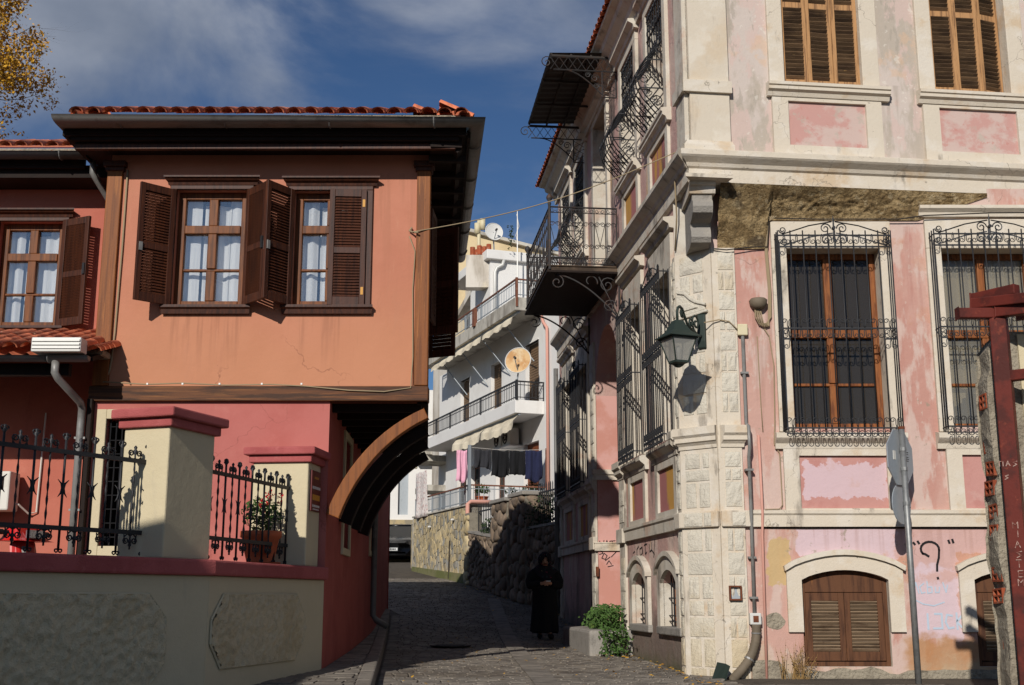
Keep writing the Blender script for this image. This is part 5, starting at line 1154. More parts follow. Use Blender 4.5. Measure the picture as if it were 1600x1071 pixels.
def panel(F, a0, a1, h0, h1, c, sub=26):
    """octagonal roughcast panel with a grainy face"""
    mb = MB(F); q = [(a0 + c, h0), (a1 - c, h0), (a1, h0 + c * 1.0), (a1, h1 - c * 1.0), (a1 - c, h1), (a0 + c, h1), (a0, h1 - c), (a0, h0 + c)]
    mb.prism(q, -.01, .012); pn = mb.done('roughcast_panel', 'roughcast', bw)
    st = .022; nx, ny = int((a1 - a0) / st), int((h1 - h0) / st); ok = lambda a, h: min(a - a0, a1 - a) + min(h - h0, h1 - h) >= c * .98
    vs, ix = [], {}
    gm = MB(F)
    for j in range(ny + 1):
        for i in range(nx + 1):
            a, h = a0 + (a1 - a0) * i / nx, h0 + (h1 - h0) * j / ny
            w = F @ Vector((a, h, 0)); z = noise.noise(w * 17) * .020 + noise.noise(w * 40) * .026 + random.uniform(-.003, .003)
            vs.append((a, h, .024 + z))
    fs = []
    for j in range(ny):
        for i in range(nx):
            if all(ok(vs[k][0], vs[k][1]) for k in (j * (nx + 1) + i, j * (nx + 1) + i + 1, (j + 1) * (nx + 1) + i, (j + 1) * (nx + 1) + i + 1)): fs.append((j * (nx + 1) + i, j * (nx + 1) + i + 1, (j + 1) * (nx + 1) + i + 1, (j + 1) * (nx + 1) + i))
    used = sorted({k for f in fs for k in f}); mp_ = {k: i for i, k in enumerate(used)}
    gm.add([vs[k] for k in used], [tuple(mp_[k] for k in f) for f in fs]); gm.done('rough_face', 'roughcast', pn, smooth=True)
    rim = MB(F); rim.prism(q, -.01, .0)
    for k in range(8):
        (x0, y0), (x1, y1) = q[k], q[(k + 1) % 8]; rim.tube([(x0, y0, .01), (x1, y1, .01)], .012, 4)
    rim.done('panel_rim', 'cream_wall', pn)
panel(FQ1, -4.6, -.50, -.75, .03, .2); panel(FQ1, -10.5, -5.2, -.9, .03, .2); panel(FQ2, .06, 2.18, -.62, .03, .22)
def pier(F, a0, a1, o0, o1, zt, zb=.33, name='pier'):
    MB(F).box(a0, a1, zb, zt - .16, o0, o1).done(name, 'cream_wall', bw, bevel=.015)
    MB(F).box(a0 - .04, a1 + .04, zt - .165, zt - .085, o0 - .04, o1 + .04).done('pier_cap', 'cap_paint', bw, bevel=.012)
    MB(F).box(a0 - .09, a1 + .09, zt - .085, zt, o0 - .09, o1 + .09).done('pier_cap', 'cap_paint', bw, bevel=.015)
P1F = Matrix(((.334, 0, .9426, -2.97), (.9426, 0, -.334, 10.35), (0, 1, 0, 0), (0, 0, 0, 1)))
pier(P1F, 0, .70, -.47, 0, 1.62)
P2F = Matrix(((.12, 0, .993, -2.20), (.993, 0, -.12, 12.98), (0, 1, 0, 0), (0, 0, 0, 1)))
pier(P2F, 0, .48, -.62, 0, 1.60)
def fence(name, label, F, a0, a1, o, n):
    f = thing(name, label, 'fence', F @ Vector(((a0 + a1) / 2, .33, o)), 'wrought iron fence panels on the garden wall')
    for h in (.545, 1.155): MB(F).box(a0, a1, h - .018, h + .018, o - .012, o + .012).done('rail', 'iron', f)
    if 'st' not in _scr:
        b = MB(); b.tube([(0, .37, 0), (0, 1.27, 0)], .011, 5); b.lathe([(.012, 1.25), (.03, 1.275), (.012, 1.285), (.02, 1.30), (.006, 1.31)], 6)
        for sg in (-1, 1):
            b.tube([(0, 1.24, 0)] + [(x, y_, 0) for x, y_ in spiral(sg * .022, 1.285, .020, .008, 200 if sg > 0 else -20, -sg * .9, 7)], .007, 4)
            b.tube([(sg * .055, .93, 0), (sg * .02, .90, 0), (sg * .010, .86, 0), (sg * .02, .82, 0), (sg * .045, .79, 0)], [.003, .009, .010, .009, .003], 4)
            b.tube([(x, y_, 0) for x, y_ in spiral(sg * .022, .37, .02, .008, 180 if sg > 0 else 0, sg * .9, 7)], .007, 4)
        _scr['st'] = shared(b, 'picket', 'iron', True)
        b = MB(); pts = []
        for i in range(30):
            t = i / 29; pts.append((0, .40 + t * .82, 0))
        b.tube(pts, [.008 + .004 * math.sin(i * 1.6) * (1 if .15 < i / 29 < .85 else 0) + .002 for i in range(30)], 4)
        for up, h in ((1, 1.225), (-1, .465)):
            for sg in (-1, 1):
                b.tube([(sg * .068, h - up * .06, 0), (sg * .064, h - up * .03, 0)] + [(x, y_, 0) for x, y_ in spiral(sg * .045, h - up * .01, .030, .008, 0 if sg > 0 else 180, sg * up * 1.3, 11)], .007, 4)
                b.tube([(0, h - up * .05, 0), (sg * .03, h - up * .065, 0), (sg * .064, h - up * .04, 0)], .007, 4)
            b.lathe([(.010, h - .02), (.024, h + .01), (.010, h + .025), (.016, h + .045), (.003, h + .06)] if up > 0 else [(.003, h - .05), (.016, h - .03), (.010, h - .01), (.022, h), (.01, h + .02)], 6)
        _scr['tw'] = shared(b, 'picket', 'iron', True)
    for i in range(n):
        a = a0 + (a1 - a0) * (i + .5) / n
        inst(_scr['st' if (n - i) % 2 else 'tw'], 'picket', f, F @ T(a, 0, o))
    return f
fence('iron_fence', 'long black scrolled iron fence panel left of the big cream pier', FQ1, -4.6, -.50, -.24, 28)
fence('iron_fence', 'short black iron fence panel between the two cream piers', FQ2, .30, 2.22, -.22, 13)
# ================================================================== THINGS IN FRONT
def leafquad(mb, p, n, s):
    u = n.orthogonal().normalized(); u = Matrix.Rotation(random.uniform(0, 6.3), 3, n) @ u; v = n.cross(u)
    mb.add([tuple(p - u * s * .9), tuple(p - v * s * .45 + n * s * .12), tuple(p + u * s * .9), tuple(p + v * s * .45 + n * s * .12)], [(0, 1, 2, 3)])
def rvec():
    while True:
        v = Vector((random.uniform(-1, 1), random.uniform(-1, 1), random.uniform(-1, 1)))
        if .01 < v.length < 1: return v
# wall lantern on its scrolled arm
LX = Vector((1.90, 13.44, 0)); lt = thing('wall_lantern', 'green metal wall lantern with glass panes hanging from a scrolled arm on the corner', 'lantern', (1.90, 13.44, 2.56))
def sq(mb, prof, c, rot=0):       # square lathe
    vs = []; fs = []
    for r, z in prof:
        for k in range(4): t = math.pi / 4 + k * math.pi / 2 + rot; vs.append((c.x + r * 1.414 * math.cos(t), c.y + r * 1.414 * math.sin(t), z))
    for i in range(len(prof) - 1):
        for k in range(4): fs.append((i * 4 + k, i * 4 + (k + 1) % 4, i * 4 + 4 + (k + 1) % 4, i * 4 + 4 + k))
    return mb.add(vs, fs + [(0, 1, 2, 3), tuple(range(len(vs) - 4, len(vs)))])
RT = R(22)
sq(MB(), [(.195, 2.905), (.195, 2.915), (.165, 2.935), (.11, 2.985), (.07, 3.06), (.05, 3.11), (.02, 3.12)], LX, RT).done('lantern_roof', 'lamp_green', lt)
sq(MB(), [(.150, 2.885), (.165, 2.89), (.165, 2.905), (.15, 2.905)], LX, RT).done('lantern_rim', 'lamp_green', lt)
sq(MB(), [(.012, 2.565), (.03, 2.575), (.05, 2.60), (.085, 2.615), (.085, 2.64), (.06, 2.64)], LX, RT).done('lantern_base', 'lamp_green', lt)
fr_ = MB()
cor = lambda r, z, k: (LX.x + r * 1.414 * math.cos(math.pi / 4 + k * math.pi / 2 + RT), LX.y + r * 1.414 * math.sin(math.pi / 4 + k * math.pi / 2 + RT), z)
for k in range(4): MB().tube([cor(.082, 2.635, k), cor(.150, 2.89, k)], .0085, 4).done('lantern_rib', 'lamp_green', lt)
for k in range(4):
    m4 = MB(); m4.add([cor(.079, 2.64, k), cor(.079, 2.64, k + 1), cor(.147, 2.885, k + 1), cor(.147, 2.885, k)], [(0, 1, 2, 3)]); m4.done('lantern_pane', 'lamp_glass', lt)
MB().lathe([(.01, 2.64), (.022, 2.66), (.022, 2.72), (.034, 2.75), (.03, 2.80), (.008, 2.82)], 8, (LX.x, LX.y, 0), ax=2).done('bulb', 'dish_white', lt, smooth=True)
cn = FCH.col[2].xyz; wallp = Vector((2.05 + .26, 14.34 - .25, 0)) + cn * .035; AF = Matrix(((0, 0, 0, 0),) * 4)
ad = (LX - wallp); aL = ad.length; ad.normalize(); aside = Vector((-ad.y, ad.x, 0))
AF = Matrix(((ad.x, 0, aside.x, wallp.x), (ad.y, 0, aside.y, wallp.y), (0, 1, 0, 0), (0, 0, 0, 1)))
mb = MB(AF); mb.tube([(aL, 3.11, 0), (aL, 3.22, 0), (aL - .02, 3.27, 0), (aL - .08, 3.30, 0), (aL - .15, 3.28, 0), (aL - .20, 3.22, 0), (aL - .27, 3.14, 0), (aL - .34, 3.10, 0), (.16, 3.05, 0), (.02, 3.06, 0)], .017, 6)
mb.done('lantern_arm', 'lamp_green', lt, smooth=True)
for a_, h_, r_, s_, t_ in ((aL - .15, 3.225, .055, 90, -1.5), (.20, 3.19, .12, 270, 1.6), (.33, 3.16, .07, 270, 1.4)):
    MB(AF).tube([(x, y_, 0) for x, y_ in spiral(a_, h_, r_, .012, s_, t_, 18)], .013, 5).done('scroll', 'lamp_green', lt, smooth=True)
MB(AF).prism([(-.0, 2.90), (.035, 2.92), (.05, 3.0), (.05, 3.22), (.035, 3.32), (.0, 3.36)], -.05, .05).done('wall_plate', 'lamp_green', lt, bevel=.012)
# traffic sign seen from behind
sg_ = thing('road_sign', 'grey back of an octagonal traffic sign above a round one on a galvanised pole', 'road sign', (4.36, 13.35, g(13.35)))
MB().tube([(4.36, 13.35, g(13.3) - .3), (4.36, 13.35, 1.86)], .034, 12).done('pole', 'pole_galv', sg_, smooth=True)
MB().tube([(4.36, 13.35, 1.845), (4.36, 13.35, 1.875)], .037, 10).done('pole_cap', 'rust_box', sg_)
ph_ = R(47); sd = Vector((math.cos(ph_), math.sin(ph_), 0)); sn = Vector((sd.y, -sd.x, 0))
spc = Vector((4.36, 13.35, 0)) - sn * .05 + sd * .035
SF = Matrix(((sd.x, 0, sn.x, spc.x), (sd.y, 0, sn.y, spc.y), (0, 1, 0, 0), (0, 0, 0, 1)))
oc = [(.335 * math.cos(R(22.5 + 45 * k)), 1.535 + .335 * math.sin(R(22.5 + 45 * k))) for k in range(8)]
MB(SF).prism(oc, -.012, 0).done('octagonal_plate', 'sign_back', sg_)
MB(SF).prism([(x * .995, 1.535 + (y_ - 1.535) * .995) for x, y_ in oc], -.016, -.0125).done('sign_face', 'steel_red', sg_)
rc = [(.225 * math.cos(R(15 * k)) + .0, 1.02 + .225 * math.sin(R(15 * k))) for k in range(24)]
MB(SF).prism(rc, -.03, -.02).done('round_plate', 'sign_back', sg_)
def tinytext(hc, ac, rows, w):
    mb = MB(SF)
    for r in range(rows):
        x = ac - w / 2 + random.uniform(0, .02)
        while x < ac + w / 2:
            l = random.uniform(.012, .035); mb.quad((x, hc - r * .022, .0015), (x + l, hc - r * .022, .0015), (x + l, hc - r * .022 + .010, .0015), (x, hc - r * .022 + .010, .0015)); x += l + .008
    return mb
tinytext(1.60, .13, 2, .13).done('printed_lines', 'cable_dark', sg_, kind='stuff'); tinytext(1.545, .13, 3, .14).done('printed_lines', 'cable_dark', sg_, kind='stuff')
for hc in (1.13, 1.03): 
    t_ = tinytext(hc, .10, 3, .16); t_.v = [p + sn * -.02 for p in t_.v]; t_.done('printed_lines', 'cable_dark', sg_, kind='stuff')
for h in (1.62, 1.40, 1.02): MB().tube([(4.36, 13.35, h - .02), (4.36, 13.35, h + .02)], .040, 10).done('pole_bracket', 'pole_galv', sg_)
MB(SF).box(-.18, -.12, 1.50, 1.60, .0, .004).done('sticker', 'ac_white', sg_)
# broken hollow-brick wall and rusty red steel frame at the right
bk = thing('broken_brick_wall', 'broken end of a plastered hollow brick wall behind a red steel post', 'wall', (4.3, 9.3, -1.2))
nz = lambda a, b: noise.noise(Vector((a, b, 4.2)))
mb = MB(); prof = []
for i in range(46): z = -1.35 + i * .075; prof.append((3.66 + .035 * nz(z * 5, 1) + .015 * nz(z * 17, 2) + (.03 if z > 1.7 else 0) + (z - 1.9 if z > 1.93 else 0) * .9, z))
for (x0, z0), (x1, z1) in zip(prof, prof[1:]):
    mb.quad((x0, 9.12, z0), (6.5, 9.12, z0), (6.5, 9.12, z1), (x1, 9.12, z1)); mb.quad((x0, 9.12, z0), (x0 + .02 * nz(z0 * 8, 3), 9.18, z0), (x1 + .02 * nz(z1 * 8, 3), 9.18, z1), (x1, 9.12, z1)); mb.quad((x0, 9.36, z0), (6.5, 9.36, z0), (6.5, 9.36, z1), (x1, 9.36, z1))
    mb.quad((x0 + .02 * nz(z0 * 8, 3), 9.18, z0), (x0 + .02, 9.36, z0), (x1 + .02, 9.36, z1), (x1 + .02 * nz(z1 * 8, 3), 9.18, z1))
mb.quad((prof[-1][0], 9.12, prof[-1][1]), (6.5, 9.12, prof[-1][1]), (6.5, 9.36, prof[-1][1]), (prof[-1][0], 9.36, prof[-1][1]))
mb.done('wall_body', 'rough_mortar', bk)
MB().box(3.92, 6.5, 9.10, 9.119, -1.35, 2.0).done('white_plaster', 'cream_wall', bk)
z = -1.2; k = 0
while z < 1.5:
    if k not in (9,) and random.random() > .10:
        b = MB(); x0 = 3.668 + random.uniform(-.018, .012); y0 = 9.135 + random.uniform(-.01, .015); y1 = y0 + .17 + random.uniform(-.03, .02)
        hh = .115 + random.uniform(-.008, .008)
        F_ = Matrix(((0, 0, -1, x0), (-1, 0, 0, y1), (0, 1, 0, z + random.uniform(-.008, .008)), (0, 0, 0, 1))) @ Matrix.Rotation(random.uniform(-.06, .06), 4, 'Z')
        W_ = y1 - y0; b.F = F_
        hl = [(.016, W_ / 2 - .006, .014, hh / 2 - .006), (W_ / 2 + .006, W_ - .016, .014, hh / 2 - .006), (.016, W_ / 2 - .006, hh / 2 + .006, hh - .014), (W_ / 2 + .006, W_ - .016, hh / 2 + .006, hh - .014)]
        b.wall(0, W_, 0, hh, hl, .10)
        for p, q in (((0, 0), (W_, 0)), ((W_, 0), (W_, hh)), ((W_, hh), (0, hh)), ((0, hh), (0, 0))): b.quad((*p, 0), (*q, 0), (*q, -.10), (*p, -.10))
        b.done('hollow_brick', 'hollow_brick', bk)
    z += .155 + random.uniform(-.01, .02); k += 1
sf = thing('steel_frame', 'rusty red steel post with beams at the right edge', 'steel frame', (3.83, 9.0, -1.3))
def bar_(p, q, w, name='beam', n=4):
    p = Vector(p); q = Vector(q); d = (q - p).normalized(); s_ = d.cross(Vector((0, 0, 1))); s_ = s_.normalized() if s_.length > .1 else Vector((1, 0, 0)); t_ = s_.cross(d)
    vs = [tuple(c + s_ * w * i + t_ * w * j) for c in (p, q) for i, j in ((-.5, -.5), (.5, -.5), (.5, .5), (-.5, .5))]
    return MB().add(vs, [(0, 1, 2, 3), (4, 5, 6, 7), (0, 1, 5, 4), (1, 2, 6, 5), (2, 3, 7, 6), (3, 0, 4, 7)]).done(name, 'steel_red', sf, bevel=.008)
PF = Matrix(((math.cos(R(-32)), -math.sin(R(-32)), 0, 3.735), (math.sin(R(-32)), math.cos(R(-32)), 0, 8.98), (0, 0, 1, 0), (0, 0, 0, 1)))
pv = MB(PF); pv.box(-.06, .06, -.06, .06, -1.4, 2.12); post_ = pv.done('post', 'steel_red', sf, bevel=.008)
bar_((3.42, 8.98, 2.135), (3.70, 8.98, 2.135), .08); bar_((3.60, 9.1, 2.24), (4.5, 7.75, 2.07), .08); bar_((3.72, 8.95, 2.14), (4.8, 7.7, 2.03), .085); bar_((3.76, 8.95, 1.64), (4.8, 7.9, 1.62), .08); bar_((3.68, 9.3, 2.33), (3.9, 8.98, 2.33), .08); bar_((3.9, 9.0, 2.14), (5, 9.0, 2.14), .09)
# scratched white letters down the post
PG = Matrix(((PF[0][0], 0, -PF[0][1] * -1, 0),) * 4)
ex, ey = PF.col[0].xyz, PF.col[1].xyz
pc = PF.col[3].xyz + ex * .0 - ey * .062
PG = Matrix(((ex.x, 0, -ey.x, pc.x), (ex.y, 0, -ey.y, pc.y), (0, 1, 0, 0), (0, 0, 0, 1)))
def glyph(pts, x, y_, s): return [(x + a * s, y_ + b * s) for a, b in pts]
GL = {'M': [[(0, 0), (0, 1), (.4, .5), (.8, 1), (.8, 0)]], 'I': [[(.4, 0), (.4, 1)]], 'A': [[(0, 0), (.4, 1), (.8, 0)], [(.2, .4), (.6, .4)]], 'S': [[(.8, 1), (0, .8), (.7, .35), (0, 0)]], 'P': [[(0, 0), (0, 1)], [(0, 1), (.7, 1)], [(.7, 1), (.7, 0)]], 'E': [[(.8, 0), (0, 0), (0, 1), (.8, 1)], [(0, .5), (.6, .5)]], 'T': [[(0, 1), (.8, 1)], [(.4, 1), (.4, 0)]], 'G': [[(0, 0), (0, 1), (.8, 1)]]}
segs = []
for ch_, x, y_, s_ in (('P', -.05, .96, .045), ('A', -.005, .96, .045), ('S', .045, .955, .045), ('S', -.02, .86, .04)): segs += [glyph(p, x - .02, y_, s_ * .8) for p in GL[ch_]]
for i, ch_ in enumerate('MIASTEM'): segs += [glyph(p, -.012 + .01 * (i % 2) + random.uniform(-.004, .004), .50 - i * .07 + random.uniform(-.006, .006), .045) for p in GL[ch_]]
strokes(PG, 'graffiti', 'paint_white', segs, .006, .002, sf)
# planter kerb with a green shrub in the porch recess
st_ = MB(FB); st_.box(-6.1, -3.55, -1.1, -.45, -.2, .62); so_ = st_.done('stone_step', 'grey_stone', None, bevel=.04); tag(so_, 'low grey stone block jutting into the lane before the porch', 'stone block')
shb = thing('leafy_shrub', 'small bushy green plant growing against the pink wall beside the stone block', 'shrub', FB @ Vector((-3.6, -.8, .25)))
mb = MB(); tw_ = MB()
for k in range(2600):
    t = random.random(); s_ = -3.2 - t * 1.9
    p = FB @ Vector((s_ + random.gauss(0, .12), -.85 + random.random() ** .8 * (.40 - .02 * t) + .07 * math.sin(s_ * 9) + (t > .35) * .30, .10 + random.random() * (.30 + .1 * math.sin(s_ * 7))))
    if p.z < -.47 and FB.inverted() @ p and (FB.inverted() @ p).x < -3.55: p.z = -.45 + random.random() * .3
    leafquad(mb, p, (rvec() + Vector((-.4, -.5, .6))).normalized(), random.choice((.014, .02, .026, .034, .046)))
mb.done('leaves', 'leaf_green', shb, kind='stuff')
for k in range(14):
    a = FB @ Vector((-3.3 - k * .12, -.8 + (.3 if k > 3 else 0), .12)); b = a + Vector((random.uniform(-.2, .05), random.uniform(-.2, .2), random.uniform(.25, .45))); b.z = min(b.z, -.25); tw_.tube([tuple(a), tuple((a + b) / 2 + rvec() * .04), tuple(b)], .006, 4)
tw_.done('stems', 'bark', shb, kind='stuff')
# dry weeds at the foot of the front
wd_ = thing('dry_weed', 'dry straw coloured weed at the foot of the wall beside the shuttered cellar window', 'weed', (3.2, 13.9, -.9))
mb = MB()
for k in range(46):
    x = 3.22 + random.gauss(0, .09); h = random.uniform(.15, .48); dx, dy = random.uniform(-.14, .16), random.uniform(-.12, .02)
    mb.tube([(x, 13.9, -.92), (x + dx * .4, 13.9 + dy * .5, -.92 + h * .6), (x + dx, 13.9 + dy, -.92 + h)], [.004, .003, .001], 3)
    for j in range(4): leafquad(mb, Vector((x + dx * (.4 + .15 * j), 13.9 + dy, -.92 + h * (.5 + .12 * j))), rvec().normalized(), .014)
mb.done('stalks', 'dry_grass', wd_, kind='stuff')
# fallen leaves on the lane
mb = MB()
for k in range(300):
    y_ = random.uniform(12.5, 31) if k % 3 else random.uniform(12.5, 19); x = rightx(y_) - abs(random.gauss(.1, .25)) if random.random() < .75 else random.uniform(-1.2, 1.2)
    leafquad(mb, Vector((x, y_, g(y_) + .045)), (rvec() * .4 + Vector((0, 0, 1))).normalized(), random.uniform(.018, .045))
tag(mb.done('fallen_leaves', 'leaf_yellow'), None, None, None, 'stuff')
# small plaque on the far pier
pl = MB(P2F); pl.box(.07, .41, 1.0 - .08, 1.36, .001, .025); plq = pl.done('information_plaque', 'plaque_maroon', None, bevel=.004); tag(plq, 'small maroon plaque with white and gold lines fixed to the far pier', 'plaque')
def plate_lines(name, m, rows, parent):
    mb = MB(P2F)
    for h, x0, x1, t in rows:
        x = x0
        while x < x1 - .005:
            l = random.uniform(.012, .028); mb.quad((x, h, .0265), (min(x + l, x1), h, .0265), (min(x + l, x1), h + t, .0265), (x, h + t, .0265)); x += l + .008
    return mb.done(name, m, parent, kind='stuff')
plate_lines('white_lettering', 'plate_white', [(1.16, .09, .39, .03), (.965, .10, .38, .025), (.935, .12, .36, .014)], plq); plate_lines('gold_lettering', 'plaque_gold', [(1.27, .16, .32, .025)], plq)
MB(P2F).box(.10, .38, 1.04, 1.10, .025, .0262).done('gold_band', 'plaque_gold', plq)
# flower pot behind the short fence
pt = thing('flower_pot', 'terracotta pot of red flowers behind the short iron fence', 'flower pot', (-2.62, 12.15, .33))
PX, PY = -2.63, 12.72
MB().lathe([(.13, .335), (.16, .45), (.19, .60), (.215, .62), (.215, .68), (.19, .68), (.17, .64)], 16, (PX, PY, 0), ax=2).done('pot', 'terracotta', pt, smooth=True)
MB().lathe([(.2, .331), (.22, .36), (.20, .36)], 14, (PX, PY, 0), ax=2).done('saucer', 'terracotta', pt)
mb = MB(); fl = MB()
for k in range(520):
    v = rvec(); p = Vector((PX, PY, .86)) + Vector((v.x * .22, v.y * .24, v.z * .19)); leafquad(mb, p, (rvec() + v).normalized(), random.uniform(.02, .034))
for k in range(9):
    c = Vector((PX, PY, .9)) + Vector((random.uniform(.0, .2), random.uniform(-.2, .1), random.uniform(.0, .18)))
    for j in range(10): leafquad(fl, c + rvec() * .035, rvec().normalized(), .022)
mb.done('leaves', 'leaf_green', pt, kind='stuff'); fl.done('petals', 'petal_red', pt, kind='stuff')
# air conditioner on the wing wall
ac = thing('air_conditioner', 'white air conditioner box on the pink yard wall behind the long fence', 'air conditioner', (-6.0, 14.3, 1.0))
MB(FW).box(-2.05, -1.15, 1.0, 1.46, .06, .36).done('casing', 'ac_white', ac, bevel=.02); MB(FW).box(-1.36, -1.22, 1.24, 1.40, .36, .365).done('vent', 'dark_wood', ac)
MB(FW).lathe([(.2, 0), (.2, .012), (.03, .012)], 16, (-1.42, 1.26, .362)).done('fan_grille', 'grey_rail', ac) if 0 else None
b = MB(FW @ T(-1.74, 1.23, .362)); [b.tube([(r * math.cos(t * .35), r * math.sin(t * .35), .006) for t in range(19)], .005, 4) for r in (.06, .11, .16, .21)]; b.done('fan_guard', 'grey_rail', ac)
MB(FW).tube([(-1.2, 1.1, .2), (-1.1, 1.08, .18), (-1.02, .98, .06), (-.94, 1.0, .03), (-.92, 2.2, .03)], .012, 6).done('pipe', 'cable_white', ac)
# red scooter parked in the yard
sco = thing('scooter', 'red motor scooter parked in the yard behind the long iron fence', 'scooter', (-4.5, 11.9, -.4))
SM = Matrix.Translation((-4.75, 11.2, -.50)) @ Matrix.Rotation(R(158), 4, 'Z')
def sc_(name, m, f, **k): b = MB(SM); f(b); return b.done(name, m, sco, **k)
def wheel(b, x):
    b.tube([(x + .21 * math.cos(t * math.pi / 10), .0, .25 + .21 * math.sin(t * math.pi / 10)) for t in range(21)], .055, 8)
sc_('wheel', 'tyre', lambda b: wheel(b, -.62), smooth=True); sc_('wheel', 'tyre', lambda b: wheel(b, .62), smooth=True)
sc_('front_shield', 'scooter_red', lambda b: b.add([(-.40, -.2, .35), (-.40, .2, .35), (-.30, .16, 1.0), (-.30, -.16, 1.0), (-.52, -.12, .4), (-.52, .12, .4), (-.36, .1, 1.02), (-.36, -.1, 1.02)], [(0, 1, 2, 3), (4, 7, 6, 5), (0, 4, 5, 1), (2, 6, 7, 3), (0, 3, 7, 4), (1, 5, 6, 2)]), bevel=.03)
sc_('handlebar_cowl', 'scooter_red', lambda b: b.add([(-.44, -.2, 1.0), (-.44, .2, 1.0), (-.22, .2, 1.0), (-.22, -.2, 1.0), (-.38, -.15, 1.15), (-.38, .15, 1.15), (-.25, .15, 1.13), (-.25, -.15, 1.13)], [(0, 1, 2, 3), (4, 5, 6, 7), (0, 1, 5, 4), (1, 2, 6, 5), (2, 3, 7, 6), (3, 0, 4, 7)]), bevel=.03)
sc_('handlebar', 'scooter_black', lambda b: b.tube([(-.25, -.36, 1.08), (-.30, -.15, 1.08), (-.30, .15, 1.08), (-.25, .36, 1.08)], .018, 6)); 
for s_ in (-1, 1): sc_('grip', 'scooter_black', lambda b: b.tube([(-.28, s_ * .22, 1.08), (-.24, s_ * .38, 1.08)], .026, 8))
sc_('body', 'scooter_red', lambda b: b.add([(.0, -.16, .35), (.0, .16, .35), (.95, .12, .55), (.95, -.12, .55), (.08, -.16, .72), (.08, .16, .72), (.98, .09, .82), (.98, -.09, .82)], [(0, 1, 2, 3), (4, 5, 6, 7), (0, 1, 5, 4), (1, 2, 6, 5), (2, 3, 7, 6), (3, 0, 4, 7)]), bevel=.04)
sc_('seat', 'scooter_black', lambda b: b.box(.08, .85, -.14, .14, .72, .84), bevel=.04); sc_('floor_board', 'scooter_black', lambda b: b.box(-.42, .1, -.17, .17, .28, .34), bevel=.01)
sc_('headlight', 'car_chrome', lambda b: b.box(-.47, -.42, -.09, .09, 1.02, 1.10), bevel=.01); sc_('fork', 'zinc_pipe', lambda b: b.tube([(-.62, .09, .25), (-.38, .06, .95)], .02, 6))
# overhead cable across the lane
cb = [Vector((-1.16, 13.42, 4.17)).lerp(Vector((2.03, 14.0, 5.38)), t / 24) + Vector((0, 0, -.14 * math.sin(math.pi * t / 24))) for t in range(25)]
ob = MB().tube([tuple(p) for p in cb], .007, 6).done('overhead_cable', 'cable', None, smooth=True); tag(ob, 'pale cable strung across the lane between the two houses', 'cable')
ob = MB().tube([(2.02, 14.0, 5.36), (2.0, 14.02, 5.0), (2.03, 14.15, 4.6), (2.02, 14.3, 4.2)], .01, 5).done('hanging_cable', 'cable', None, smooth=True); tag(ob, 'loose cable hanging down the corner under the stone cornice', 'cable')
# unseen house added behind the viewer, shaped to shade the garden wall
nh = thing('shading_house', 'unseen plain house added to shade the garden wall', 'house', (-9, -1, -1.6))
MB().box(-14, -5.62, -5, 2.0, -1.8, 5.05).done('wall', 'far_wall', nh); MB().add([(-14.3, -5.3, 5.06), (-5.56, -5.3, 5.06), (-5.56, 2.05, 5.06), (-14.3, 2.05, 5.06), (-11, -1.5, 6.0), (-9, -1.5, 6.0)], [(0, 1, 5, 4), (1, 2, 5), (2, 3, 4, 5), (3, 0, 4)]).done('roof', 'tile_clay', nh)
# ================================================================== UP THE LANE
def clip(poly, nx, ny, c):
    out = []
    for i in range(len(poly)):
        p, q = poly[i], poly[(i + 1) % len(poly)]; dp_, dq = p[0] * nx + p[1] * ny - c, q[0] * nx + q[1] * ny - c
        if dp_ <= 0: out.append(p)
        if dp_ * dq < 0: t = dp_ / (dp_ - dq); out.append((p[0] + (q[0] - p[0]) * t, p[1] + (q[1] - p[1]) * t))
    return out
def voronoi(seeds, bound):
    cells = []
    for i, p in enumerate(seeds):
        poly = bound[:]
        near_ = sorted(range(len(seeds)), key=lambda j: (seeds[j][0] - p[0]) ** 2 + (seeds[j][1] - p[1]) ** 2)[1:16]
        for j in near_:
            q = seeds[j]; nx, ny = q[0] - p[0], q[1] - p[1]; c = (q[0] ** 2 + q[1] ** 2 - p[0] ** 2 - p[1] ** 2) / 2
            poly = clip(poly, nx, ny, c)
            if len(poly) < 3: break
        cells.append(poly)
    return cells
def scatter(bound, n, asp=1.0):
    xs = [p[0] for p in bound]; hs = [p[1] for p in bound]; pts = []
    inside = lambda x, y_: all((bound[(i + 1) % len(bound)][0] - bound[i][0]) * (y_ - bound[i][1]) - (bound[(i + 1) % len(bound)][1] - bound[i][1]) * (x - bound[i][0]) >= 0 for i in range(len(bound)))
    for _ in range(n):
        best, bd = None, -1
        for k in range(7):
            c = (random.uniform(min(xs), max(xs)), random.uniform(min(hs), max(hs)))
            if not inside(*c): continue
            d = min([((c[0] - p[0]) / asp) ** 2 + (c[1] - p[1]) ** 2 for p in pts], default=9)
            if d > bd: best, bd = c, d
        if best: pts.append(best)
    return pts
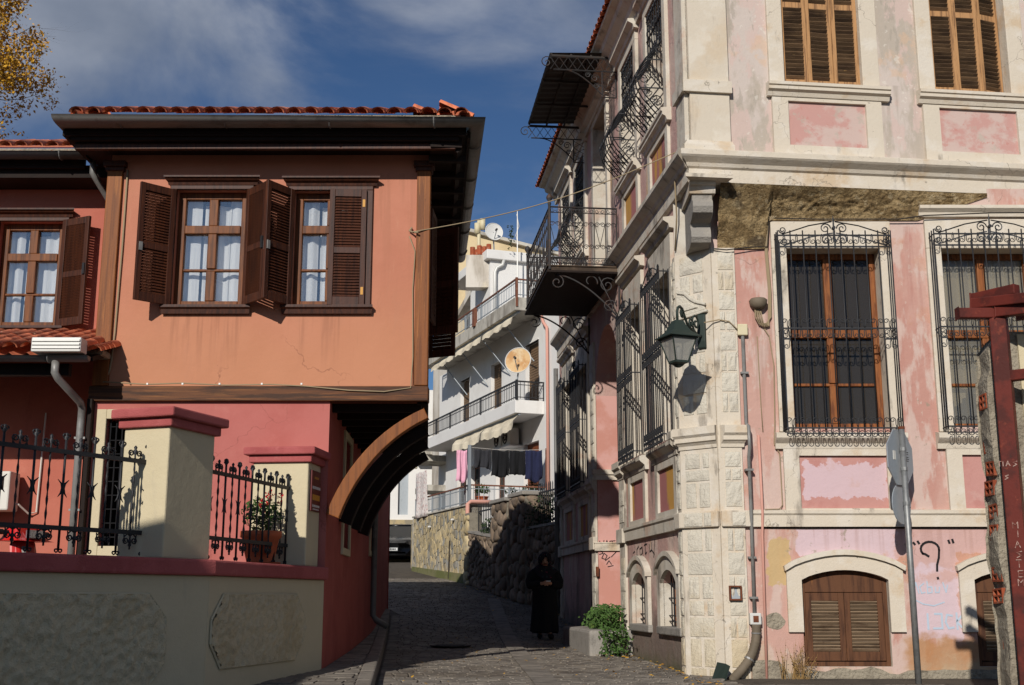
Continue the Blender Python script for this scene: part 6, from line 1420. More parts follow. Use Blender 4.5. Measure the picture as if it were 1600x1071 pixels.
def stones(F, parent, bound, n, name, mts, gap, d0, d1, dome):
    for poly in voronoi(scatter(bound, n), bound):
        if len(poly) < 3: continue
        cx = sum(p[0] for p in poly) / len(poly); cy = sum(p[1] for p in poly) / len(poly)
        r = max(.02, sum(math.hypot(p[0] - cx, p[1] - cy) for p in poly) / len(poly)); k = max(.3, 1 - gap / r)
        if dome:     # round the corners of each stone
            rp = []
            for i in range(len(poly)):
                p, q = poly[i], poly[(i + 1) % len(poly)]; rp += [(p[0] * .75 + q[0] * .25, p[1] * .75 + q[1] * .25), (p[0] * .25 + q[0] * .75, p[1] * .25 + q[1] * .75)]
            poly = rp
        d = random.uniform(d0, d1); m = len(poly)
        ring = lambda s_, o: [(cx + (p[0] - cx) * s_ , cy + (p[1] - cy) * s_, o + random.uniform(-.006, .006)) for p in poly]
        vs = ring(k, -.01) + ring(k * .96, d * .6) + (ring(k * .62, d) if dome else ring(k * .9, d)) + [(cx, cy, d * (1.12 if dome else 1.0))]
        fs = [(j * m + i, j * m + (i + 1) % m, (j + 1) * m + (i + 1) % m, (j + 1) * m + i) for j in range(2) for i in range(m)] + [(2 * m + i, 2 * m + (i + 1) % m, 3 * m) for i in range(m)]
        MB(F).add(vs, fs).done(name, random.choice(mts), parent, smooth=dome)
# stone-clad terrace wall
FC = frame((-1.12, 31.2), (.341, -.940))
cw = thing('clad_terrace_wall', 'sunlit terrace wall clad in flat crazy paving stone below the white apartment block', 'wall', (-2.3, 33, .5))
gz = lambda a: g(31.2 - .94 * a)
MB(FC).prism([(-5.3, -1), (0.0, -1), (0.0, 2.33), (-5.3, 2.33)], -.35, 0).done('wall_body', 'mortar', cw)
bound = [(-5.3, gz(-5.3) + .12), (0, gz(0) + .25), (0, 2.30), (-5.3, 2.30)]
stones(FC, cw, bound, 230, 'flagstone', ['flagstone', 'flagstone', 'flagstone', 'flagstone_grey'], .006, .010, .020, False)
MB(FC).prism([(-5.3, -1), (0.0, -1), (0.0, gz(0) + .26), (-5.3, gz(-5.3) + .13)], 0, .05).done('mossy_base', 'moss_base', cw)
MB(FC).box(-5.35, .03, 2.33, 2.37, -.38, .05).done('coping', 'slab_concrete', cw)
MB(FC).box(-7.6, -5.3, -1, 2.25, -.9, -.55).done('wall_body', 'flagstone', cw)
MB(FC).box(-5.34, -5.28, -1, 2.3, -.7, .03).done('end_face', 'slab_concrete', cw)
for a, h in ((-1.2, 2.02), (-3.4, 1.95)): MB(FC).lathe([(.06, 0), (.05, .04), (.01, .05)], 8, (a, h, .06), ax=1).done('wall_fitting', 'white_metal', cw)
MB(FC).tube([(-1.55, 1.5, .03), (-1.55, gz(-1.5) + .05, .05)], .018, 5).done('drain_pipe', 'cable_dark', cw)
E2 = frame((-1.12, 31.2), (.94, .341))     # terrace end facing down the lane
mb = MB(E2); mb.quad((0, -1, 0), (2.3, -1, 0), (2.3, 2.33, 0), (0, 2.33, 0)); mb.quad((0, 2.33, 0), (2.3, 2.33, 0), (2.3, 2.33, -5.5), (0, 2.33, -5.5)); mb.done('terrace_end', 'white_wall', cw)
MB(E2).box(-.05, 2.3, 2.33, 2.40, -.05, .05).done('coping', 'slab_concrete', cw)
dpk = MB(E2).tube([(.95, 2.42, .10), (.02, 2.42, .10), (-.06, 2.36, .10), (-.06, .75, .10)], .055, 8).done('pink_drainpipe', 'pink_pipe', cw, smooth=True)
MB(E2).tube([(-.06, .75, .10), (-.06, .3, .10), (-.15, .1, .15)], .06, 8).done('pipe_foot', 'gutter_metal', cw, smooth=True)
def railing(F, parent, P0, P1, h0, h1, n, m, top=None, name='railing', o=0.0, stand=6):
    """straight railing between two a values at offset o: top and bottom rail, posts, bars"""
    mb = MB(F); mb.box(P0, P1, h1 - .035, h1, o - .025, o + .025); r = mb.done(name, top or m, parent)
    MB(F).box(P0, P1, h0 + .07, h0 + .09, o - .01, o + .01).done('lower_rail', m, r); MB(F).box(P0, P1, h1 - .12, h1 - .10, o - .008, o + .008).done('upper_rail', m, r)
    b = MB(F)
    for i in range(n + 1):
        a = P0 + (P1 - P0) * i / n; b.tube([(a, h0 + .04, o), (a, h1 - .03, o)], .009, 4)
    b.done('bars', m, r, kind='stuff')
    for i in range(stand + 1):
        a = P0 + (P1 - P0) * i / stand; MB(F).box(a - .02, a + .02, h0, h1 - .03, o - .02, o + .02).done('post', m, r)
    return r
# white apartment block
ab = thing('apartment_block', 'white apartment block with three balconies and railings at the end of the lane', 'apartment block', (-2, 37, 1))
D = [(-7.6, -6.65, 5.2, 7.04), (-4.5, -3.5, 5.2, 7.02), (-1.45, -.40, 5.2, 7.04), (-1.62, -.42, 2.35, 4.22), (-4.0, -3.2, 2.35, 3.75), (-6.4, -5.5, 2.35, 4.1), (-7.9, -6.9, 2.35, 4.15)]
mb = MB(FWL); mb.wall(-9.2, 1.6, -1, 7.8, D, .2); mb.quad((1.6, -1, 0), (1.6, 7.8, 0), (1.6, 7.8, -5), (1.6, -1, -5)); mb.quad((-9.2, -1, 0), (-9.2, 7.8, 0), (-9.2, 7.8, -8), (-9.2, -1, -8)); mb.quad((-9.2, 7.8, 0), (1.6, 7.8, 0), (1.6, 7.8, -8), (-9.2, 7.8, -8)); mb.done('wall', 'white_wall', ab)
for i, q in enumerate(D):
    if i < 3:
        sh_ = MB(FWL).box(q[0], q[1], q[2], q[3], -.15, -.13).done('roller_shutter', 'roller_shutter', ab)
        sm = shared(MB(FWL.to_3x3().to_4x4()).box(-(q[1] - q[0]) / 2, (q[1] - q[0]) / 2, 0, .06, 0, .012), 'slat', 'roller_shutter')
        for k in range(int((q[3] - q[2]) / .075)): inst(sm, 'slat', sh_, T(*(FWL @ Vector(((q[0] + q[1]) / 2, q[2] + k * .075, -.13)))))
        MB(FWL).box(q[0] - .02, q[1] + .02, q[3], q[3] + .03, -.1, .02).done('lintel', 'white_wall', ab)
    else:
        d_ = MB(FWL).box(q[0], q[1], q[2], q[3], -.16, -.12).done('door', 'door_brown', ab, bevel=.01); w = (q[1] - q[0])
        if i > 3:
            for x in (q[0] + .08, q[0] + w / 2 + .04): MB(FWL).box(x, x + w / 2 - .12, q[2] + .2, q[3] - .1, -.12, -.115).done('pane', 'dusty_glass', d_)
        else:
            for j in range(4): MB(FWL).box(q[0] + .12, q[1] - .12, q[2] + .1 + j * .43, q[2] + .45 + j * .43, -.12, -.10).done('door_panel', 'door_brown', d_, bevel=.01)
for z0, z1, m, rm, top in ((4.87, 5.23, 'white_wall', 'iron', 'iron'), (7.72, 8.09, 'slab_concrete', 'rust_rail', 'rust_rail')):
    bl = MB(FWL).box(-9.2, 0, z0, z1, .0, .84).done('balcony', m, ab, bevel=.015)
    railing(FWL, bl, -9.2, 0, z1, z1 + .53, 66, rm if z0 < 6 else 'grey_rail', top, o=.80); RF = FWL @ Matrix(((0, 0, 1, 0), (0, 1, 0, 0), (-1, 0, 0, 0), (0, 0, 0, 1)))
    railing(RF, bl, -.80, 0, z1, z1 + .53, 7, rm if z0 < 6 else 'grey_rail', top, o=-.03, stand=1)
    MB(FWL).box(-.03, .03, z0 + .1 if z0 > 6 else z1, z1 + .55, .77, .83).done('corner_post', top, bl)
MB(FWL).box(-3.65, -3.45, 8.0, 8.55, .80, .9).done('rusty_panel', 'rust_rail', ab)
# set-back top storey: near face, side, roof slab, downpipe
FT = frame((FWL @ Vector((-4.6, 0, 0))).to_tuple(), (.94, .341))
mb = MB(FT); mb.wall(0, 3.4, 7.8, 10.48, [], 0); mb.quad((0, 7.8, 0), (0, 10.48, 0), (0, 10.48, -2.0), (0, 7.8, -2.0)); mb.done('top_storey_wall', 'white_wall', ab)
MB(FT).box(-.16, 3.5, 10.46, 10.76, -4, .16).done('roof_slab', 'white_wall', ab, bevel=.02)
MB(FT).tube([(.42, 10.46, .12), (.38, 10.3, .10), (.2, 10.2, .07), (.14, 10.05, .07), (.14, 7.9, .07)], .055, 8).done('downpipe', 'white_metal', ab, smooth=True)
MB(FWL).box(-5.6, -5.1, 7.8, 10.4, -.3, -.05).done('pier', 'white_wall', ab); MB(FWL).prism([(-8.2, 9.3), (-5.0, 10.35), (-5.0, 10.55), (-8.2, 9.52)], -.4, .0).done('stair_parapet', 'stained_wall', ab)
mb = MB(FWL); mb.prism([(-6.4, 7.8), (-5.5, 7.8), (-5.5, 10.15), (-6.4, 9.85)], -.6, -.05); mb.done('stair_wall', 'stained_wall', ab); MB(FWL).prism([(-8.2, 7.8), (-6.4, 7.8), (-6.4, 9.85), (-8.2, 9.3)], -.8, -.5).done('stair_wall', 'white_wall', ab)
# right-hand drainpipe and strip
MB(FWL).tube([(.0, 7.6, .07), (.12, 7.4, .07), (.38, 7.2, .07), (.40, 7.1, .07), (.42, 2.5, .07)], .045, 6).done('downpipe', 'pink_pipe', ab, smooth=True)
# annex at the far end, facing down the lane above its own low clad wall
FX = frame((-5.05, 47.6), (1, .12))
mb = MB(FX); mb.wall(0, 2.6, 3.0, 8.2, [(.55, .95, 3.2, 5.2)], .2); mb.quad((0, 3, 0), (0, 8.2, 0), (0, 8.2, -5), (0, 3, -5)); mb.done('annex_wall', 'white_wall', ab)
MB(FX).box(.55, .95, 3.2, 5.2, -.2, -.15).done('annex_door', 'sign_back', ab); MB(FX).box(1.0, 2.9, 5.5, 5.75, .0, .9).done('canopy_slab', 'slab_concrete', ab); MB(FX).box(-.05, 2.6, .5, 3.0, -.3, .06).done('annex_base', 'flagstone', ab)
MB(FWL).box(-10.9, -9.2, 2.3, 7.8, -3, -.25).done('annex_wall', 'white_wall', ab); MB(FWL).box(-10.9, -9.25, 3.55, 3.75, -.25, .6).done('canopy_slab', 'slab_concrete', ab); MB(FWL).box(-10.8, -9.2, 4.55, 4.75, -.25, .9).done('canopy_slab', 'slab_concrete', ab)
# terrace railings with a laundry post
tr_ = railing(FC, cw, -5.25, 0, 2.37, 2.88, 44, 'grey_rail', 'rust_rail', 'terrace_railing', -.04); railing(E2, cw, 0, 2.25, 2.40, 2.88, 16, 'grey_rail', 'rust_rail', 'terrace_railing', -.02, 2)
MB(E2).box(-.02, .05, 2.37, 3.9, -.04, .03).done('laundry_post', 'grey_rail', cw); MB(E2).box(2.15, 2.19, 2.4, 3.9, -.04, .0).done('laundry_post', 'rust_rail', cw)
ob = MB(E2).tube([(.02, 3.84, .0), (.7, 3.81, .0), (1.5, 3.82, 0), (2.17, 3.87, 0)], .006, 4).done('washing_line', 'cable_white', None); tag(ob, 'washing line stretched over the terrace between two posts', 'washing line')
def cloth(F, name, label, cat, a0, a1, h0, h1, o, m, hem=0, grp=None, slit=False):
    mb = MB(F); nx, ny = 14, 10; ph = random.uniform(0, 6)
    vs = []
    for j in range(ny + 1):
        for i in range(nx + 1):
            u, v = i / nx, j / ny
            a = a0 + (a1 - a0) * (u + (.06 * (u - .5) * v)); h = h1 - (h1 - h0) * v + (hem * math.sin(math.pi * u) * -v) + .012 * math.sin(u * 9 + ph)
            vs.append((a + .02 * math.sin(v * 5 + ph) * v, h + .05 * v * noise.noise(Vector((u * 5, ph, 0))) - .02 * math.sin(math.pi * u) * (1 - v), o + .05 * v * math.sin(u * 12 + ph + v) + .015 * math.sin(u * 25 + v * 3)))
    fs = [(j * (nx + 1) + i, j * (nx + 1) + i + 1, (j + 1) * (nx + 1) + i + 1, (j + 1) * (nx + 1) + i) for j in range(ny) for i in range(nx)]
    if slit: fs = [f for k, f in enumerate(fs) if not (k // nx > 3 and k % nx in (6, 7))]
    ob = mb.add(vs, fs).done(name, m, None, smooth=True); sm_ = ob.modifiers.new('thick', 'SOLIDIFY'); sm_.thickness = .008
    return tag(ob, label, cat, grp)
G_ = 'washing hung on the terrace'
cloth(E2, 'hanging_towel', 'pink towel hung on the washing line left of the post', 'towel', -.34, -.06, 2.98, 3.76, .02, 'pink_cloth', .05, G_)
cloth(E2, 'hanging_shirt', 'dark grey shirt on the washing line right beside the post', 'shirt', .14, .60, 3.25, 3.80, .01, 'charcoal_cloth', -.08, G_)
cloth(E2, 'hanging_trousers', 'black trousers on the washing line between the grey shirt and black skirt', 'trousers', .63, 1.10, 3.12, 3.80, .01, 'black_cloth', .03, G_)
cloth(E2, 'hanging_skirt', 'black skirt on the washing line next to the navy cloth', 'skirt', 1.12, 1.55, 3.18, 3.81, .01, 'black_cloth', .02, G_)
cloth(E2, 'hanging_dress', 'navy blue cloth at the right end of the washing line', 'dress', 1.57, 2.04, 3.10, 3.84, .01, 'navy_cloth', .10, G_)
cloth(FC, 'hanging_towel', 'pale patterned towel hung over the terrace railing at its far end', 'towel', -4.9, -3.75, 2.30, 3.62, .06, 'pattern_cloth', .02, G_)
# awnings
def awning(name, label, a0, a1, h1, o, secs, drop, arms):
    t = thing(name, label, 'awning', FWL @ Vector(((a0 + a1) / 2, h1 - .3, o)))
    MB(FWL).tube([(a0, h1, o - .05), (a1, h1, o - .05)], .045, 6).done('roller', 'grey_rail', t)
    for k in range(secs):
        x0 = a0 + (a1 - a0) * k / secs; x1 = a0 + (a1 - a0) * (k + 1) / secs - .02; mb = MB(FWL); n = 30
        sg = .10 if arms == 0 else .02
        for i in range(n):
            u0, u1 = i / n, (i + 1) / n; f = lambda u: (h1 - .06 - sg * math.sin(math.pi * u) - drop * .35, o + .10 + .03 * math.sin(u * 20))
            l = lambda u: h1 - drop - sg * math.sin(math.pi * u) * .8 - .045 * abs(math.sin(u * math.pi * 7))
            xx = lambda u: x0 + (x1 - x0) * u
            mb.quad((xx(u0), h1, o - .05), (xx(u1), h1, o - .05), (xx(u1), *f(u1)), (xx(u0), *f(u0))); mb.quad((xx(u0), *f(u0)), (xx(u1), *f(u1)), (xx(u1), l(u1), f(u1)[1] + .02), (xx(u0), l(u0), f(u0)[1] + .02))
        mb.done('awning_cloth', 'awning_cloth', t, smooth=False)
    for k in range(arms):
        x = a0 + (a1 - a0) * (k + .5) / arms * 1.0; MB(FWL).tube([(x, h1 - .1, o + .05), (x + .5, h1 - 1.25, .06)], .018, 5).done('awning_arm', 'grey_rail', t)
    return t
awning('awning', 'folded cream awning sagging under the lower balcony above the washing', -5.7, -.05, 4.86, .75, 2, .36, 0)
awning('awning', 'rolled pale awning strip under the upper balcony with slanting arms', -8.2, -.1, 7.70, .75, 3, .26, 4)
# satellite dishes
def dish(name, label, m, c, r, d, base):
    t = thing(name, label, 'satellite dish', base); c = Vector(c); d = Vector(d).normalized(); u = d.orthogonal().normalized(); v = d.cross(u); mb = MB(); vs = []; n = 24
    for k, (rr, dd) in enumerate(((0.02, -.16), (.35, -.13), (.7, -.07), (.95, -.01), (1.0, .0), (1.0, -.03), (.7, -.10), (.02, -.19))):
        for i in range(n): an = 2 * math.pi * i / n; vs.append(tuple(c + (u * math.cos(an) + v * math.sin(an)) * r * rr + d * dd * r))
    mb.add(vs, [(j * n + i, j * n + (i + 1) % n, (j + 1) * n + (i + 1) % n, (j + 1) * n + i) for j in range(7) for i in range(n)]); mb.done('reflector', m, t, smooth=True)
    mb = MB(); mb.lathe([(.0, 0)] if 0 else [(.001, 0), (.002, 0)], 3, tuple(c)); MB().tube([tuple(c - Vector((0, 0, r * .85)) + d * .01), tuple(c + d * r * .95 - Vector((0, 0, r * .1)))], .014, 5).done('feed_arm', 'grey_rail', t)
    p = c + d * r * .95 - Vector((0, 0, r * .1)); MB().tube([tuple(p), tuple(p - d * .1)], .035, 6).done('feed_horn', 'cable_dark', t); MB().tube([tuple(c - d * r * .18), tuple(c - d * r * .3 - Vector((0, 0, r * .3))), base], .022, 6).done('mast', 'grey_rail', t)
    mb = MB(); e_ = [tuple(c + (u * math.cos(2 * math.pi * i / 24) + v * math.sin(2 * math.pi * i / 24)) * r) for i in range(25)]; mb.tube(e_, .014, 4); mb.done('rim', 'dish_white', t)
pB = FWL @ Vector((-.05, 0, .80)); dish('satellite_dish', 'rusty orange satellite dish fixed to the corner of the white balcony', 'dish_rust', (pB.x + .05, pB.y - .12, 6.30), .36, (-.30, -1, .18), (pB.x, pB.y, 5.5))
pR = FT @ Vector((.5, 10.76, -.3)); dish('satellite_dish', 'white satellite dish on the roof of the white apartment block', 'dish_white', (pR.x - .25, pR.y - .1, 11.50), .29, (.35, -1, .12), (pR.x - .25, pR.y + .1, 10.76))
# outdoor unit, plant pots and lamp on the block
for k, (a, w) in enumerate(((-3.1, .62), (-2.35, .62))):
    u_ = thing('outdoor_unit', ['air conditioning unit under the lower balcony, the one nearer the brown doors', 'air conditioning unit under the lower balcony, the one nearer the patterned door'][k], 'air conditioner', FWL @ Vector((a, 4.25, .2)), 'air conditioning units on the white block')
    MB(FWL).box(a, a + w, 4.25, 4.72, .10, .38).done('casing', 'ac_white', u_, bevel=.01); b = MB(FWL @ T(a + .24, 4.48, .385)); b.tube([(.17 * math.cos(t * .4), .17 * math.sin(t * .4), 0) for t in range(17)], .02, 4); b.tube([(.08 * math.cos(t * .4), .08 * math.sin(t * .4), 0) for t in range(17)], .02, 4); b.done('fan_guard', 'cable_dark', u_)
    MB(FWL).box(a - .03, a + w + .03, 4.20, 4.24, .0, .42).done('shelf', 'white_wall', u_)
def potplant(name, label, p, r, h, lf, n, spread, m='terracotta'):
    t = thing(name, label, 'potted plant', p, 'plant pots on the terrace'); MB().lathe([(r * .75, 0), (r, h), (r * 1.08, h), (r * 1.05, h * .9)], 10, p, ax=2).done('pot', m, t, smooth=True)
    mb = MB()
    for k in range(n): v = rvec(); leafquad(mb, Vector(p) + Vector((v.x * spread, v.y * spread * .7, h + .1 + abs(v.z) * spread)), rvec().normalized(), random.uniform(.03, .06))
    mb.done('leaves', lf, t, kind='stuff')
for i, (a, o, lb) in enumerate(((.45, -.25, 'green plant in a long clay pot behind the terrace railing, nearest the post'), (1.25, -.22, 'clay pot with sparse twigs behind the middle of the terrace railing'), (1.9, -.3, 'leafy plant in a clay pot at the right end of the terrace'))):
    p = E2 @ Vector((a, 2.42, o)); potplant('potted_plant', lb, (p.x, p.y, p.z), .17, .17, ['leaf_green', 'leaf_dark', 'leaf_dark'][i], [160, 60, 260][i], [.22, .2, .34][i])
wl = thing('wall_lantern', 'small black street lantern on a curled bracket on the white block', 'lantern', FWL @ Vector((-9.0, 4.3, .9)))
LQ = FWL @ Vector((-9.1, 0, 1.15)); sq(MB(), [(.22, 4.64), (.22, 4.66), (.13, 4.76), (.05, 4.86), (.01, 4.90)], LQ).done('lantern_roof', 'rust_rail', wl); sq(MB(), [(.08, 4.28), (.10, 4.26), (.17, 4.62), (.2, 4.64)], LQ).done('lantern_glass', 'curtain_old', wl)
mb = MB(); W0 = FWL @ Vector((-8.6, 0, .02)); mb.tube([(LQ.x, LQ.y, 4.9), (LQ.x, LQ.y, 5.0), tuple(LQ.lerp(W0, .3) + Vector((0, 0, 5.05))), tuple(LQ.lerp(W0, .6) + Vector((0, 0, 4.92))), tuple(W0 + Vector((0, 0, 4.95)))], .03, 5)
mb.done('bracket', 'iron', wl)
# old stained building beyond, beige house behind it
ob_ = thing('old_building', 'old stained grey white building beyond the apartment block', 'building', (-6, 43, 1))
mb = MB(FWL); mb.prism([(-14, -.5), (-8.2, -.5), (-8.2, 11.35), (-9.6, 11.15), (-11.2, 11.0), (-14, 10.9)], -3, -.9); mb.done('wall', 'stained_wall', ob_)
MB(FWL).box(-9.8, -9.1, 8.9, 9.75, -.92, -.86).done('window', 'dark_wood', ob_); MB(FWL).box(-9.9, -9.0, 9.75, 9.82, -.9, -.8).done('lintel', 'slab_concrete', ob_)
MB(FWL).tube([(-8.9, 11.0, -.82), (-8.9, 10.6, -.8), (-8.95, 10.5, -.8), (-8.95, 8, -.8)], .05, 6).done('downpipe', 'white_metal', ob_)
MB(FWL).box(-9.1, -8.7, 10.75, 11.0, -.9, -.7).done('rain_head', 'white_metal', ob_)
for k in range(7): MB(FWL).box(-9.35 + .12 * (k % 2), -9.1 + .1 * (k % 2), 10.1 + .09 * k, 10.17 + .09 * k, -.9, -.87).done('brick', 'hollow_brick', ob_)
bb_ = thing('beige_house', 'plain beige gabled house rising behind the white block', 'house', (-1, 43, 3))
mb = MB(); mb.add([(-2.3, 42, 3), (2.2, 42, 3), (2.2, 42, 12.0), (-1.6, 42, 13.05), (-2.3, 42, 13.1), (-2.3, 48, 3), (2.2, 48, 3), (2.2, 48, 12.0), (-1.6, 48, 13.05), (-2.3, 48, 13.1)], [(0, 1, 2, 3, 4), (5, 9, 8, 7, 6), (1, 6, 7, 2), (0, 4, 9, 5)]); mb.done('wall', 'beige_wall', bb_)
mb = MB(); mb.add([(-2.5, 41.8, 13.22), (-1.6, 41.8, 13.15), (2.4, 41.8, 12.06), (2.4, 48, 12.06), (-1.6, 48, 13.15), (-2.5, 48, 13.22), (-2.5, 41.8, 13.1), (-1.6, 41.8, 13.03), (2.4, 41.8, 11.94), (2.4, 48, 11.94), (-1.6, 48, 13.03), (-2.5, 48, 13.1)], [(0, 1, 4, 5), (1, 2, 3, 4), (6, 7, 1, 0), (7, 8, 2, 1), (8, 9, 3, 2), (6, 11, 10, 7), (7, 10, 9, 8)]); mb.done('roof', 'slab_concrete', bb_)
ch_ = thing('chimney_pipe', 'pale chimney pipe with twin cowls among clay tubes on the roof', 'chimney', (-1.35, 38.6, 10.4))
p = (-1.06, 36.9, 0); MB().tube([(p[0], p[1], 10.2), (p[0], p[1], 11.85)], .06, 8).done('pipe', 'plastic_cream', ch_, smooth=True); MB().tube([(p[0] - .05, p[1], 11.4), (p[0] - .05, p[1], 11.75)], .10, 8).done('cowl', 'plastic_cream', ch_, smooth=True); MB().tube([(p[0] + .12, p[1], 11.55), (p[0] + .12, p[1], 11.9)], .09, 8).done('cowl', 'plastic_cream', ch_, smooth=True)
for i, (dx, dz) in enumerate(((-.2, 0), (.02, .05), (.18, .02), (.32, .1), (-.05, -.08))): MB().tube([(p[0] + dx, p[1], 10.65 + dz), (p[0] + dx, p[1], 10.95 + dz)], .085, 8).done('clay_tube', 'hollow_brick', ch_)
MB().box(p[0] - .4, p[0] + .5, p[1] - .15, p[1] + .3, 9.6, 10.66).done('chimney_base', 'stained_wall', ch_)
an = thing('roof_antenna', 'thin roof antenna mast beside a small green shoot', 'antenna', (.2, 36.5, 10.7)); MB().tube([(.17, 36.4, 9.3), (.17, 36.4, 10.9), (.17, 36.4, 12.0)], [.028, .02, .012], 5).done('mast', 'white_metal', an)
MB().tube([(.15, 36.4, 11.9), (.22, 36.4, 11.5), (.12, 36.4, 11.2), (.2, 36.4, 10.9)], .012, 4).done('wire', 'cable_white', an)
sh_ = thing('roof_shoot', 'small green shoot sprouting on the roof beside the antenna', 'plant', (-.02, 36.4, 10.8)); mb = MB()
for k in range(70): leafquad(mb, Vector((-.03 + random.gauss(0, .05), 36.4 + random.gauss(0, .04), 10.75 + random.random() * .8)), rvec().normalized(), .05)
mb.done('leaves', 'leaf_dark', sh_, kind='stuff')
# rough field-stone wall with gate piers, gate and railings
FR = frame((.95, 24.4), (.31, -.95)); gr_ = lambda a: g(24.4 - .95 * a)
rw = thing('field_stone_wall', 'shaded wall of rounded field stones with two stone gate piers', 'wall', (-.2, 27.5, 0))
def hseg(a0, a1, t0, t1, n):
    MB(FR).prism([(a0, -1.2), (a1, -1.2), (a1, t1), (a0, t0)], -.4, 0).done('wall_body', 'mortar', rw)
    stones(FR, rw, [(a0, gr_(a0) + .02), (a1, gr_(a1) + .02), (a1, t1), (a0, t0)], n, 'field_stone', ['field_stone'], .018, .03, .07, True)
    MB(FR).prism([(a0, t0), (a1, t1), (a1, t1 + .05), (a0, t0 + .05)], -.42, .05).done('coping', 'grey_stone', rw)
hseg(-6.5, -4.2, 1.60, 1.36, 95); hseg(-1.85, .12, 1.44, 1.46, 95)
for a0, a1, t in ((-4.2, -3.12, 2.14), (-2.80, -1.84, 2.18)):
    MB(FR).box(a0, a1, -1.2, t, -.5, .10).done('gate_pier', 'mortar', rw); c_ = random.random()
    stones(frame(FR @ Vector((0, 0, .10)), (.31, -.95)), rw, [(a0, gr_(a0)), (a1, gr_(a1)), (a1, t), (a0, t)], 26, 'field_stone', ['field_stone'], .015, .04, .08, True)
    RS = FR @ Matrix(((0, 0, 1, a1), (0, 1, 0, 0), (-1, 0, 0, 0), (0, 0, 0, 1)))
    stones(RS, rw, [(-.08, gr_(a1)), (.48, gr_(a1)), (.48, t), (-.08, t)], 14, 'field_stone', ['field_stone'], .015, .03, .06, True)
    MB(FR).box(a0 - .06, a1 + .06, t, t + .09, -.56, .18).done('pier_cap', 'grey_stone', rw, bevel=.02)
stones(frame(FR @ Vector((0, 0, 0.02)), (.31, -.95)), rw, [(-6.85, .32), (-6.45, .3), (-6.45, 2.05), (-6.85, 2.05)], 10, 'field_stone', ['flagstone'], .015, .04, .08, True)
MB(FR).box(-6.9, -6.42, -.5, 2.1, -.3, .02).done('end_pier', 'mortar', rw)
gt = thing('iron_gate', 'narrow dark iron gate between the stone piers', 'gate', FR @ Vector((-2.95, -.1, -.1)))
MB(FR).box(-3.12, -2.80, -.05, 1.95, -.2, -.16).done('gate_sheet', 'iron', gt); 
for k in range(4): MB(FR).tube([(-3.08 + k * .085, -.05, -.14), (-3.08 + k * .085, 2.05, -.14)], .014, 5).done('bar', 'iron', gt)
MB(FR).box(-4.25, -2.75, -.5, -.06, -.2, .35).done('gate_step', 'grey_stone', rw, bevel=.02)
def spear(name, label, F, a0, a1, h0, h1, n, o):
    f = thing(name, label, 'railing', F @ Vector(((a0 + a1) / 2, h0, o)), 'iron railings on the field stone wall')
    for h in (h0 + .12, h1 - .2): MB(F).box(a0, a1, h - .018, h + .018, o - .012, o + .012).done('rail', 'iron', f)
    bm = shared(MB().tube([(0, 0, 0), (0, h1 - h0 - .05, 0), (0, h1 - h0, 0)], [.012, .012, .002], 4), 'bar', 'iron')
    for i in range(n + 1): inst(bm, 'bar', f, F @ T(a0 + (a1 - a0) * i / n, h0, o))
spear('iron_railing', 'black spear railing on the field stone wall left of the gate', FR, -6.4, -4.25, 1.5, 2.32, 15, -.2)
spear('iron_railing', 'black spear railing on the field stone wall between gate and pink house', FR, -1.8, .10, 1.48, 2.42, 15, -.2)
gb = thing('garden_bush', 'dark bush behind the iron railing next to the pink house', 'bush', (1.0, 25.8, 1)); mb = MB()
for k in range(1100): v = rvec(); leafquad(mb, Vector((1.0 + v.x * .75, 26.0 + v.y * .8, 1.7 + v.z * .55)), rvec().normalized(), random.uniform(.03, .06))
mb.done('leaves', 'leaf_dark', gb, kind='stuff'); MB().tube([(1.0, 26, .3), (1.05, 26, 1.5)], .04, 5).done('stem', 'bark', gb)
gb = thing('garden_bush', 'small dark bush behind the railing left of the stone gate pier', 'bush', (-.4, 29.4, 1)); mb = MB()
for k in range(600): v = rvec(); leafquad(mb, Vector((-.30 + v.x * .5, 29.6 + v.y * .5, 1.65 + v.z * .35)), rvec().normalized(), random.uniform(.03, .06))
mb.done('leaves', 'leaf_dark', gb, kind='stuff'); MB().tube([(-.3, 29.6, .3), (-.3, 29.6, 1.5)], .04, 5).done('stem', 'bark', gb)
# far wall closing the view beyond the car
fw_ = thing('far_house', 'distant pale house with a blue shopfront beyond the parked car', 'house', (-9, 60, 1.5))
MB().box(-14, -3, 60, 66, 1.0, 8.5).done('wall', 'far_wall', fw_); MB().box(-7.2, -5.9, 59.9, 60, 3.0, 4.2).done('shopfront', 'blue_paint', fw_); MB().box(-7.0, -6.0, 59.92, 60, 1.8, 2.9).done('door', 'dark_wood', fw_); MB().box(-8, -4, 59.3, 60, 5.0, 5.2).done('balcony', 'slab_concrete', fw_)
# hatchback parked facing down the lane
cr = thing('parked_car', 'black hatchback parked up the lane facing the camera', 'car', (-4.1, 46, 1.3)); CX, CY, CZ = -4.42, 44.3, 1.27
CM = Matrix.Translation((CX, CY, CZ)); zt = g(50) - g(48)
def cpart(name, m, f, smooth=False, bevel=0): b = MB(CM); f(b); return b.done(name, m, cr, smooth=smooth, bevel=bevel)
def loft(b, secs):       # sections: (y, [(halfwidth, z) ...])
    vs = []; fs = []; m_ = len(secs[0][1]) * 2
    for y_, pr_ in secs: vs += [(w, y_, z) for w, z in pr_] + [(-w, y_, z) for w, z in reversed(pr_)]
    for i in range(len(secs) - 1):
        for k in range(m_): fs.append((i * m_ + k, i * m_ + (k + 1) % m_, (i + 1) * m_ + (k + 1) % m_, (i + 1) * m_ + k))
    b.add(vs, fs + [tuple(range(m_)), tuple(range((len(secs) - 1) * m_, len(secs) * m_))])
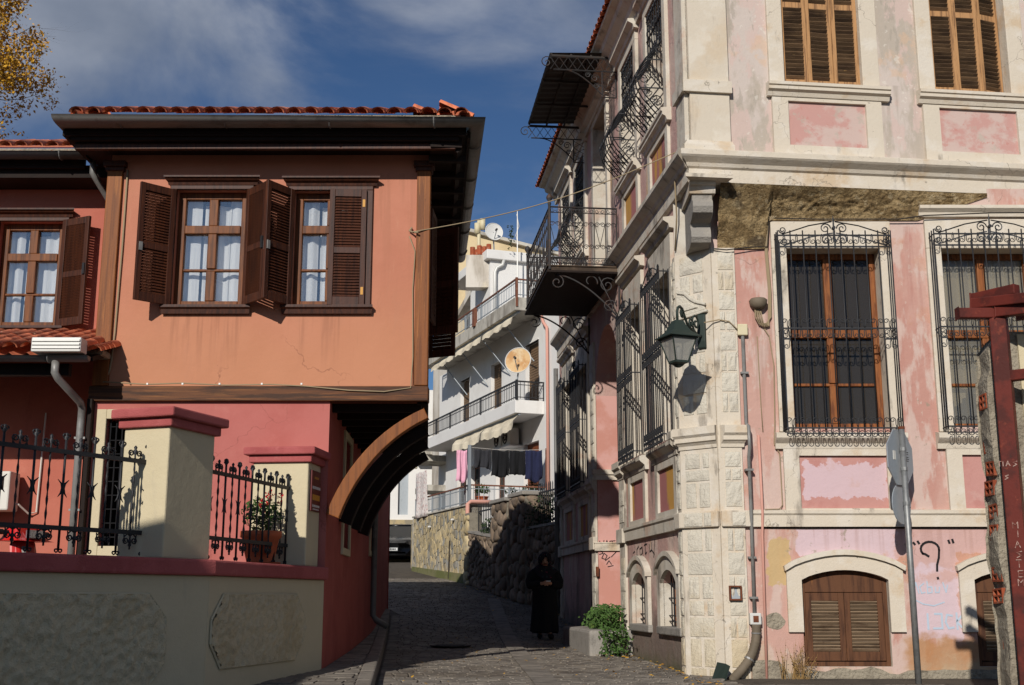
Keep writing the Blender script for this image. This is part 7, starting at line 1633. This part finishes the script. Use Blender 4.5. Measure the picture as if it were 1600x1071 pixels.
cpart('body', 'car_paint', lambda b: loft(b, [(.0, [(.60, .30), (.72, .45), (.70, .62), (.5, .68)]), (.12, [(.78, .22), (.85, .45), (.82, .68), (.6, .78)]), (.6, [(.84, .2), (.88, .5), (.86, .80), (.7, .88)]), (1.05, [(.84, .2), (.88, .5), (.87, .90), (.76, .97)]), (3.3, [(.84, .2), (.88, .5), (.87, .95), (.78, 1.0)]), (3.9, [(.8, .3), (.84, .5), (.82, .9), (.7, .95)])]), True)
cpart('cabin', 'car_glass', lambda b: loft(b, [(1.0, [(.78, .93), (.77, .96)]), (1.75, [(.78, .95), (.62, 1.42)]), (2.6, [(.78, .95), (.62, 1.46)]), (3.7, [(.76, .95), (.6, 1.30)])]))
cpart('roof', 'car_paint', lambda b: loft(b, [(1.72, [(.63, 1.40), (.56, 1.45)]), (2.4, [(.63, 1.46), (.55, 1.50)]), (3.6, [(.61, 1.33), (.53, 1.37)])]), True)
for s_ in (-1, 1):
    cpart('windscreen_pillar', 'car_paint', lambda b: b.tube([(s_ * .79, 1.0, .95), (s_ * .63, 1.74, 1.42)], .045, 6))
    cpart('headlight', 'car_chrome', lambda b: b.add([(s_ * .55, .05, .62), (s_ * .82, .22, .64), (s_ * .84, .34, .76), (s_ * .62, .16, .74), (s_ * .55, .09, .62), (s_ * .82, .26, .64), (s_ * .84, .38, .76), (s_ * .62, .20, .74)], [(0, 1, 2, 3), (4, 5, 6, 7), (0, 1, 5, 4), (1, 2, 6, 5), (2, 3, 7, 6), (3, 0, 4, 7)]))
    cpart('wing_mirror', 'car_paint', lambda b: b.box(s_ * .88, s_ * 1.06, 1.15, 1.25, .94, 1.06), bevel=.03)
    for y_ in (.75, 3.2):
        wq = cpart('wheel', 'tyre', lambda b: b.tube([(s_ * .68, y_, .30), (s_ * .86, y_, .30)], .30, 16)); MB(CM).tube([(s_ * .87, y_, .30), (s_ * .88, y_, .30)], .19, 10).done('rim', 'car_chrome', wq)
cpart('grille', 'tyre', lambda b: b.box(-.42, .42, .03, .10, .55, .62)); cpart('lower_grille', 'tyre', lambda b: b.box(-.55, .55, .0, .08, .24, .36)); cpart('badge', 'car_chrome', lambda b: b.lathe([(.07, 0), (.07, .01), (.03, .012)], 10, (0, 0, 0), ax=1) if False else b.box(-.06, .06, .06, .09, .64, .70), bevel=.02)
np_ = cpart('number_plate', 'plate_white', lambda b: b.box(-.26, .26, -.02, .0, .40, .51)); MB(CM).box(-.26, -.21, -.022, -.02, .40, .51).done('blue_band', 'blue_paint', np_)
mb = MB(CM); x = -.18
for ch2 in range(7): mb.box(x, x + .035, -.0225, -.02, .425, .485); x += .055
mb.done('plate_characters', 'paint_black', np_, kind='stuff')
# yellow-leaved tree behind the wing
TX = -.75
tree = thing('autumn_tree', 'tree with sparse yellow autumn leaves rising behind the left roof', 'tree', (-13.2, 24.5, -.5))
mb = MB(); mb.tube([(-13.2 + TX, 24.5, -.8), (-13.1 + TX, 24.4, 3), (-12.9 + TX, 24.5, 6.5), (-12.8 + TX, 24.3, 10.2)], [.30, .24, .18, .12], 8); tips = []
def branch(p, d, L, r, lev):
    q = p; pts = [tuple(p)]; rs = [r]
    for k in range(4): d = (d + rvec() * .28 + Vector((0, 0, .05))).normalized(); q = q + d * L / 4; pts.append(tuple(q)); rs.append(r * (1 - .17 * (k + 1)))
    mb.tube(pts, rs, 4 if lev else 5)
    for k in range(1, 5): tips.append((Vector(pts[k]), lev))
    if lev < 3:
        for k in range(3 if lev else 4): s_ = random.randint(1, 4); branch(Vector(pts[s_]), (d + rvec() * .9).normalized(), L * .62, rs[s_] * .6, lev + 1)
for z, dx, dy, L in ((8.3, .9, -.4, 2.2), (8.8, .8, .5, 2.2), (9.4, 1, -.1, 2.3), (9.8, .8, .3, 2.0), (5.5, .8, -.3, 2.6), (6.5, -.7, .2, 2.4), (7.2, .9, .3, 2.8), (8, .7, -.6, 2.6), (8.6, .9, .2, 2.4), (9, .3, .3, 2.4), (9, .8, -.2, 2.6), (8.8, -.6, -.3, 2.4), (9, .0, .0, 2.8), (7.5, .2, .9, 2.3)):
    branch(Vector((-12.95 + TX, 24.45, z + 1.0)), Vector((dx, dy, .55)).normalized(), L, .07, 0)
mb.done('trunk', 'bark', tree); lf = MB(); cl = [rvec() for _ in range(6)]
for p, lev in tips:
    if lev < 1: continue
    if noise.noise(p * .7) < -.25 or p.x > -10.55 + .3 * noise.noise(p * 2): continue
    for k in range(random.randint(6, 20)): leafquad(lf, p + rvec() * .24, rvec().normalized(), random.uniform(.03, .065))
lf.done('crown', 'leaf_yellow', tree, kind='stuff')
# ================================================================== WOMAN WALKING DOWN THE LANE
pw = thing('person', 'person in a long black coat and dark flowered headscarf walking down the lane, hands clasped', 'person', (.55, 20.8, g(20.8)))
PM = Matrix.Translation((.55, 20.8, g(20.8) + .03)) @ Matrix.Rotation(R(6), 4, 'Z')
vs, es, rs = [], [], []
def V_(p, r, par=None):
    vs.append(tuple(PM @ Vector(p))); rs.append(r)
    if par is not None: es.append((par, len(vs) - 1))
    return len(vs) - 1
pel = V_((0, 0, .70), (.125, .10)); sp1 = V_((0, .01, .88), (.12, .09), pel); che = V_((0, .01, 1.05), (.135, .095), sp1); nk = V_((0, -.02, 1.17), (.048, .048), che)
hd = V_((0, -.06, 1.235), (.062, .068), nk); hd2 = V_((0, -.075, 1.30), (.072, .085), hd); hd3 = V_((0, -.07, 1.36), (.055, .065), hd2)
V_((0, -.15, 1.245), (.012, .012), V_((0, -.12, 1.262), (.02, .02), hd2))                    # nose
for s_ in (-1, 1):
    sh1 = V_((s_ * .17, .01, 1.09), (.058, .058), che); el = V_((s_ * .23, -.02, .90), (.045, .045), sh1); wr = V_((s_ * .075, -.215, .90), (.028, .024), el)
    pa = V_((s_ * .03, -.245, .905), (.030, .018), wr)
    for k in range(4):
        f1 = V_((-s_ * .018, -.262 + .004 * k, .935 - .021 * k), (.0095, .0095), pa); f2 = V_((-s_ * (.042 - .004 * abs(k - 1)), -.245 + .003 * k, .932 - .020 * k), (.0085, .0085), f1)
    t1 = V_((s_ * .03, -.265, .935), (.011, .011), wr); V_((s_ * .004, -.28, .95), (.009, .009), t1)
    hp_ = V_((s_ * .085, 0, .64), (.085, .085), pel); st_y = -.12 if s_ > 0 else .10
    kn = V_((s_ * .075, st_y * .35 - .01, .38), (.055, .055), hp_); ank = V_((s_ * .075, st_y * .8, .09), (.036, .036), kn); V_((s_ * .08, st_y * .8 - .15, .03), (.036, .026), ank)
me = bpy.data.meshes.new('body'); me.from_pydata([tuple(Vector(v) - PM.col[3].xyz) for v in vs], es, []); me.update(); me.materials.append(MATS['skin'])
body = bpy.data.objects.new('body', me); put(body, pw, Matrix.Translation(PM.col[3].xyz))
sk = body.modifiers.new('skin', 'SKIN'); sk.use_smooth_shade = True
for i, r in enumerate(rs): me.skin_vertices[0].data[i].radius = r; me.skin_vertices[0].data[i].use_root = (i == 0)
ss = body.modifiers.new('subdivision', 'SUBSURF'); ss.levels = 1; ss.render_levels = 1
mb = MB(PM); n = 40; rings = []
for z, rx, ry, y0 in ((.10, .235, .20, .0), (.22, .23, .19, .0), (.5, .215, .17, .0), (.75, .21, .165, .0), (.9, .21, .16, .005), (1.02, .215, .15, .01), (1.10, .20, .125, .01), (1.16, .12, .09, .0), (1.19, .075, .07, -.01)):
    w = max(0, 1 - z / .95)
    rings.append([(rx * math.cos(2 * math.pi * i / n) * (1 + .10 * w * math.sin(9 * 2 * math.pi * i / n + z * 3)), y0 + ry * math.sin(2 * math.pi * i / n) * (1 + .12 * w * math.sin(7 * 2 * math.pi * i / n + 1)), z + (.02 * math.sin(5 * 2 * math.pi * i / n) if z < .2 else 0)) for i in range(n)])
mb.add([p for r in rings for p in r], [(j * n + i, j * n + (i + 1) % n, (j + 1) * n + (i + 1) % n, (j + 1) * n + i) for j in range(len(rings) - 1) for i in range(n)] + [tuple(range(n)), tuple(range((len(rings) - 1) * n, len(rings) * n))])
for s_ in (-1, 1): mb.tube([(s_ * .13, .01, 1.10), (s_ * .20, .0, 1.05), (s_ * .255, -.015, .93), (s_ * .25, -.04, .875), (s_ * .17, -.13, .885), (s_ * .09, -.205, .90)], [.085, .09, .08, .075, .062, .052], 10)
coat = mb.done('coat', 'black_cloth', pw, smooth=True); rm = coat.modifiers.new('remesh', 'REMESH'); rm.mode = 'VOXEL'; rm.voxel_size = .014; rm.use_smooth_shade = True
smm = coat.modifiers.new('smooth', 'SMOOTH'); smm.iterations = 4
HM = PM @ Matrix.Translation((0, -.075, 1.275)) @ Matrix.Rotation(R(46), 4, 'X')
mb = MB(HM); vs = []; nu, nv = 28, 14
for j in range(nv + 1):
    for i in range(nu + 1):
        th = math.pi * (.02 + .72 * j / nv); an = R(-90 + 34 * (1 if j > 5 else j / 6)) + (2 * math.pi - 2 * R(34) * (1 if j > 5 else j / 6)) * i / nu
        r = 1 + .03 * math.sin(i * 1.7 + j)
        vs.append((.108 * math.sin(th) * math.cos(an) * r, .02 + .125 * math.sin(th) * math.sin(an) * r, .132 * math.cos(th) + .02))
mb.add(vs, [(j * (nu + 1) + i, j * (nu + 1) + i + 1, (j + 1) * (nu + 1) + i + 1, (j + 1) * (nu + 1) + i) for j in range(nv) for i in range(nu)])
M2 = HM.inverted() @ PM; vs = []; nu2 = 28
for j in range(6):
    t = j / 5
    for i in range(nu2):
        an = 2 * math.pi * i / nu2; fr = max(0, -math.sin(an)); bk_ = max(0, math.sin(an))
        rx = .085 + .135 * t ** .8; ry = .085 + .075 * t + fr * .02 * t
        z = 1.215 - t * (.10 + .17 * fr ** 3 + .12 * bk_ ** 2) + .01 * math.sin(an * 6)
        vs.append(tuple(M2 @ Vector((rx * math.cos(an), -.015 + ry * math.sin(an), z))))
mb.add(vs, [(j * nu2 + i, j * nu2 + (i + 1) % nu2, (j + 1) * nu2 + (i + 1) % nu2, (j + 1) * nu2 + i) for j in range(5) for i in range(nu2)])
scf = mb.done('headscarf', 'scarf_cloth', pw, smooth=True); so2 = scf.modifiers.new('thick', 'SOLIDIFY'); so2.thickness = .008
for s_ in (-1, 1): MB(PM).lathe([(.001, -.004), (.011, -.003), (.011, .003), (.001, .004)], 8, (s_ * .032, -.152, 1.288), ax=1).done('eye', 'paint_black', pw)
MB(PM).tube([(-.025, -.147, 1.215), (0, -.153, 1.212), (.025, -.147, 1.215)], .005, 5).done('mouth', 'cap_paint', pw)
for s_, y_ in ((1, -.12), (-1, .10)):
    MB(PM).tube([(s_ * .08, y_ + .05, .05), (s_ * .082, y_ - .05, .045), (s_ * .085, y_ - .14, .035), (s_ * .086, y_ - .19, .025)], [.042, .046, .042, .022], 8).done('shoe', 'scooter_black', pw, smooth=True)
hl = MB(PM); hl.box(-.005, .07, -.29, -.27, .935, .95); ob = hl.done('folded_paper', 'paper_white', None, bevel=.003); tag(ob, 'small white folded paper held in the clasped hands of the walking person', 'paper')

# small things on and by the right house
MB(FJ).box(-.045, .0, .34, .50, .0, .07).done('fuse_box', 'rust_box', rh, bevel=.006)
MB(FB).tube([(-10.3, 4.6, .09), (-10.3, -.3, .09)], .05, 8).done('downpipe', 'gutter_metal', rh, smooth=True)
mb = MB(FA); mb.add([(.10, -.93, .28), (.22, -.93, .22), (.30, -.72, .16), (.20, -.70, .20), (.12, -.92, .36), (.25, -.92, .32), (.33, -.74, .24)], [(0, 1, 2, 3), (1, 5, 6, 2), (0, 4, 5, 1)])
ob = mb.done('metal_scrap', 'lamp_green', None); sd_ = ob.modifiers.new('thick', 'SOLIDIFY'); sd_.thickness = .006; tag(ob, 'bent scrap of green sheet metal beside the end of the drain hose', 'scrap metal')
